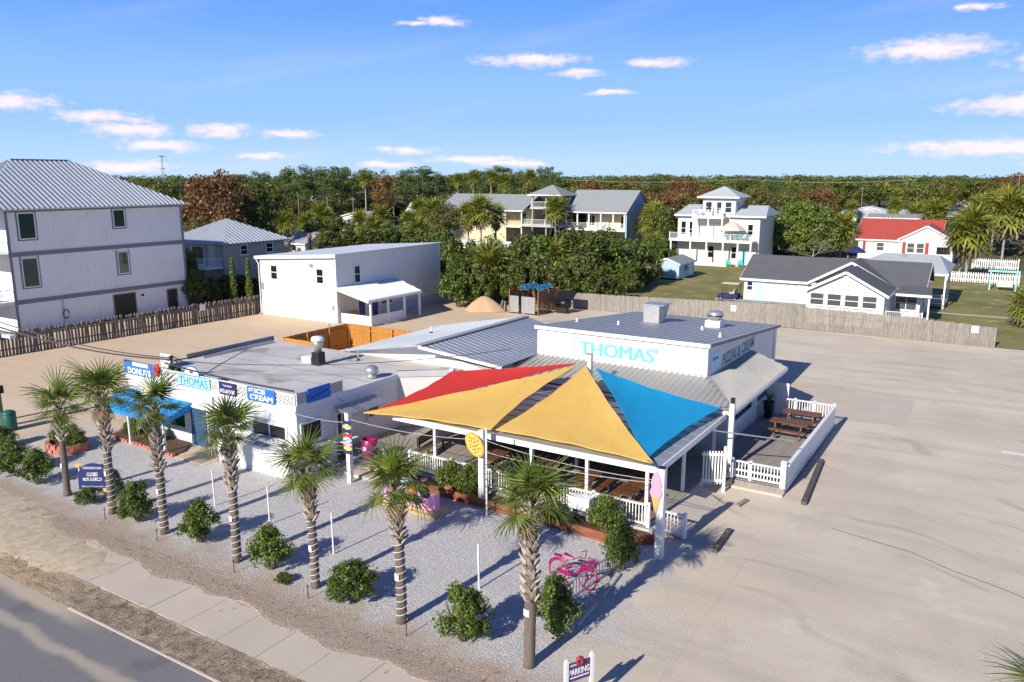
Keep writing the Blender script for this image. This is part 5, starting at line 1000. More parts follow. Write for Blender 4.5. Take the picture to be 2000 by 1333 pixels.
# direction post with coloured arms
t = T('direction_post','tall white post with coloured arrow boards by the steps','sign post',(-23.2,24.05,0)); P(t,'shaft',MB().box(-23.3,-23.1,23.95,24.15,0,3.15),'white_paint'); P(t,'cap',MB().box(-23.3,-23.1,23.95,24.15,3.152,3.19),'galvanised')
for k,mt in enumerate(('sign_navy','pizza_cheese','sign_navy','red','sign_pale_blue','panel_pink','pizza_cheese','sign_navy')):
    z = 2.68-.19*k; P(t,'arrow_board',MB().add([(-23.38,23.91,z),(-22.98,23.91,z),(-22.9,23.91,z+.07),(-22.98,23.91,z+.14),(-23.38,23.91,z+.14),(-23.38,23.94,z),(-22.98,23.94,z),(-22.9,23.94,z+.07),(-22.98,23.94,z+.14),(-23.38,23.94,z+.14)],[(0,1,2,3,4),(9,8,7,6,5)]+[(i,5+i,5+(i+1)%5,(i+1)%5) for i in range(5)]),mt)
# pink bin
t = T('pink_barrel','magenta litter barrel with a label on the steps by the shop','bin',(-23.9,26.1,.32)); P(t,'barrel',MB().lathe((-23.9,26.1,.32),[(.3,0),(.34,.1),(.36,.5),(.36,.95),(.33,.97),(.32,.6)],18,False),'magenta',True); P(t,'label_plate',MB().box(-23.98,-23.76,25.72,25.75,.72,1.0),'panel_pink')
# parking sign
t = T('parking_sign','purple parking sign hung between two white posts at the lot entrance','sign',(-7.9,15.9,0)); pa,pb = Vector((-8.08,15.58,0)),Vector((-7.76,16.14,0)); d = (pb-pa).normalized(); nn = Vector((d.y,-d.x,0))
pa2,pb2 = pa-d*.05,pb+d*.05
for q,h in ((pa2,1.42),(pb2,1.42)): P(t,'post',MB().bar(q,q+Z*h,.09,.09,nn),'white_paint'); P(t,'post_cap',MB().bar(q+Z*h,q+Z*(h+.06),.05,.05,nn),'white_paint')
P(t,'board',MB().bar(pa2+d*.05+Z*1.08,pb2-d*.05+Z*1.08,.03,.5),'letter_purple'); cc = (pa+pb)/2+Z*1.1+nn*.016
lettering(t,'PARKING',cc-Z*.02,d,Z,.6,.17,'letter_white',.008,.015); lettering(t,'THOMAS',cc+Z*.17-d*.19,d,Z,.2,.05,'letter_white',.008); P(t,'arrow_bar',MB().bar(cc-d*.28-Z*.17,cc+d*.28-Z*.17,.012,.03),'letter_white')
q = (pa+pb)/2+Z*1.36+nn*.03; P(t,'donut_emblem',MB().tube([q+d*(.08*math.cos(a*math.pi/9))+Z*(.08*math.sin(a*math.pi/9)) for a in range(19)],.045,8),'shutter_red',True)
# stakes
labs = ('between the third and fourth palms','behind the shrub beside the fourth palm','beside the fifth palm','between the last two palms'); k = 0
for (x,y),lb in zip(((-26.1,19.3),(-22.85,19.25),(-19.05,18.75),(-13.35,19.45)),labs):
    s = T('marker_stake','thin white marker stake in the gravel '+lb,'stake',(x,y,0)); P(s,'shaft',MB().tube([(x,y,0),(x-.02,y,1.5)],.032,6),'white_paint'); P(s,'cap',MB().tube([(x-.02,y,1.5),(x-.02,y,1.54)],.038,6),'white_paint')
labs = ('at the foot of the palm nearest the navy board, sidewalk side','at the foot of the third palm','at the foot of the fourth palm','at the foot of the fifth palm','between the sixth palm and its shrub')
for (x,y),lb in zip(((-28.6,16.2),(-25.2,16.1),(-20.9,16.0),(-17.55,16.1),(-13.6,16.1)),labs):
    s = T('light_stake','short dark garden stake '+lb,'stake',(x,y,0)); P(s,'shaft',MB().tube([(x,y,0),(x,y,.42)],.014,5),'black'); P(s,'head',MB().tube([(x,y,.42),(x,y,.47)],.024,5),'black_metal')
# bicycle
t = T('bicycle','magenta painted cruiser bicycle with a basket leaning at the rack','bicycle',(-10.95,21.25,0)); bd = Vector((1,-.08,0)).normalized(); bs = Vector((.05,.38,.92)).normalized(); b0 = Vector((-10.95,21.25,0)); lean = Vector((0,.18,1)).normalized()
def bp(u,z,s=0): return b0+bd*u+lean*z+Vector((0,1,0))*s
for u,nm in ((-.56,'rear_wheel'),(.58,'front_wheel')):
    w = P(t,nm,MB().tube([bp(u+.33*math.cos(a*math.pi/12),.35+.33*math.sin(a*math.pi/12)) for a in range(25)],.028,6),'magenta',True)
    m = MB()
    for a in range(10): m.tube([bp(u,.35),bp(u+.31*math.cos(a*math.pi/5),.35+.31*math.sin(a*math.pi/5))],.006,4)
    P(w,'spokes',m,'magenta'); P(w,'hub',MB().tube([bp(u,.35,-.05),bp(u,.35,.05)],.04,8),'magenta')
    P(w,'mudguard',MB().tube([bp(u+.385*math.cos(a*math.pi/12),.35+.385*math.sin(a*math.pi/12)) for a in range(1,12)],.03,6),'magenta')
P(t,'frame',MB().tube([bp(-.56,.35),bp(-.12,.3),bp(-.22,.78),bp(-.56,.35)],.022).tube([bp(-.12,.3),bp(.1,.42),bp(.4,.72)],.026).tube([bp(-.2,.62),bp(.1,.62),bp(.41,.8)],.022).tube([bp(.38,.92),bp(.58,.35)],.022),'magenta',True)
P(t,'saddle',MB().add([bp(-.38,.86,-.12),bp(-.38,.86,.12),bp(.0,.86,.03),bp(.0,.86,-.03),bp(-.38,.94,-.1),bp(-.38,.94,.1),bp(.0,.91,.02),bp(.0,.91,-.02)],[(3,2,1,0),(4,5,6,7),(0,1,5,4),(1,2,6,5),(2,3,7,6),(3,0,4,7)]),'magenta')
P(t,'handlebar',MB().tube([bp(.12,1.0,-.33),bp(.32,1.12,-.25),bp(.4,1.0,-.05),bp(.4,1.0,.05),bp(.32,1.12,.25),bp(.12,1.0,.33)],.016),'magenta',True)
bk = MB()
for k in range(4): z = .7+.09*k; e = .14+.015*k; bk.tube([bp(.48,z,-e),bp(.48+2*e,z,-e),bp(.48+2*e,z,e),bp(.48,z,e),bp(.48,z,-e)],.012,4)
for k in range(10): f = k/9; bk.tube([bp(.48+.28*f,.7,-.14),bp(.48+.36*f,.97,-.185)],.009,4).tube([bp(.48+.28*f,.7,.14),bp(.48+.36*f,.97,.185)],.009,4)
P(t,'basket',bk,'magenta'); P(t,'chain_guard',MB().bar(bp(-.5,.36,-.04),bp(-.05,.32,-.04),.02,.14),'magenta'); P(t,'pedal',MB().bar(bp(-.12,.14,-.16),bp(-.02,.14,-.16),.09,.03).bar(bp(-.22,.46,.16),bp(-.12,.46,.16),.09,.03),'magenta')
P(t,'rear_rack',MB().bar(bp(-.75,.82),bp(-.3,.82),.14,.02),'magenta')
# bike rack, wheel stops, timbers
t = T('bike_rack','low grey metal bar rack beside the magenta bicycle','bike rack',(-10.4,21.4,0)); pa,pb = Vector((-10.55,20.2,0)),Vector((-10.2,22.8,0))
P(t,'top_bar',MB().tube([pa+Z*.62,pb+Z*.62],.028,8),'galvanised'); P(t,'base_bar',MB().tube([pa+Z*.06,pb+Z*.06],.028,8),'galvanised')
me_ = mesh('rack_bar',MB().tube([(0,0,.06),(0,0,.62)],.014,6),'galvanised')
for k in range(17): q = pa.lerp(pb,k/16)-t.location; inst(t,'rack_bar',me_,q)
def stop(name,label,p,q,w,h,mat,cat):
    p,q = Vector((*p,0)),Vector((*q,0)); s = T(name,label,cat,tuple((p+q)/2)); P(s,'block',MB().bar(p+Z*(h/2),q+Z*(h/2),w,h),mat); d=(q-p).normalized(); P(s,'pin',MB().tube([p+d*.3+Z*h,p+d*.3+Z*(h+.02)],.025,6).tube([q-d*.3+Z*h,q-d*.3+Z*(h+.02)],.025,6),'galvanised')
stop('wheel_stop','grey concrete wheel stop on the gravel beside the bike rack',(-9.75,21.0),(-9.9,22.6),.15,.11,'concrete','wheel stop'); stop('wheel_stop','broken grey wheel stop in the palm shadow by the rack',(-9.7,19.2),(-9.75,20.6),.15,.1,'concrete','wheel stop')
stop('parking_timber','dark timber wheel stop lying on the sand near the ramp railing',(-7.72,25.9),(-7.78,27.9),.2,.14,'timber_dark','wheel stop'); stop('parking_timber','long dark timber lying along the parking side of the deck',(-5.98,31.9),(-6.4,37.5),.22,.16,'timber_dark','wheel stop'); stop('broken_timber','stub of weathered timber on the sand in front of the side deck',(-8.2,30.3),(-8.05,31.1),.18,.1,'fence_weathered','timber')
# flower bed under the awning, red stone border
t = T('flower_bed','mulched flower bed with a red stone border in front of the awning','planter',(-35.3,22.6,0)); P(t,'mulch',MB().prism([(-38.2,23.65),(-38.1,22.25),(-32.7,22.05),(-32.6,22.6),(-33.4,23.65)],.01,.09),'mulch')
me_ = [mesh('border_stone',MB().add([(-.13,-.09,0),(.13,-.09,0),(.12,.09,0),(-.12,.08,0),(-.11+.02*k,-.07,.16),(.11,-.08,.14+.02*k),(.1,.07,.16),(-.1,.07,.15)],[(0,3,2,1),(4,5,6,7),(0,1,5,4),(1,2,6,5),(2,3,7,6),(3,0,4,7)]),'coral_stone') for k in range(3)]
for k in range(20): f = k/19; inst(t,'border_stone',random.choice(me_),(-38.1+5.5*f+35.3,22.2-.18*f-22.6,0),(0,0,random.uniform(-.2,.2)))
# red stone planter at the left
t = T('stone_planter','octagonal red stone planter with dark shrubs on the sand','planter',(-37.9,20.0,0))
for k in range(16): a = k*math.pi/8; inst(t,'planter_stone',me_[k%3],(1.0*math.cos(a),.75*math.sin(a),0),(0,0,a+1.57),(1.45,1.3,1.5)); inst(t,'planter_stone',me_[(k+1)%3],(1.0*math.cos(a+.2),.75*math.sin(a+.2),.22),(0,0,a+1.77),(1.45,1.2,1.4))
P(t,'soil',MB().lathe((-37.9,20.0,.05),[(.72,0),(.72,.25)],16),'mulch')
# litter bin and utility pole at the far left
t = T('litter_bin','dark green litter bin at the foot of the utility pole','bin',(-43.4,20.1,0)); P(t,'body',MB().lathe((-43.4,20.1,0),[(.3,0),(.33,.05),(.33,.85),(.3,.9)],16),'bin_green',True); P(t,'lid',MB().lathe((-43.4,20.1,.9),[(.34,0),(.34,.06),(.2,.16),(.02,.18)],16),'bin_green',True)
t = T('utility_pole','brown timber utility pole with a street lamp at the edge of the lot','utility pole',(-44.3,20.1,0)); P(t,'shaft',MB().tube([(-44.3,20.1,0),(-44.3,20.1,9.5)],[.17,.12],10),'pole_wood'); P(t,'lamp_arm',MB().tube([(-44.2,20.1,5.0),(-43.4,20.1,5.25),(-42.6,20.1,5.2)],.04),'galvanised'); P(t,'lamp_head',MB().box(-42.75,-41.95,19.95,20.25,5.05,5.2),'plastic_white'); P(t,'meter_box',MB().box(-44.14,-43.9,20.0,20.25,1.9,2.3),'black_metal'); P(t,'crossarm',MB().box(-45.3,-43.3,20.02,20.14,8.8,8.95),'pole_wood')
t = T('utility_pole','slim second timber pole standing behind the litter bin pole','utility pole',(-45.6,19.7,0)); P(t,'shaft',MB().tube([(-45.6,19.7,0),(-45.6,19.7,9.0)],[.14,.1],10),'pole_wood'); P(t,'pole_cap',MB().tube([(-45.6,19.7,9.0),(-45.6,19.7,9.05)],.12,8),'galvanised')
for k,(z,e,r) in enumerate(((4.55,(-34.75,FY+.1,4.12),.045),(4.7,(-34.75,FY+.1,4.2),.03))): rope(('thick','thin')[k]+' black service cable from the utility pole to the parapet mast',(-44.3,20.1,5.6+.3*k),e,.35,r,'cable','service_cable')
rope('thick black cable running along the front of the lattice parapet',(-34.75,FY-.2,4.0),(-25.9,FY-.12,3.82),.1,.04,'cable','service_cable'); rope('thin black cable above the lattice parapet',(-34.75,FY-.1,4.12),(-20.5,33.0,4.6),.5,.018,'cable','service_cable'); rope('thin dark cable sloping across the flat roof to the hall',(-34.75,FY+.2,4.05),(-37.4,30.0,3.4),.1,.035,'cable','service_cable')
# terracotta pots, hydrant
for (x,y),lb in zip(((-19.7,24.75),(-18.35,24.6)),('left','right')): 
    s = T('flower_pot','small terracotta pot on the edge of the timber bed, '+('next to the pink sign' if lb=='left' else 'near the pizza post'),'pot',(x,y,.4)); P(s,'pot',MB().lathe((x,y,.4),[(.09,0),(.13,.2),(.15,.2),(.15,.26),(.12,.26)],12),'terracotta',True); P(s,'soil',MB().lathe((x,y,.62),[(.118,0),(.01,.01)],12),'mulch')
s = T('yard_hydrant','small green standpipe on the sand in front of the annex','standpipe',(-49.0,49.0,0)); P(s,'pipe',MB().tube([(-49,49,0),(-49,49,.6)],.06),'teal_paint'); P(s,'tap',MB().tube([(-49.12,49,.5),(-48.88,49,.5)],.04),'teal_paint')

# ------------------------------------------------------------------ behind the lot
t = T('refuse_enclosure','slatted brown timber refuse enclosure with two grey doors','enclosure',(-39.2,67,0))
for x,xx in ((-40.6,-39.55),(-39.25,-37.75)): 
    o = P(t,'door',MB().box(x,xx,64.8,64.86,.15,1.75),'galvanised'); P(o,'door_frame',MB().box(x,x+.06,64.76,64.8,.15,1.75).box(xx-.06,xx,64.76,64.8,.15,1.75),'galvanised')
for x in (-40.75,-37.55):
    for k in range(13): P(t,'slat',MB().box(x,x+.05,64.9,69,.1+.17*k,.22+.17*k),'slat_wood')
    for y in (64.9,66.9,68.9): P(t,'post',MB().box(x+.051,x+.15,y-.05,y+.05,0,2.35),'slat_wood')
for k in range(13): P(t,'slat',MB().box(-40.6,-37.6,69.0,69.05,.1+.17*k,.22+.17*k),'slat_wood')
s = T('blue_tarpaulin','crumpled blue tarpaulin thrown over the refuse enclosure','tarpaulin',(-39,67,2.2)); m = MB(); nn_ = 12; hz = RNG.uniform(-.18,.18,(nn_,nn_))
for i in range(nn_):
    for j in range(nn_): m.v.append((-40.4+2.5*i/(nn_-1),65.8+3.0*j/(nn_-1),2.35+hz[i,j]+.25*math.sin(i*.9)))
m.f = [(i*nn_+j,(i+1)*nn_+j,(i+1)*nn_+j+1,i*nn_+j+1) for i in range(nn_-1) for j in range(nn_-1)]; P(s,'cloth',m,'tarp_blue'); P(s,'prop_pole',MB().tube([(-40.4,66,2.2),(-37.7,66.3,2.3)],.04).tube([(-40.4,68,2.2),(-37.7,68.3,2.3)],.04),'slat_wood')
s = T('grill_smoker','black barrel smoker grill on legs beside the refuse enclosure','smoker',(-36.3,67.6,0)); P(s,'barrel',MB().tube([(-36.9,67.6,.95),(-35.5,67.6,.95)],.42,14),'black_metal',True); P(s,'lid',MB().slab([(-37.0,68.0,1.3),(-35.4,68.0,1.3),(-35.3,68.7,2.05),(-37.0,68.7,2.05)],.06),'black_metal'); P(s,'shelf',MB().box(-37,-35.4,67.0,67.2,.95,1.0),'black_metal'); P(s,'cabinet',MB().box(-36.9,-35.7,67.3,67.9,.05,.6),'black')
for x in (-36.85,-35.6): P(s,'leg',MB().box(x,x+.08,67.4,67.5,0,.9),'black_metal')
m = MB(); n1,n2 = 9,26
for i in range(n1):
    f = i/(n1-1)
    for j in range(n2):
        a = 2*math.pi*j/n2; r = (1-f)*(1+.12*math.sin(3*a+1)+.05*math.sin(7*a)); m.v.append((-43.7+2.1*r*math.cos(a),65.0+1.7*r*math.sin(a),1.4*(1-(1-f)**1.5)*(1 if i else 0)+.005+RNG.uniform(0,.04)))
m.f = [(i*n2+j,i*n2+(j+1)%n2,(i+1)*n2+(j+1)%n2,(i+1)*n2+j) for i in range(n1-1) for j in range(n2)]; solo('sand_heap',m,'sand_pile','cone-shaped heap of orange sand beside the refuse enclosure','sand heap',smooth=True)
s = T('roofing_panels','pale sheet panels leaning together by the sand heap','panels',(-41.6,65.4,0)); P(s,'panel',MB().bar((-41.9,65.2,0),(-41.75,65.6,1.05),.5,.04,Vector((1,0,0))),'plinth_grey'); P(s,'panel',MB().bar((-41.4,65.3,0),(-41.5,65.6,1.0),.4,.04,Vector((1,0,0))),'galvanised')
# garden shed
t = T('garden_shed','small pale blue garden shed with a low grey gable roof','shed',(-37.2,100.5,0)); P(t,'wall',gable_wall(MB(),-38.9,-35.5,97.3,103,2.1,2.75,'y',.2),'blue_siding'); P(t,'skid',MB().box(-38.8,-38.5,97.4,102.9,0,.2).box(-35.9,-35.6,97.4,102.9,0,.2),'timber_dark'); gable_roof(t,-38.9,-35.5,97.3,103,2.15,2.8,'y','shingle_grey',.15,.08)
window(t,'+x',-35.5,99.2,100.2,1.1,1.8,fm='aqua_paint',cross=False); door(t,'+x',-35.5,101.0,101.9,.25,2.0,'white_paint')
s = T('shed_ramp','pale plank lying as a ramp at the garden shed','plank',(-34.6,98.8,0)); P(s,'plank',MB().bar((-35.4,98.6,.15),(-33.4,97.8,.03),.5,.05),'fence_weathered'); P(s,'batten',MB().bar((-34.6,98.1,.12),(-34.4,98.5,.12),.05,.03),'fence_weathered')
# golf cart
t = T('golf_cart','dark blue golf cart with a cream canopy parked by the grey-roofed cottage','golf cart',(-25.0,84.2,0)); P(t,'body',MB().add([(-26.2,83.7,.3),(-24.0,83.7,.3),(-24.0,84.8,.3),(-26.2,84.8,.3),(-26.15,83.75,.62),(-24.7,83.75,.75),(-24.7,84.75,.75),(-26.15,84.75,.62)],[(0,3,2,1),(4,5,6,7),(0,1,5,4),(1,2,6,5),(2,3,7,6),(3,0,4,7)]).box(-24.75,-24.0,83.7,84.8,.35,.8),'sign_navy'); P(t,'canopy',MB().box(-25.7,-23.9,83.65,84.85,1.82,1.9),'umbrella'); P(t,'seat',MB().box(-24.9,-24.4,83.8,84.7,.76,.9).box(-24.45,-24.35,83.8,84.7,.9,1.25),'umbrella')
for x,y in ((-25.75,83.62),(-24.25,83.62),(-25.75,84.78),(-24.25,84.78)): w = P(t,'wheel',MB().tube([(x,y,.23),(x,y+.12,.23)],.23,14),'black',True); P(w,'hubcap',MB().tube([(x,y-.012,.23),(x,y-.002,.23)],.1,10),'galvanised')
for x,y in ((-25.6,83.7),(-24.0,83.7),(-25.6,84.8),(-24.0,84.8)): P(t,'canopy_post',MB().tube([(x,y,.6),(x,y,1.82)],.025),'black_metal')

# ---- grey-roofed cottage behind the board fence
t = T('grey_cottage','white single-storey cottage with dark grey shingle roofs and a front gable of four windows','house',(-14.5,85,0))
P(t,'wall',MB().box(-22.6,-8.9,81,89,0,3.0),'white_siding'); P(t,'wing_wall',gable_wall(MB(),-15.2,-8.75,75,81.2,3.05,4.75,'y'),'white_siding'); P(t,'right_wing_wall',MB().box(-8.748,-6.4,80.2,89,0,2.75),'white_siding')
gable_roof(t,-22.6,-6.4,81,89,3.1,5.0,'x','shingle_dark',.35); P(t,'cross_gable_wall',gable_wall(MB(),-15.9,-9.0,80.9,84,3.02,4.85,'y',2.9),'white_siding'); gable_roof(t,-16.1,-8.8,80.7,84.9,3.1,5.15,'y','shingle_dark',.3,name='cross_gable_roof'); gable_roof(t,-15.2,-8.75,75,83,3.1,4.85,'y','shingle_dark',.35,name='wing_roof')
P(t,'lean_to_roof',MB().slab([(-8.3,78.6,2.72),(-5.4,78.6,2.72),(-5.6,81.0,3.15),(-8.3,81.0,3.15)],.1),'shingle_dark'); P(t,'lean_to_fascia',MB().box(-8.3,-5.4,78.55,78.59,2.5,2.72),'white_paint')
P(t,'gable_vent',MB().box(-12.2,-11.75,74.9,74.997,4.0,4.4),'white_paint')
for k in range(4): window(t,'-y',75,-14.85+1.46*k,-13.75+1.46*k,1.72,2.72,gm='glass_grey')
window(t,'-y',81,-22.25,-21.75,1.75,2.55,gm='glass_blue'); door(t,'-y',81,-21.5,-20.75,.5,2.65,'sign_pale_blue'); window(t,'-y',81,-18.6,-17.2,1.2,2.65,gm='plinth_grey',vert=True)
window(t,'-y',80.2,-8.4,-6.7,1.1,2.3,gm='glass_grey',vert=True); window(t,'+x',-6.4,82,83.5,1.0,2.2); P(t,'porch_floor',MB().box(-8.7,-5.6,78.8,80.19,.0,.5),'deck_wood')
for x in (-5.6,): P(t,'porch_post',MB().box(x-.07,x+.07,78.75,78.9,.5,2.55),'white_paint')
t2 = T('cottage_porch_railing','white baluster railing at the right end of the grey-roofed cottage','railing',(-7.2,75.6,0)); rail(t2,(-8.7,75.6),(-5.8,75.6),.5,1.0,.16,single=False,posts=(0,.5,1))
t2 = T('terrace_railing','thin grey metal railing on the terrace behind the board fence','railing',(-18.5,73,0)); rail(t2,(-22.9,73),(-15.4,73),.75,1.05,.16,mat='galvanised',single=False,posts=(0,.33,.66,1),w=.02,cap=.05); P(t2,'terrace_floor',MB().box(-23.0,-15.3,73.05,80.9,.5,.74),'deck_wood')
s = T('terrace_table','round metal table with chairs on the terrace behind the board fence','table',(-18.2,75,.75)); P(s,'top',MB().lathe((-18.2,75,1.42),[(.6,0),(.62,.02),(.6,.04)],18),'trim_grey'); P(s,'leg',MB().tube([(-18.2,75,.75),(-18.2,75,1.42)],.05),'trim_grey')
for k in range(4): a=k*1.57+.6; x=-18.2+math.cos(a)*.95; y=75+math.sin(a)*.8; P(s,'chair',MB().tube([(x-.2,y-.2,.75),(x-.2,y-.2,1.2),(x+.2,y-.2,1.2),(x+.2,y-.2,.75)],.02).tube([(x-.2,y+.2,.75),(x-.2,y+.2,1.65),(x+.2,y+.2,1.65),(x+.2,y+.2,.75)],.02).box(x-.2,x+.2,y-.2,y+.2,1.18,1.21),'trim_grey')
# porch house with pale hip roof right behind
t = T('porch_cottage','low house with a pale grey roof and an open corner porch behind the grey-roofed cottage','house',(-9,95,0)); P(t,'wall',MB().box(-13.5,-7.5,91,99,0,3.4),'blue_siding'); P(t,'roof',MB().slab([(-14,89.6,3.55),(-4.9,89.6,3.55),(-6.2,95,4.9),(-11.5,95,4.9)],.12).slab([(-4.9,100,3.55),(-14,100,3.55),(-11.5,95,4.9),(-6.2,95,4.9)],.12).slab([(-4.9,89.6,3.55),(-4.9,100,3.55),(-6.2,95,4.9)],.12),'shingle_pale'); P(t,'fascia',MB().box(-14,-4.87,89.55,89.59,3.3,3.5),'white_paint'); P(t,'porch_post',MB().box(-5.2,-5.05,89.75,89.9,0,3.4),'white_paint'); P(t,'porch_post',MB().box(-5.2,-5.05,95,95.15,0,3.4),'white_paint'); window(t,'+x',-7.5,92,93,1.2,2.4); rail(t,(-7.4,89.9),(-5.1,89.9),.4,.95,.2,single=False)
P(t,'porch_floor',MB().box(-7.49,-5.0,89.7,98,.2,.4),'deck_wood'); P(t,'antenna',MB().tube([(-9.5,93.8,4.6),(-9.5,93.8,5.5),(-9.1,93.8,5.6)],.03),'trim_grey')

# ---- white house with stacked decks
t = T('stacked_deck_house','white three-level beach house with stacked front decks and pale blue-grey roofs','house',(-37,120,0)); F_ = 118
P(t,'wall',MB().box(-44.2,-31.6,F_+1.8,F_+10,0,7.4),'white_siding'); P(t,'tower_wall',MB().box(-40.4,-35.4,F_+1.9,F_+6.5,7.4,9.9),'white_siding')
hip_roof(t,-40.4,-35.4,F_+1.9,F_+6.5,10.0,11.5,'shingle_pale',.7); 
for a,b in ((-44.6,-40.8),(-36.2,-30.6)): P(t,'lower_roof',MB().slab([(a,F_+1.2,7.3),(b,F_+1.2,7.3),(b-.8,F_+5.5,8.7),(a+.8,F_+5.5,8.7)],.12).slab([(b,F_+1.2,7.3),(b,F_+10,7.3),(b-.8,F_+5.5,8.7)],.12),'shingle_pale'); P(t,'lower_fascia',MB().box(a,b,F_+1.15,F_+1.195,7.05,7.28),'white_paint')
P(t,'main_deck',MB().box(-44.6,-31.9,F_-.8,F_+1.799,3.4,3.65),'white_paint'); rail(t,(-44.5,F_-.7),(-32,F_-.7),3.65,1.0,.18,single=False,posts=(0,.25,.5,.75,1)); P(t,'upper_deck',MB().box(-41.2,-36.4,F_-.5,F_+1.79,6.85,7.1),'white_paint'); rail(t,(-41.1,F_-.4),(-36.5,F_-.4),7.1,1.0,.18,single=False,posts=(0,.5,1))
for x in (-44.3,-41.2,-38.7,-36.2,-34,-32.1): P(t,'post',MB().box(x-.11,x+.11,F_-.75,F_-.55,0,3.4),'white_paint')
for x in (-41.0,-38.7,-36.6): P(t,'deck_post',MB().box(x-.09,x+.09,F_-.45,F_-.27,3.65,6.85),'white_paint')
for a0,a1,z0,z1 in ((-39.9,-39.0,7.7,9.2),(-38.2,-37.5,7.4,9.2),(-36.9,-36.0,7.7,9.2)): window(t,'-y',F_+1.9,a0,a1,z0,z1,gm='glass_blue')
for a0,a1,z0,z1 in ((-43.6,-42.9,4.2,6.2),(-42.3,-41.6,3.9,6.2),(-33.3,-32.6,4.2,6.0),(-39.2,-38.4,.9,2.6),(-35.6,-34.9,.9,2.6)): window(t,'-y',F_+1.8,a0,a1,z0,z1)
door(t,'-y',F_+1.8,-34.1,-33.3,.2,2.5,'aqua_paint'); door(t,'-y',F_+1.8,-39.6,-37.5,3.7,5.9,'white_paint'); door(t,'-y',F_+1.8,-41.6,-40.8,.1,2.3,'white_paint'); window(t,'+x',-35.4,F_+3,F_+3.7,7.9,9.2,gm='glass_blue'); P(t,'bench_wall',MB().box(-40.2,-35.2,F_-2.1,F_-1.7,0,.5),'white_paint')
s = T('deck_umbrella','tan patio umbrella tilted on the deck of the stacked-deck house','umbrella',(-35.2,118.2,3.65)); P(s,'pole',MB().tube([(-35.2,118.2,3.65),(-34.9,118.3,6.3)],.04),'trim_grey'); P(s,'canopy',MB().lathe((-35.2,118.3,5.2),[(2.0,0),(1.5,.55),(.8,1.0),(.03,1.3)],8,False),'umbrella')
s = T('folded_umbrella','closed black umbrella on the top deck of the stacked-deck house','umbrella',(-38.9,118.4,7.1)); P(s,'pole',MB().tube([(-38.9,118.4,7.1),(-38.9,118.4,9.4)],.03),'trim_grey'); P(s,'cloth',MB().lathe((-38.9,118.4,8.0),[(.22,0),(.16,.6),(.03,1.35)],8),'black')
def chair(label,x,y,z,mat,rz=0,group=None):
    s = T('deck_chair',label,'chair',(x,y,z),group,rz)
    P(s,'seat',MB().box(-.3,.3,-.28,.28,.38,.43),mat,world=False); P(s,'backrest',MB().bar((0,.27,.42),(0,.48,1.05),.6,.04,Vector((0,1,0))),mat,world=False)
    for sx in (-1,1): P(s,'armrest',MB().box(sx*.33-.05,sx*.33+.05,-.32,.32,.6,.64),mat,world=False); P(s,'leg',MB().box(sx*.3-.03,sx*.3+.03,-.3,-.24,0,.6),mat,world=False); P(s,'leg',MB().box(sx*.3-.03,sx*.3+.03,.2,.26,0,.6),mat,world=False)
    return s
for x in (-40.4,-37.2): chair('pale blue chair on the top deck of the stacked-deck house',x,118.4,7.1,'sign_pale_blue',0,'pale blue top deck chairs')
for x in (-35.6,-34.4,-33.5): chair('teal chair under the tan umbrella on the middle deck',x,118.1,3.65,'teal_paint',0,'teal middle deck chairs')
for x in (-34.9,-33.1): chair('teal chair on the ground in front of the stacked-deck house',x,116.2,0,'teal_paint',.4,'teal ground chairs')

# ---- red-roofed house
t = T('red_roof_house','white house with a bright red metal roof and dark red shutters','house',(-15,142,0)); P(t,'wall',MB().box(-21,-9.6,140,150,0,3.3),'white_siding'); P(t,'wing_wall',gable_wall(MB(),-14.6,-7.2,136,141,3.6,5.6,'y'),'white_siding'); gable_roof(t,-21.2,-9.4,140,150,3.3,6.2,'x','red_roof',.3); gable_roof(t,-14.6,-7.2,136,144,3.7,5.75,'y','red_roof',.25,name='wing_roof')
for a in (-13.4,-12.1): window(t,'-y',136,a,a+.95,1.6,3.0,gm='glass_grey',vert=False)
for a in (-14.1,-10.95): P(t,'shutter',MB().box(a,a+.45,135.94,135.998,1.45,3.15),'shutter_red')
window(t,'-y',136,-9.4,-7.6,1.5,2.6,gm='glass_dark',cross=False); P(t,'shutter',MB().box(-20.3,-19.9,139.94,139.998,1.3,2.9),'shutter_red'); door(t,'-y',140,-19.6,-18.8,.3,2.5,'white_paint'); window(t,'-y',140,-18.2,-17.2,1.4,2.6,gm='glass_grey')
s = T('blue_umbrella','dark blue garden umbrella beside the red-roofed house','umbrella',(-19.8,132,0)); P(s,'pole',MB().tube([(-19.8,132,0),(-19.8,132,2.5)],.03),'white_paint'); P(s,'canopy',MB().lathe((-19.8,132,1.6),[(1.3,0),(.9,.4),(.03,.9)],8,False),'sign_navy')
s = T('parked_boat','small white boat under a pale cover beside the red-roofed house','boat',(-21,128,0)); P(s,'hull',MB().add([(-23,127.2,.9),(-19.2,127.2,.9),(-18.2,128,1.0),(-19.2,128.8,.9),(-23,128.8,.9),(-22.8,127.6,.3),(-19.4,127.6,.3),(-19.0,128,.35),(-19.4,128.4,.3),(-22.8,128.4,.3)],[(0,1,2,3,4),(9,8,7,6,5),(0,5,6,1),(1,6,7,2),(2,7,8,3),(3,8,9,4),(4,9,5,0)]),'white_paint'); P(s,'trailer',MB().box(-23.2,-18.9,127.9,128.1,.15,.29).box(-21.5,-21.0,127.3,128.7,.0,.28),'galvanised'); P(s,'windscreen',MB().box(-20.6,-20.5,127.5,128.5,.9,1.4),'glass_blue')

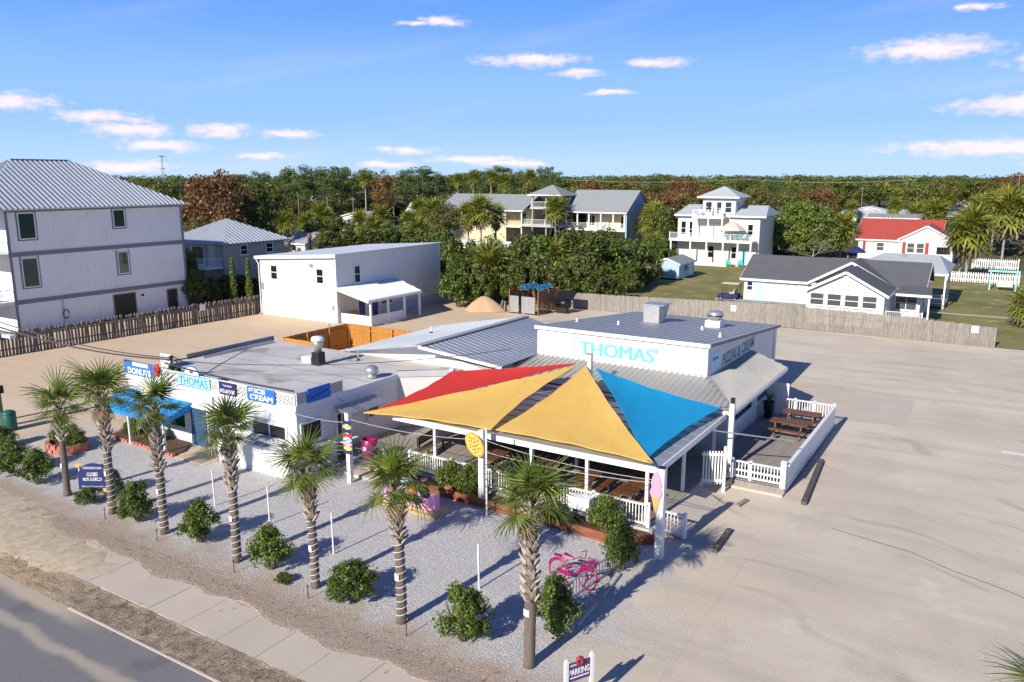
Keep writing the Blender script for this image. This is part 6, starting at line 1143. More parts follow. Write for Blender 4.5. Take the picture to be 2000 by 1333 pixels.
# ---- yellow house with look-out tower, and the porch house next to it
t = T('yellow_house','long pale yellow two-storey house with a grey gable roof and corner balcony','house',(-94,143,0)); YF = 138.3
P(t,'wall',MB().box(-103.7,-87.6,YF+.2,YF+12.2,0,6.5),'cream_siding'); P(t,'corner_wall',MB().box(-87.599,-84,YF+4.5,YF+12.2,0,6.5),'cream_siding'); gable_roof(t,-104,-83.7,YF,YF+12.4,6.5,9.35,'x','shingle_grey',.4)
P(t,'balcony',MB().box(-87.6,-83.7,YF,YF+4.49,2.9,3.15),'white_paint'); rail(t,(-87.5,YF+.1),(-83.8,YF+.1),3.15,1.15,.2,single=False,posts=(1,)); P(t,'balcony_post',MB().box(-83.95,-83.7,YF,YF+.25,0,6.3),'white_paint'); rail(t,(-83.8,YF+.3),(-83.8,YF+4.3),3.15,1.15,.2,single=False)
P(t,'sun_screen',MB().box(-87.3,-84.3,YF+.35,YF+.4,3.3,4.1),'pizza_cheese'); window(t,'-y',YF+4.5,-86.7,-85.4,3.9,5.6,gm='glass_green'); window(t,'-y',YF+.2,-101.5,-100.2,3.4,5.2); window(t,'-y',YF+.2,-97,-95.7,3.4,5.2)
t = T('lookout_tower','open look-out tower with a pyramid roof beside the yellow house','tower',(-78.2,140.7,0))
for x in (-81.2,-75.3):
    for y in (YF,YF+5.5): P(t,'post',MB().box(x-.12,x+.12,y-.12,y+.12,0,9.5),'sage_siding')
P(t,'post',MB().box(-78.3,-78.06,YF,YF+.24,0,9.5),'sage_siding')
for z in (3.2,6.7): P(t,'deck',MB().box(-81.7 if z > 5 else -83.6,-74.8,YF-.35,YF+5.9,z,z+.28),'plinth_grey'); rail(t,(-81.4,YF-.25),(-75.1,YF-.25),z+.28,1.15,.2,single=False,posts=(0,.5,1)); rail(t,(-75.0,YF-.2),(-75.0,YF+5.7),z+.28,1.15,.2,single=False)
rail(t,(-83.4,YF),(-81.6,YF),3.48,1.15,.2,single=False); hip_roof(t,-81.2,-75.3,YF,YF+5.5,9.5,11.35,'shingle_grey',.8); P(t,'stair',MB().bar((-76.5,YF+3.6,3.4),(-80,YF+3.6,6.7),1.2,.18),'plinth_grey')
t = T('porch_house','raised cream house with a blue gable end and a long white front porch','house',(-68.2,143,0)); PF = 139.6
P(t,'wall',MB().box(-71.5,-61.9,PF+3.2,PF+11.5,0,6.5),'cream_siding'); P(t,'gable_end',gable_wall(MB(),-61.89,-61.65,PF+.2,PF+11.5,6.5,10.15,'x'),'blue_siding'); gable_roof(t,-74.7,-61.9,PF+.2,PF+11.9,6.55,10.4,'x','shingle_grey',.35)
P(t,'porch_deck',MB().box(-74.8,-61.9,PF,PF+3.19,2.75,3.05),'white_paint'); rail(t,(-74.7,PF+.1),(-62,PF+.1),3.05,1.15,.2,single=False)
for x in (-74.5,-72,-69.5,-67,-64.4,-62.1): P(t,'porch_post',MB().box(x-.12,x+.12,PF+.1,PF+.34,3.05,6.4),'white_paint')
window(t,'-y',PF+3.2,-71.2,-69.7,3.6,5.5,gm='glass_green',vert=True,cross=False); window(t,'-y',PF+3.2,-64.1,-62.5,3.3,5.4,vert=True,cross=False); P(t,'stair',MB().bar((-68.6,PF-.4,2.9),(-64,PF-2,.6),1.6,.2),'plinth_grey')
for x in (-68,-66.6): chair('white chair on the long porch of the raised cream house',x,PF+1.6,3.05,'plastic_white',0,'white porch chairs')
s = T('garden_wall','low white garden wall in front of the yellow house','wall',(-84,122,0)); P(s,'wall_face',MB().box(-90,-72,122,122.2,0,1.5),'white_paint'); P(s,'coping',MB().box(-90.05,-71.95,121.95,122.25,1.5,1.58),'plinth_grey')

# ---- white fences and swing in the right-hand garden
def white_fence(label,p,q,y,h):
    s = T('white_picket_fence',label,'fence',((p+q)/2,y,0)); n = int((q-p)/.26); me_ = mesh('picket',MB().add([(-.07,0,.1),(.07,0,.1),(.07,0,h-.12),(0,0,h),(-.07,0,h-.12),(-.07,.03,.1),(.07,.03,.1),(.07,.03,h-.12),(0,.03,h),(-.07,.03,h-.12)],[(0,1,2,3,4),(9,8,7,6,5)]+[(i,5+i,5+(i+1)%5,(i+1)%5) for i in range(5)]),'white_paint')
    for i in range(n): inst(s,'picket',me_,(p+.26*i-(p+q)/2,0,0))
    for z in (.4,h-.4): P(s,'fence_rail',MB().box(p-.1,q,y+.031,y+.08,z,z+.09),'white_paint')
    for x in (p-.1,q): P(s,'fence_post',MB().box(x-.07,x+.07,y+.081,y+.22,0,h+.1),'white_paint')
white_fence('white picket fence beyond the lawn, farther from the turquoise swing',-4.3,1.2,132.3,1.55); white_fence('white picket fence just behind the turquoise swing frame',-6.4,1.3,114,1.4)
t = T('swing_frame','turquoise timber swing frame with a white bench seat on the lawn','swing',(-.3,108.5,0)); 
for x in (-1.6,1.0): P(t,'leg',MB().bar((x,108.2,0),(x,108.5,2.1),.14,.14),'aqua_paint'); P(t,'leg',MB().bar((x,109.4,0),(x,108.6,2.1),.14,.14),'aqua_paint')
P(t,'beam',MB().box(-1.9,1.3,108.4,108.65,2.1,2.32),'aqua_paint')
o = P(t,'swing_seat',MB().box(-.9,.7,108.3,108.8,.45,.52).bar((-.1,108.8,.5),(-.1,108.95,1.05),1.6,.05,Vector((0,1,0))),'white_paint')
for x in (-.85,.65): P(o,'chain',MB().tube([(x,108.5,.5),(x,108.52,2.1)],.02),'galvanised')
# ------------------------------------------------------------------ plants
def np_mesh(name, verts, quads, mat, smooth=False):
    me = bpy.data.meshes.new(name); verts = np.asarray(verts,np.float32); quads = np.asarray(quads,np.int32); k = quads.shape[1]
    me.vertices.add(len(verts)); me.vertices.foreach_set('co',verts.ravel()); me.loops.add(quads.size); me.loops.foreach_set('vertex_index',quads.ravel())
    me.polygons.add(len(quads)); me.polygons.foreach_set('loop_start',np.arange(len(quads),dtype=np.int32)*k); me.update(calc_edges=True); me.validate(); me.materials.append(MATS[mat])
    return me
def leaf_cloud(clumps, per, size, rng, shell=.72, up=.35, slim=.5):
    """leaf-sized rhombs spread over and through a set of clumps (centre, radii)"""
    V = []; k = 0
    for c, r in clumps:
        n = per if not callable(per) else per(r); d = rng.normal(size=(n,3)); d /= np.linalg.norm(d,axis=1,keepdims=True)
        p = np.array(c)+d*np.array(r)*(shell+(1.06-shell)*rng.random((n,1))**.6); nr = d+rng.normal(size=(n,3))*.55+np.array([0,0,up]); nr /= np.linalg.norm(nr,axis=1,keepdims=True)
        t = np.cross(nr,rng.normal(size=(n,3))); t /= np.linalg.norm(t,axis=1,keepdims=True)+1e-9; b = np.cross(nr,t); L = size*(.65+.7*rng.random((n,1))); W = L*slim
        V.append(np.stack([p+t*L,p+b*W,p-t*L*.8,p-b*W],1))
    V = np.concatenate(V).reshape(-1,3); return V, np.arange(len(V)).reshape(-1,4)
def limbs(m, rng, H, R_, base=.25, n=7, r0=.22, spread=.75, fork=.28):
    m.tube([(0,0,-.1),(rng.normal()*.15,rng.normal()*.15,H*fork*.6),(rng.normal()*.2,rng.normal()*.2,H*fork+.6)],[r0*1.25,r0,r0*.8],8)
    for i in range(n):
        a = 2*math.pi*(i+rng.random()*.6)/n; s = H*fork*(.75+.5*rng.random()); e = (R_*spread*math.cos(a)*(.5+.5*rng.random()),R_*spread*math.sin(a)*(.5+.5*rng.random()),H*(.6+.25*rng.random()))
        mid = (e[0]*.45+rng.normal()*.2,e[1]*.45+rng.normal()*.2,s+(e[2]-s)*.55); m.tube([(0,0,s),mid,e],[r0*.55,r0*.35,r0*.1],6)
    return m
def tree_model(kind, seed):
    rng = np.random.default_rng(seed); m = MB()
    if kind in ('oak','olive','rust'):
        H,R_ = 10.,5.; limbs(m,rng,H,R_); cl = []
        for i in range(46 if kind != 'rust' else 40):
            a = rng.random()*6.283; q = rng.random()**.5; z = rng.uniform(-1,1); rad = math.sqrt(max(0,1-(z*.9)**2))
            r = rng.uniform(.75,1.5); cl.append(((4.0*q*rad*math.cos(a),4.0*q*rad*math.sin(a),6.0+3.0*z+rng.normal()*.25),(r*1.1,r*1.1,r*.8)))
        V,Q = leaf_cloud(cl,110 if kind != 'rust' else 75,.26,rng)
    elif kind == 'dome':
        H,R_ = 9.6,6.2; limbs(m,rng,H,R_,n=9,fork=.2); cl = []
        for i in range(95):
            a = rng.random()*6.283; el_ = math.asin(rng.uniform(-.25,1)); r = rng.uniform(.8,1.5); cl.append(((5.2*math.cos(el_)*math.cos(a),5.2*math.cos(el_)*math.sin(a),3.4+5.2*math.sin(el_)),(r*1.15,r*1.15,r*.75)))
        V,Q = leaf_cloud(cl,110,.24,rng)
    elif kind == 'pine':
        H,R_ = 16.,4.; m.tube([(0,0,-.1),(.1,.05,6),(0,.15,11),(.1,0,15)],[.26,.2,.14,.05],8); cl = []
        for i in range(30):
            f = rng.random()**.8; z = 7.5+7.7*f; ro = (3.3 if f < .75 else 2.6)*(.35+.65*rng.random())*(1-.45*max(0,f-.6)); a = rng.random()*6.283; r = rng.uniform(.7,1.35); c = (ro*math.cos(a),ro*math.sin(a),z); cl.append((c,(r*1.2,r*1.2,r*.62))); m.tube([(0,0,z-.9),c],[.07,.03],5)
        V,Q = leaf_cloud(cl,115,.23,rng,slim=.35)
    elif kind == 'bare':
        H,R_ = 10.,5.; V = None
        def br(p,d,L,r,k):
            e = p+d*L; m.tube([tuple(p),tuple(p+d*L*.5+Vector((rng.normal(),rng.normal(),rng.normal()))*L*.05),tuple(e)],[r,r*.8,r*.55],5 if k < 2 else 3,False)
            if k < 5:
                for _ in range(3 if k < 4 else 4):
                    nd = (d+Vector((rng.normal(),rng.normal(),rng.normal()*.6+.18))*.55).normalized(); br(e,nd,L*rng.uniform(.6,.85),r*.58,k+1)
        br(Vector((0,0,-.1)),Vector((.05,0,1)),2.3,.2,0)
    me_t = mesh('trunk',m,'bark' if kind != 'bare' else 'bark_grey',smooth=True)
    me_c = np_mesh('crown',V,Q,{'oak':'leaf_oak','olive':'leaf_olive','rust':'leaf_rust','dome':'leaf_dome','pine':'leaf_pine'}[kind]) if kind != 'bare' else None
    return me_t, me_c, H, R_
MODELS = {k:[tree_model(k,11*i+len(k)) for i in range(n)] for k,n in (('oak',3),('olive',3),('rust',2),('pine',4),('dome',1),('bare',2))}
WORDS = {'oak':('oak_tree','dark green round-headed oak in the woods behind the houses','tree','dark oaks in the woods'),'olive':('scrub_oak','olive green scrub oak among the woods behind the houses','tree','olive scrub oaks'),
 'rust':('autumn_tree','rusty brown autumn-leaved tree among the green woods','tree','rusty autumn trees'),'pine':('pine_tree','tall pine with rounded tufts rising above the woods','tree','pines on the skyline'),'dome':('spreading_oak','huge pale green dome-shaped spreading oak by the stacked-deck house','tree',None),'bare':('leafless_tree','grey leafless tree showing bare branches among the woods','tree','leafless trees')}
prng = random.Random(5)
def zone(x, y):
    b = math.degrees(math.atan2(x, y)); d = math.hypot(x, y)
    far = 'near the houses' if d < 165 else ('amid the wood' if d < 235 else 'far off')
    for lim, w in ((-55,'behind the tall white house'),(-47,'behind the hip-roofed sage house'),(-37,'in line with the annex roof'),(-29,'behind the yellow house'),(-21,'behind the raised cream house'),(-12,'behind the stacked-deck house'),(-6,'behind the grey-roofed cottage'),(99,'behind the red-roofed house')):
        if b < lim: return w, far
for i,(k,x,y,H,r) in enumerate(TREES):
    mt,mc,mh,mr = MODELS[k][prng.randrange(len(MODELS[k]))]; nm,lb,ct,gr = WORDS[k]
    zw, zf_ = zone(x,y); lb = {'oak':'dark green round-headed oak ','olive':'olive green scrub oak ','rust':'rusty brown autumn tree ','pine':'tall tufted pine ','bare':'grey leafless tree '}.get(k,'')+(zw+', '+zf_) if k != 'dome' else lb; gr = gr and gr+' '+zw+' '+zf_
    if i == 0: lb, gr = 'large rusty brown oak with a ragged top behind the tall white house', None
    s = T(nm,lb,ct,(x,y,0),gr,prng.random()*6.28); s.scale = (r/mr,r/mr,H/mh); inst(s,'trunk',mt)
    if mc: inst(s,'crown',mc)

# ---- shrubs and thicket
def shrub_model(seed,H,R_,leaf,n_cl,per,mat,stems=6):
    rng = np.random.default_rng(seed); m = MB(); cl = []
    for i in range(stems): a = 6.283*i/stems+rng.random(); m.tube([(.06*math.cos(a),.06*math.sin(a),-.03),(R_*.3*math.cos(a),R_*.3*math.sin(a),H*.35),(R_*.55*math.cos(a),R_*.55*math.sin(a),H*.75)],[.022*H,.016*H,.006*H],5)
    for i in range(n_cl):
        a = rng.random()*6.283; f = rng.random(); q = rng.random()**.5*(.35+.65*math.sin(math.pi*min(1,f*.9+.22))); r = rng.uniform(.11,.27)*R_*1.1; cl.append(((R_*.85*q*math.cos(a),R_*.85*q*math.sin(a),H*(.22+.76*f)),(r,r,r*1.15)))
    V,Q = leaf_cloud(cl,per,leaf,rng,.45,.3,.42); return mesh('stems',m,'bark'),np_mesh('foliage',V,Q,mat)
SHR = [shrub_model(40+i,1.35,.76,.05,72,78,'leaf_shrub',9) for i in range(4)]
def shrub(label,x,y,h,w,k,group=None,name='shrub'):
    s = T(name,label,'shrub',(x,y,0),group,prng.random()*6); s.scale = (w*1.12,w*1.12,h*1.1/1.35); inst(s,'stems',SHR[k][0]); inst(s,'foliage',SHR[k][1]); return s
for k,(x,y,h,w,lb) in enumerate(((-36.85,16.85,1.45,1.05,'bushy green shrub at the end of the palm row, on the sand'),(-34.55,16.8,1.35,1.0,'bushy green shrub beside the first palm of the row'),(-27.4,16.8,1.4,.95,'bushy green shrub between the two palms wrapped nearest the navy board'),(-23.85,16.9,1.35,.95,'rounded green shrub between the third and fourth palms'),
    (-20.05,16.85,1.4,.95,'gappy upright green shrub between the fourth and fifth palms'),(-16.3,16.8,1.15,1.1,'low forked green shrub between the fifth and sixth palms'),(-12.1,16.8,1.5,1.05,'tall dense green shrub between the last two palms'),(-10.05,18.5,1.5,1.0,'dense green shrub at the near end of the bike rack'),(-10.0,23.05,1.5,.85,'tall green shrub at the far end of the bike rack'),(-11.6,25.2,1.35,.95,'rounded green shrub in the timber bed before the patio railing'),
    (-30.55,17.75,1.0,.75,'small shrub behind the navy notice board'),(-30.7,16.75,.55,.65,'low shrub at the foot of the navy notice board'),(-37.3,20.0,1.15,.75,'dark shrub growing in the red stone planter'),(-38.5,20.1,1.0,.75,'second dark shrub in the red stone planter, leaning outward'),(-41.0,18.6,.9,.8,'low spreading dark shrub on the sand near the red stone planter'),(-37.2,23.0,.75,.75,'clipped round shrub in the mulch at the wall end of the flower bed'),(-35.2,22.9,.75,.75,'clipped dark shrub in the mulch under the blue awning'),
    (-18.9,25.5,1.2,.95,'dark leafy shrub in the timber bed behind the donut cut-outs'),(-17.8,25.5,1.25,.95,'dark leafy shrub in the timber bed against the pizza post'),(-14.6,25.2,.9,.9,'low shrub in the timber bed behind the last palm'),(-19.0,16.4,.3,.4,'tiny sprouting shrub beside the gappy one'))): shrub(lb,x,y,h,w,k%4)
s = T('bed_shrub','flat clump of dark shrub by the cabinet in the timber bed','shrub',(-13.6,25.2,0),None,1.0); s.scale = (.8,.8,.6); inst(s,'stems',SHR[1][0]); inst(s,'foliage',SHR[1][1])
THK = [shrub_model(70+i,4.0,2.4,.17,60,75,('leaf_hedge','leaf_hedge','leaf_shrub')[i],8) for i in range(3)]
for i,(x,y,h,r) in enumerate(THICKET):
    k = prng.randrange(3); zw = 'between the tall white house and the annex' if y < 66 and x < -60 else 'behind the annex' if x < -55 else 'just behind the refuse enclosure' if y < 76.5 and x < -38 else 'beside the stacked-deck house' if y > 105 else 'between the board fence and the garden shed'; s = T('thicket_bush',('tall' if h > 4.5 else 'low')+' dense green bush '+zw,'bush',(x,y,0),('tall' if h > 4.5 else 'low')+' thicket bushes '+zw,prng.random()*6); s.scale = (r/2.2*1.15,r/2.2*1.15,h/4.0); inst(s,'stems',THK[k][0]); inst(s,'foliage',THK[k][1])
rng = np.random.default_rng(3); cl = [((.0,0,z),(.42*(1-.75*abs(z-1.6)/3.4),.42*(1-.75*abs(z-1.6)/3.4),.5)) for z in np.linspace(.4,4.6,12)]; V,Q = leaf_cloud(cl,90,.1,rng); cym = np_mesh('foliage',V,Q,'leaf_shrub'); cyt = mesh('trunk',MB().tube([(0,0,-.05),(0,0,4)],[.07,.02],6),'bark')
for (x,y),lb in zip(((-68.0,54.6),(-66.3,55.2),(-62.5,57.2)),('nearest the tall white house','second from the tall white house','darker and standing next to the annex')): s = T('cypress','slim columnar cypress '+lb,'tree',(x,y,0)); inst(s,'trunk',cyt); inst(s,'foliage',cym)

# ---- palms
def frond(rng, n=24, pet=.46, blade=.84, seg=3, width=.062):
    V = []; Q = []; hub = np.array([pet,0,.05])
    pv = MB().tube([(0,0,0),(pet*.5,0,.06),(pet,0,.05),(pet+blade*.35,0,-.02)],[.022,.018,.014,.006],4); V += [np.array(v) for v in pv.v]; Q += [f if len(f) == 4 else f for f in pv.f if len(f) == 4]
    for i in range(n):
        a = R(-125+250*i/(n-1)); L = blade*(1-.28*(abs(a)/R(125))**1.5)*rng.uniform(.9,1.08); d = np.array([math.cos(a),math.sin(a),0]); sd = np.array([-math.sin(a),math.cos(a),0]); o = hub+np.array([.12*(1-abs(a)/2.4),0,0]); dr = rng.uniform(.18,.5); k0 = len(V); lift = .22*(1-abs(math.cos(a*.5)))+(.02 if i%2 else -.02)
        for j in range(seg+1):
            f = j/seg; w = width*(.35+.65*math.sin(math.pi*min(1,f*.8+.18)))*(1-f*.65); c = o+d*(L*f)+np.array([0,0,lift*f*L*1.6-dr*L*f**2.4]); V += [c+sd*w*.5+np.array([0,0,.008]),c-sd*w*.5]
        for j in range(seg): Q.append((k0+2*j,k0+2*j+1,k0+2*j+3,k0+2*j+2))
    return np.array(V),[q for q in Q]
frng = np.random.default_rng(21); FR = []
for i in range(4): V,Q = frond(frng); FR.append(np_mesh('frond',V,Q,'palm_leaf'))
Vd,Qd = frond(frng,20,.45,.6); FRD = np_mesh('frond',Vd,Qd,'palm_dead')
def palm(label,x,y,zt,boot_z,lights,crown,r0,nf,flyer=True):
    r0 *= .9; ta, tm = prng.random()*6.28, R(prng.uniform(4,15))
    s = T('palm_tree',label,'palm',(x,y,0),None); dx,dy = prng.uniform(-.2,.2),prng.uniform(-.12,.12)
    def ax(z): f = z/zt; return Vector((dx*f*f+.02*math.sin(3*f),dy*f*f,z))
    zz = [zt*i/28 for i in range(29)]; rr = [r0*(1.18 if z < .15 else 1.0)*(1-.12*z/zt)*(1+.035*math.sin(z*21)) for z in zz]; tr = P(s,'trunk',MB().tube([ax(z)+s.location-Vector((0,0,.05 if i == 0 else 0)) for i,z in enumerate(zz)],rr,14),'bark_grey' if boot_z > 9 else 'bark',True)
    m = MB(); z = boot_z; k = 0
    while z < zt+.05:
        for q in range(5):
            a = q*1.257+k*.62+prng.uniform(-.15,.15); d = Vector((math.cos(a),math.sin(a),0)); sd = Vector((-math.sin(a),math.cos(a),0)); c = ax(min(z,zt))+d*(r0*.9); L = prng.uniform(.16,.3); w = prng.uniform(.06,.095); e = c+d*prng.uniform(.09,.2)+Z*L
            if prng.random() < .1: continue
            m.add([c-sd*w,c+sd*w,e+sd*w*.45,e-sd*w*.45,c-sd*w*.8-d*.05+Z*.03,c+sd*w*.8-d*.05+Z*.03,e+sd*w*.35-d*.045,e-sd*w*.35-d*.045],[(0,1,2,3),(7,6,5,4),(3,2,6,7),(1,5,6,2),(0,3,7,4)])
        z += .135; k += 1
    bo = P(s,'leaf_bases',m,'palm_boot',kind='stuff',world=False)
    if lights:
        h = [ax(.12+(min(boot_z+.35,zt*.75)-.12)*i/260)+Vector((math.cos(i*.3),math.sin(i*.3),0))*(r0*1.06+.004) for i in range(261)]; P(tr,'string_lights',MB().tube(h,.009,4,False),'letter_white',kind='stuff',world=False)
    if flyer:
        a = R(-100); A = []; zc = zt*.36
        for i in range(5): b = a-.55+1.1*i/4; A += [ax(zc-.1)+Vector((math.cos(b),math.sin(b),0))*(r0*1.05+.02),ax(zc+.1)+Vector((math.cos(b),math.sin(b),0))*(r0*1.05+.02)]
        P(tr,'paper_notice',MB().add(A,[(2*i,2*i+2,2*i+3,2*i+1) for i in range(4)]),'paper',world=False)
    top = ax(zt)
    for i in range(nf):
        f = i/(nf-1); a = i*2.39996+prng.uniform(-.3,.3); el_ = R(80-104*f**.85+prng.uniform(-12,12))+tm*math.cos(a-ta); sc = crown*1.06*prng.uniform(.85,1.12)*(.85+.25*math.sin(math.pi*min(1,f+.3)))
        inst(s,'frond',FR[prng.randrange(4)],top+Vector((math.cos(a)*.07,math.sin(a)*.07,.12-.2*f)),(0,-el_,a),(sc,sc,sc))
    for i in range(prng.randint(1,4)): a = prng.random()*6.28; inst(s,'frond',FRD,top+Vector((0,0,-.12)),(0,R(62),a),(crown*.8,)*3)
    return s
PALMS = [(-32.2,16.77,3.75,2.4,0,1.0,.15,15,'slimmest palm with a bare brown trunk, first in the row beside the navy board'),(-28.9,16.7,4.75,2.55,1,1.06,.17,17,'palm wrapped in white string lights just behind the navy notice board'),(-25.57,16.66,4.72,2.4,1,1.0,.17,16,'light-wrapped palm in front of the blue awning'),(-21.48,16.6,4.55,2.6,1,1.0,.17,16,'light-wrapped palm in front of the shop entrance'),
 (-17.89,16.75,3.85,2.3,1,.98,.15,16,'light-wrapped palm with the short crown, in front of the direction post'),(-14.2,16.62,4.2,2.55,1,1.0,.17,17,'light-wrapped palm standing before the pink shop sign'),(-9.87,16.75,4.6,1.95,0,1.02,.18,18,'thick-booted palm without lights at the lot entrance end of the row')]
for x,y,zt,bz,li,cr,r0,nf,lb in PALMS: palm(lb,x,y,zt,bz,li,cr,r0,nf)
palm('palm whose crown pokes in beside the lot entrance road',1.95,18.0,2.5,1.2,0,1.0,.17,22,False)

def palm_crown(seed, dead=10, n=46):
    rng = np.random.default_rng(seed); VV = []; QQ = []; VD = []; QD = []; k = 0; kd = 0
    for i in range(n+dead):
        f = min(1,i/(n-1)); V,Q = frond(rng,11,.55,.62,2,.12); el_ = R(84-125*f) if i < n else R(rng.uniform(-88,-60)); a = i*2.39996+rng.random()*.3; ce,se = math.cos(el_),math.sin(el_); X = V[:,0]*ce-V[:,2]*se; Zz = V[:,0]*se+V[:,2]*ce; W = np.stack([X*math.cos(a)-V[:,1]*math.sin(a),X*math.sin(a)+V[:,1]*math.cos(a),Zz],1)*(.9+.2*rng.random())
        if i < n: VV.append(W); QQ += [tuple(j+k for j in q) for q in Q]; k += len(W)
        else: VD.append(W); QD += [tuple(j+kd for j in q) for q in Q]; kd += len(W)
    return np_mesh('crown',np.concatenate(VV),QQ,'palm_back'),np_mesh('dead_fronds',np.concatenate(VD),QD,'palm_dead')
PC = [palm_crown(5+i) for i in range(3)]; ptr = mesh('trunk',MB().tube([(0,0,-.05),(.01,0,.5),(0,.01,1)],[.2,.17,.16],9),'bark_grey',smooth=True)
def back_palm(label,x,y,zc,r,group):
    s = T('cabbage_palm',label,'palm',(x,y,0),group); k = prng.randrange(3); sc = r/1.05; a = prng.random()*6.28; inst(s,'trunk',ptr,scale=(1,1,zc)); inst(s,'crown',PC[k][0],(0,0,zc),(0,0,a),(sc,)*3); inst(s,'dead_fronds',PC[k][1],(0,0,zc-.1),(0,0,a),(sc*.9,)*3)
for x,y,zc,r in BACK_PALMS: zw = zone(x,y)[0].replace('behind','around').replace('in line with the annex roof','in the gardens beyond the annex'); hw = 'tall' if zc > 5 else 'short'; back_palm(hw+' bushy-headed cabbage palm '+zw,x,y,zc,r,hw+' cabbage palms '+zw)
for x,y,zc,r in LOW_PALMS: back_palm('low cabbage palm growing out of the thicket',x,y,zc,r,'low palms in the thicket')
s = T('burnt_palm_trunk','charred dead palm trunk with an orange broken top beside the annex','tree stump',(-73.2,70.2,0)); P(s,'trunk',MB().tube([(-73.2,70.2,0),(-73.1,70.2,3),(-72.8,70.2,5.6)],[.25,.22,.2],10),'burnt'); P(s,'broken_top',MB().lathe((-72.8,70.2,5.55),[(.2,0),(.36,.15),(.22,.4),(.3,.45),(.06,.7)],7),'slat_wood')

# ---- far wood and undergrowth: too many to count
rng = np.random.default_rng(77); cl = []
for i in range(2600):
    d = rng.uniform(330,1100); a = R(31.9+rng.uniform(-48,48)); x,y = -math.sin(a)*d,math.cos(a)*d; h = rng.uniform(8.5,13.6)+d*.001; r = rng.uniform(3.5,7); cl.append(((x,y,h-r*.6),(r,r,r*.62)))
V,Q = leaf_cloud(cl,48,.85,rng,.7); o = bpy.data.objects.new('far_wood',np_mesh('far_wood',V,Q,'leaf_oak')); COL.objects.link(o); prop(o,'dark far-off woodland running along the horizon','wood',None,'stuff')
cl = []
def free(x,y):
    if y < 73 and x > -70: return False
    for a,b,c,d in ((-90,-68,26,73),(-24,-5,72,102),(-47,-29,110,130),(-24,-5,100,152),(-87,-50,106,129),(-42,-5,71,112),(-6,40,71,135)):
        if a < x < b and c < y < d: return False
    return True
while len(cl) < 1500:
    d = rng.uniform(75,330); a = R(31.9+rng.uniform(-40,36)); x,y = -math.sin(a)*d,math.cos(a)*d
    if free(x,y): r = rng.uniform(.8,2.0); cl.append(((x,y,r*.35),(r*1.3,r*1.3,r*.8)))
V,Q = leaf_cloud(cl,44,.38,rng,.6); o = bpy.data.objects.new('undergrowth',np_mesh('undergrowth',V,Q,'leaf_olive')); COL.objects.link(o); prop(o,'tangled olive undergrowth between the trees and houses','undergrowth',None,'stuff')
# tufts, pebbles and litter on the verge and in the gravel
m = MB()
for i in range(520):
    if i < 380: x,y = rng.uniform(-34,-8),12.4+rng.normal()*.28
    else: x,y = rng.uniform(-34,-9),15.3+rng.normal()*.4
    for q in range(5): a = rng.random()*6.28; h = rng.uniform(.04,.13); l = rng.uniform(.04,.1); sd = Vector((-math.sin(a),math.cos(a),0))*.008; b = Vector((x,y,.03)); e = b+Vector((math.cos(a)*l,math.sin(a)*l,h)); m.add([b-sd,b+sd,e],[(0,1,2)])
o = solo('dry_tufts',m,'palm_dead','dry grass tufts and stalks along the dirt verge','grass',kind='stuff')
V = []; n = 9000; px = np.where(rng.random(n) < .75,rng.uniform(-37,-8.6,n),rng.uniform(-8,30,n)); py = rng.uniform(14.9,24,n); sz = rng.uniform(.008,.028,n)
base_ = np.array([[1,0,0],[0,1,0],[-1,0,0],[0,-1,0],[0,0,.9]]); ang = rng.random(n)*6.28; V = np.empty((n,5,3)); 
for k in range(5): V[:,k,0] = px+(base_[k,0]*np.cos(ang)-base_[k,1]*np.sin(ang))*sz; V[:,k,1] = py+(base_[k,0]*np.sin(ang)+base_[k,1]*np.cos(ang))*sz; V[:,k,2] = .007+base_[k,2]*sz
idx = np.arange(n)[:,None]*5; Qn = np.concatenate([np.concatenate([idx,idx+1,idx+4],1),np.concatenate([idx+1,idx+2,idx+4],1),np.concatenate([idx+2,idx+3,idx+4],1),np.concatenate([idx+3,idx,idx+4],1)])
o = bpy.data.objects.new('pebbles',np_mesh('pebbles',V.reshape(-1,3),Qn,'plinth_grey')); COL.objects.link(o); prop(o,'loose pebbles strewn over the gravel and sand','pebbles',None,'stuff')

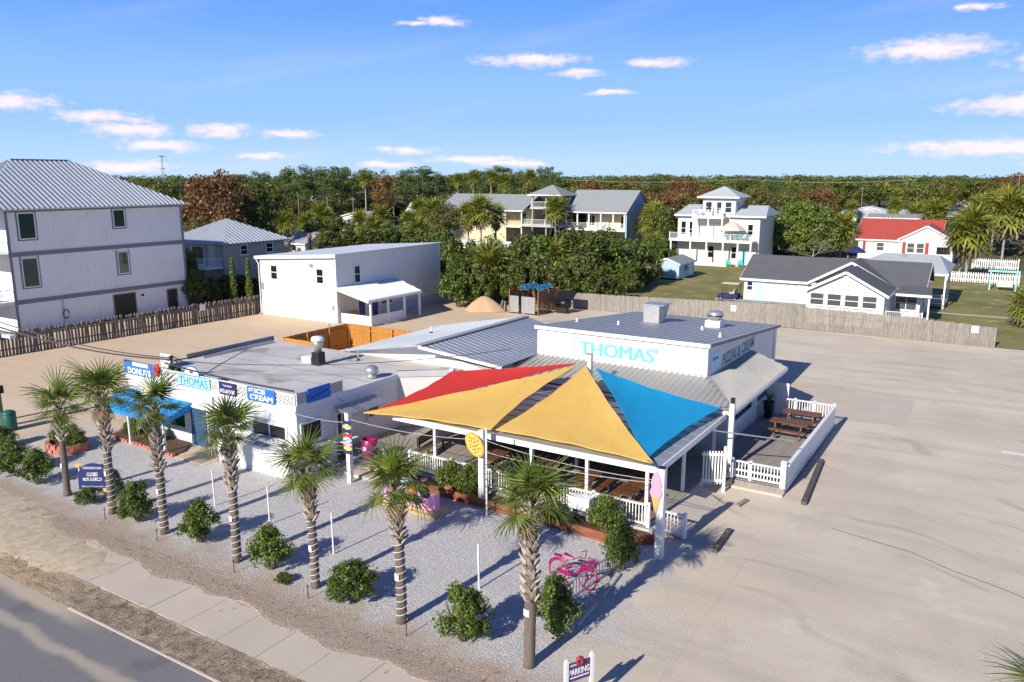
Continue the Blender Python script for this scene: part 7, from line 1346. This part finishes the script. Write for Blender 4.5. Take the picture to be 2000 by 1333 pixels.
# ------------------------------------------------------------------ far houses, poles and lines
ROOF = {'white':'white_roof','blue':'metal_roof_blue','grey':'shingle_grey','tan':'shingle_pale'}; WALL = {'white':'white_siding','blue':'pale_siding','grey':'sage_siding','tan':'cream_siding'}
for i,(k,xa,xb,y,ze,zr) in enumerate(FAR_HOUSES):
    ze,zr = max(ze,2.2),max(zr,ze+.9,3.2); dp = min(14,max(7,(xb-xa)*.7)); s = T('distant_house',{'white':'distant low house with a white roof','blue':'distant house with a blue-grey metal roof','grey':'distant house with a dark grey roof','tan':'distant cream house with a pale roof'}[k]+' among the trees','house',((xa+xb)/2,y,0),'distant %s-roofed houses'%k)
    P(s,'wall',gable_wall(MB(),xa,xb,y,y+dp,ze,zr-.12,'x' if i%3 else 'y'),WALL[k]); gable_roof(s,xa,xb,y,y+dp,ze+.05,zr,'x' if i%3 else 'y',ROOF[k],.35,.12)
    n = max(1,int((xb-xa)/3.2))
    for q in range(n): a = xa+(xb-xa)*(q+.35)/n; window(s,'-y',y,a,a+.9,ze*.4,ze*.78,sill=False)
def pole(label,x,y,h,extra=None,w=.13):
    s = T('utility_pole',label,'utility pole',(x,y,0)); P(s,'shaft',MB().tube([(x,y,0),(x,y,h)],[w,w*.7],8),'fence_weathered'); P(s,'crossarm',MB().box(x-.8,x+.8,y-.05,y+.05,h-.6,h-.48),'pole_wood')
    if extra: P(s,'transformer',MB().lathe((x+.45,y,h-2.4),[(.05,0),(.28,.05),(.28,.9),(.1,1.0)],12),'plinth_grey',True)
for a in POLES: pole(*a)
s = T('radio_mast','slender lattice radio mast on the horizon behind the tall white house','mast',(-286,200,0)); m = MB(); x,y = -286,200
for k in range(3): m.tube([(x+.5*math.cos(k*2.1),y+.5*math.sin(k*2.1),0),(x+.25*math.cos(k*2.1),y+.25*math.sin(k*2.1),21)],.09,4)
P(s,'legs',m,'trim_grey'); P(s,'platform',MB().lathe((x,y,20.6),[(1.2,0),(1.3,.15),(.4,.3)],10).lathe((x,y,16),[(.9,0),(.9,.2)],10),'trim_grey')
for k,(a,b) in enumerate(LINES): solo('power_line',MB().tube(sag(a,b,.8),.035,4),'cable_pale','thin power line slung between poles above the distant roofs','power line','power lines behind the houses',base=a)
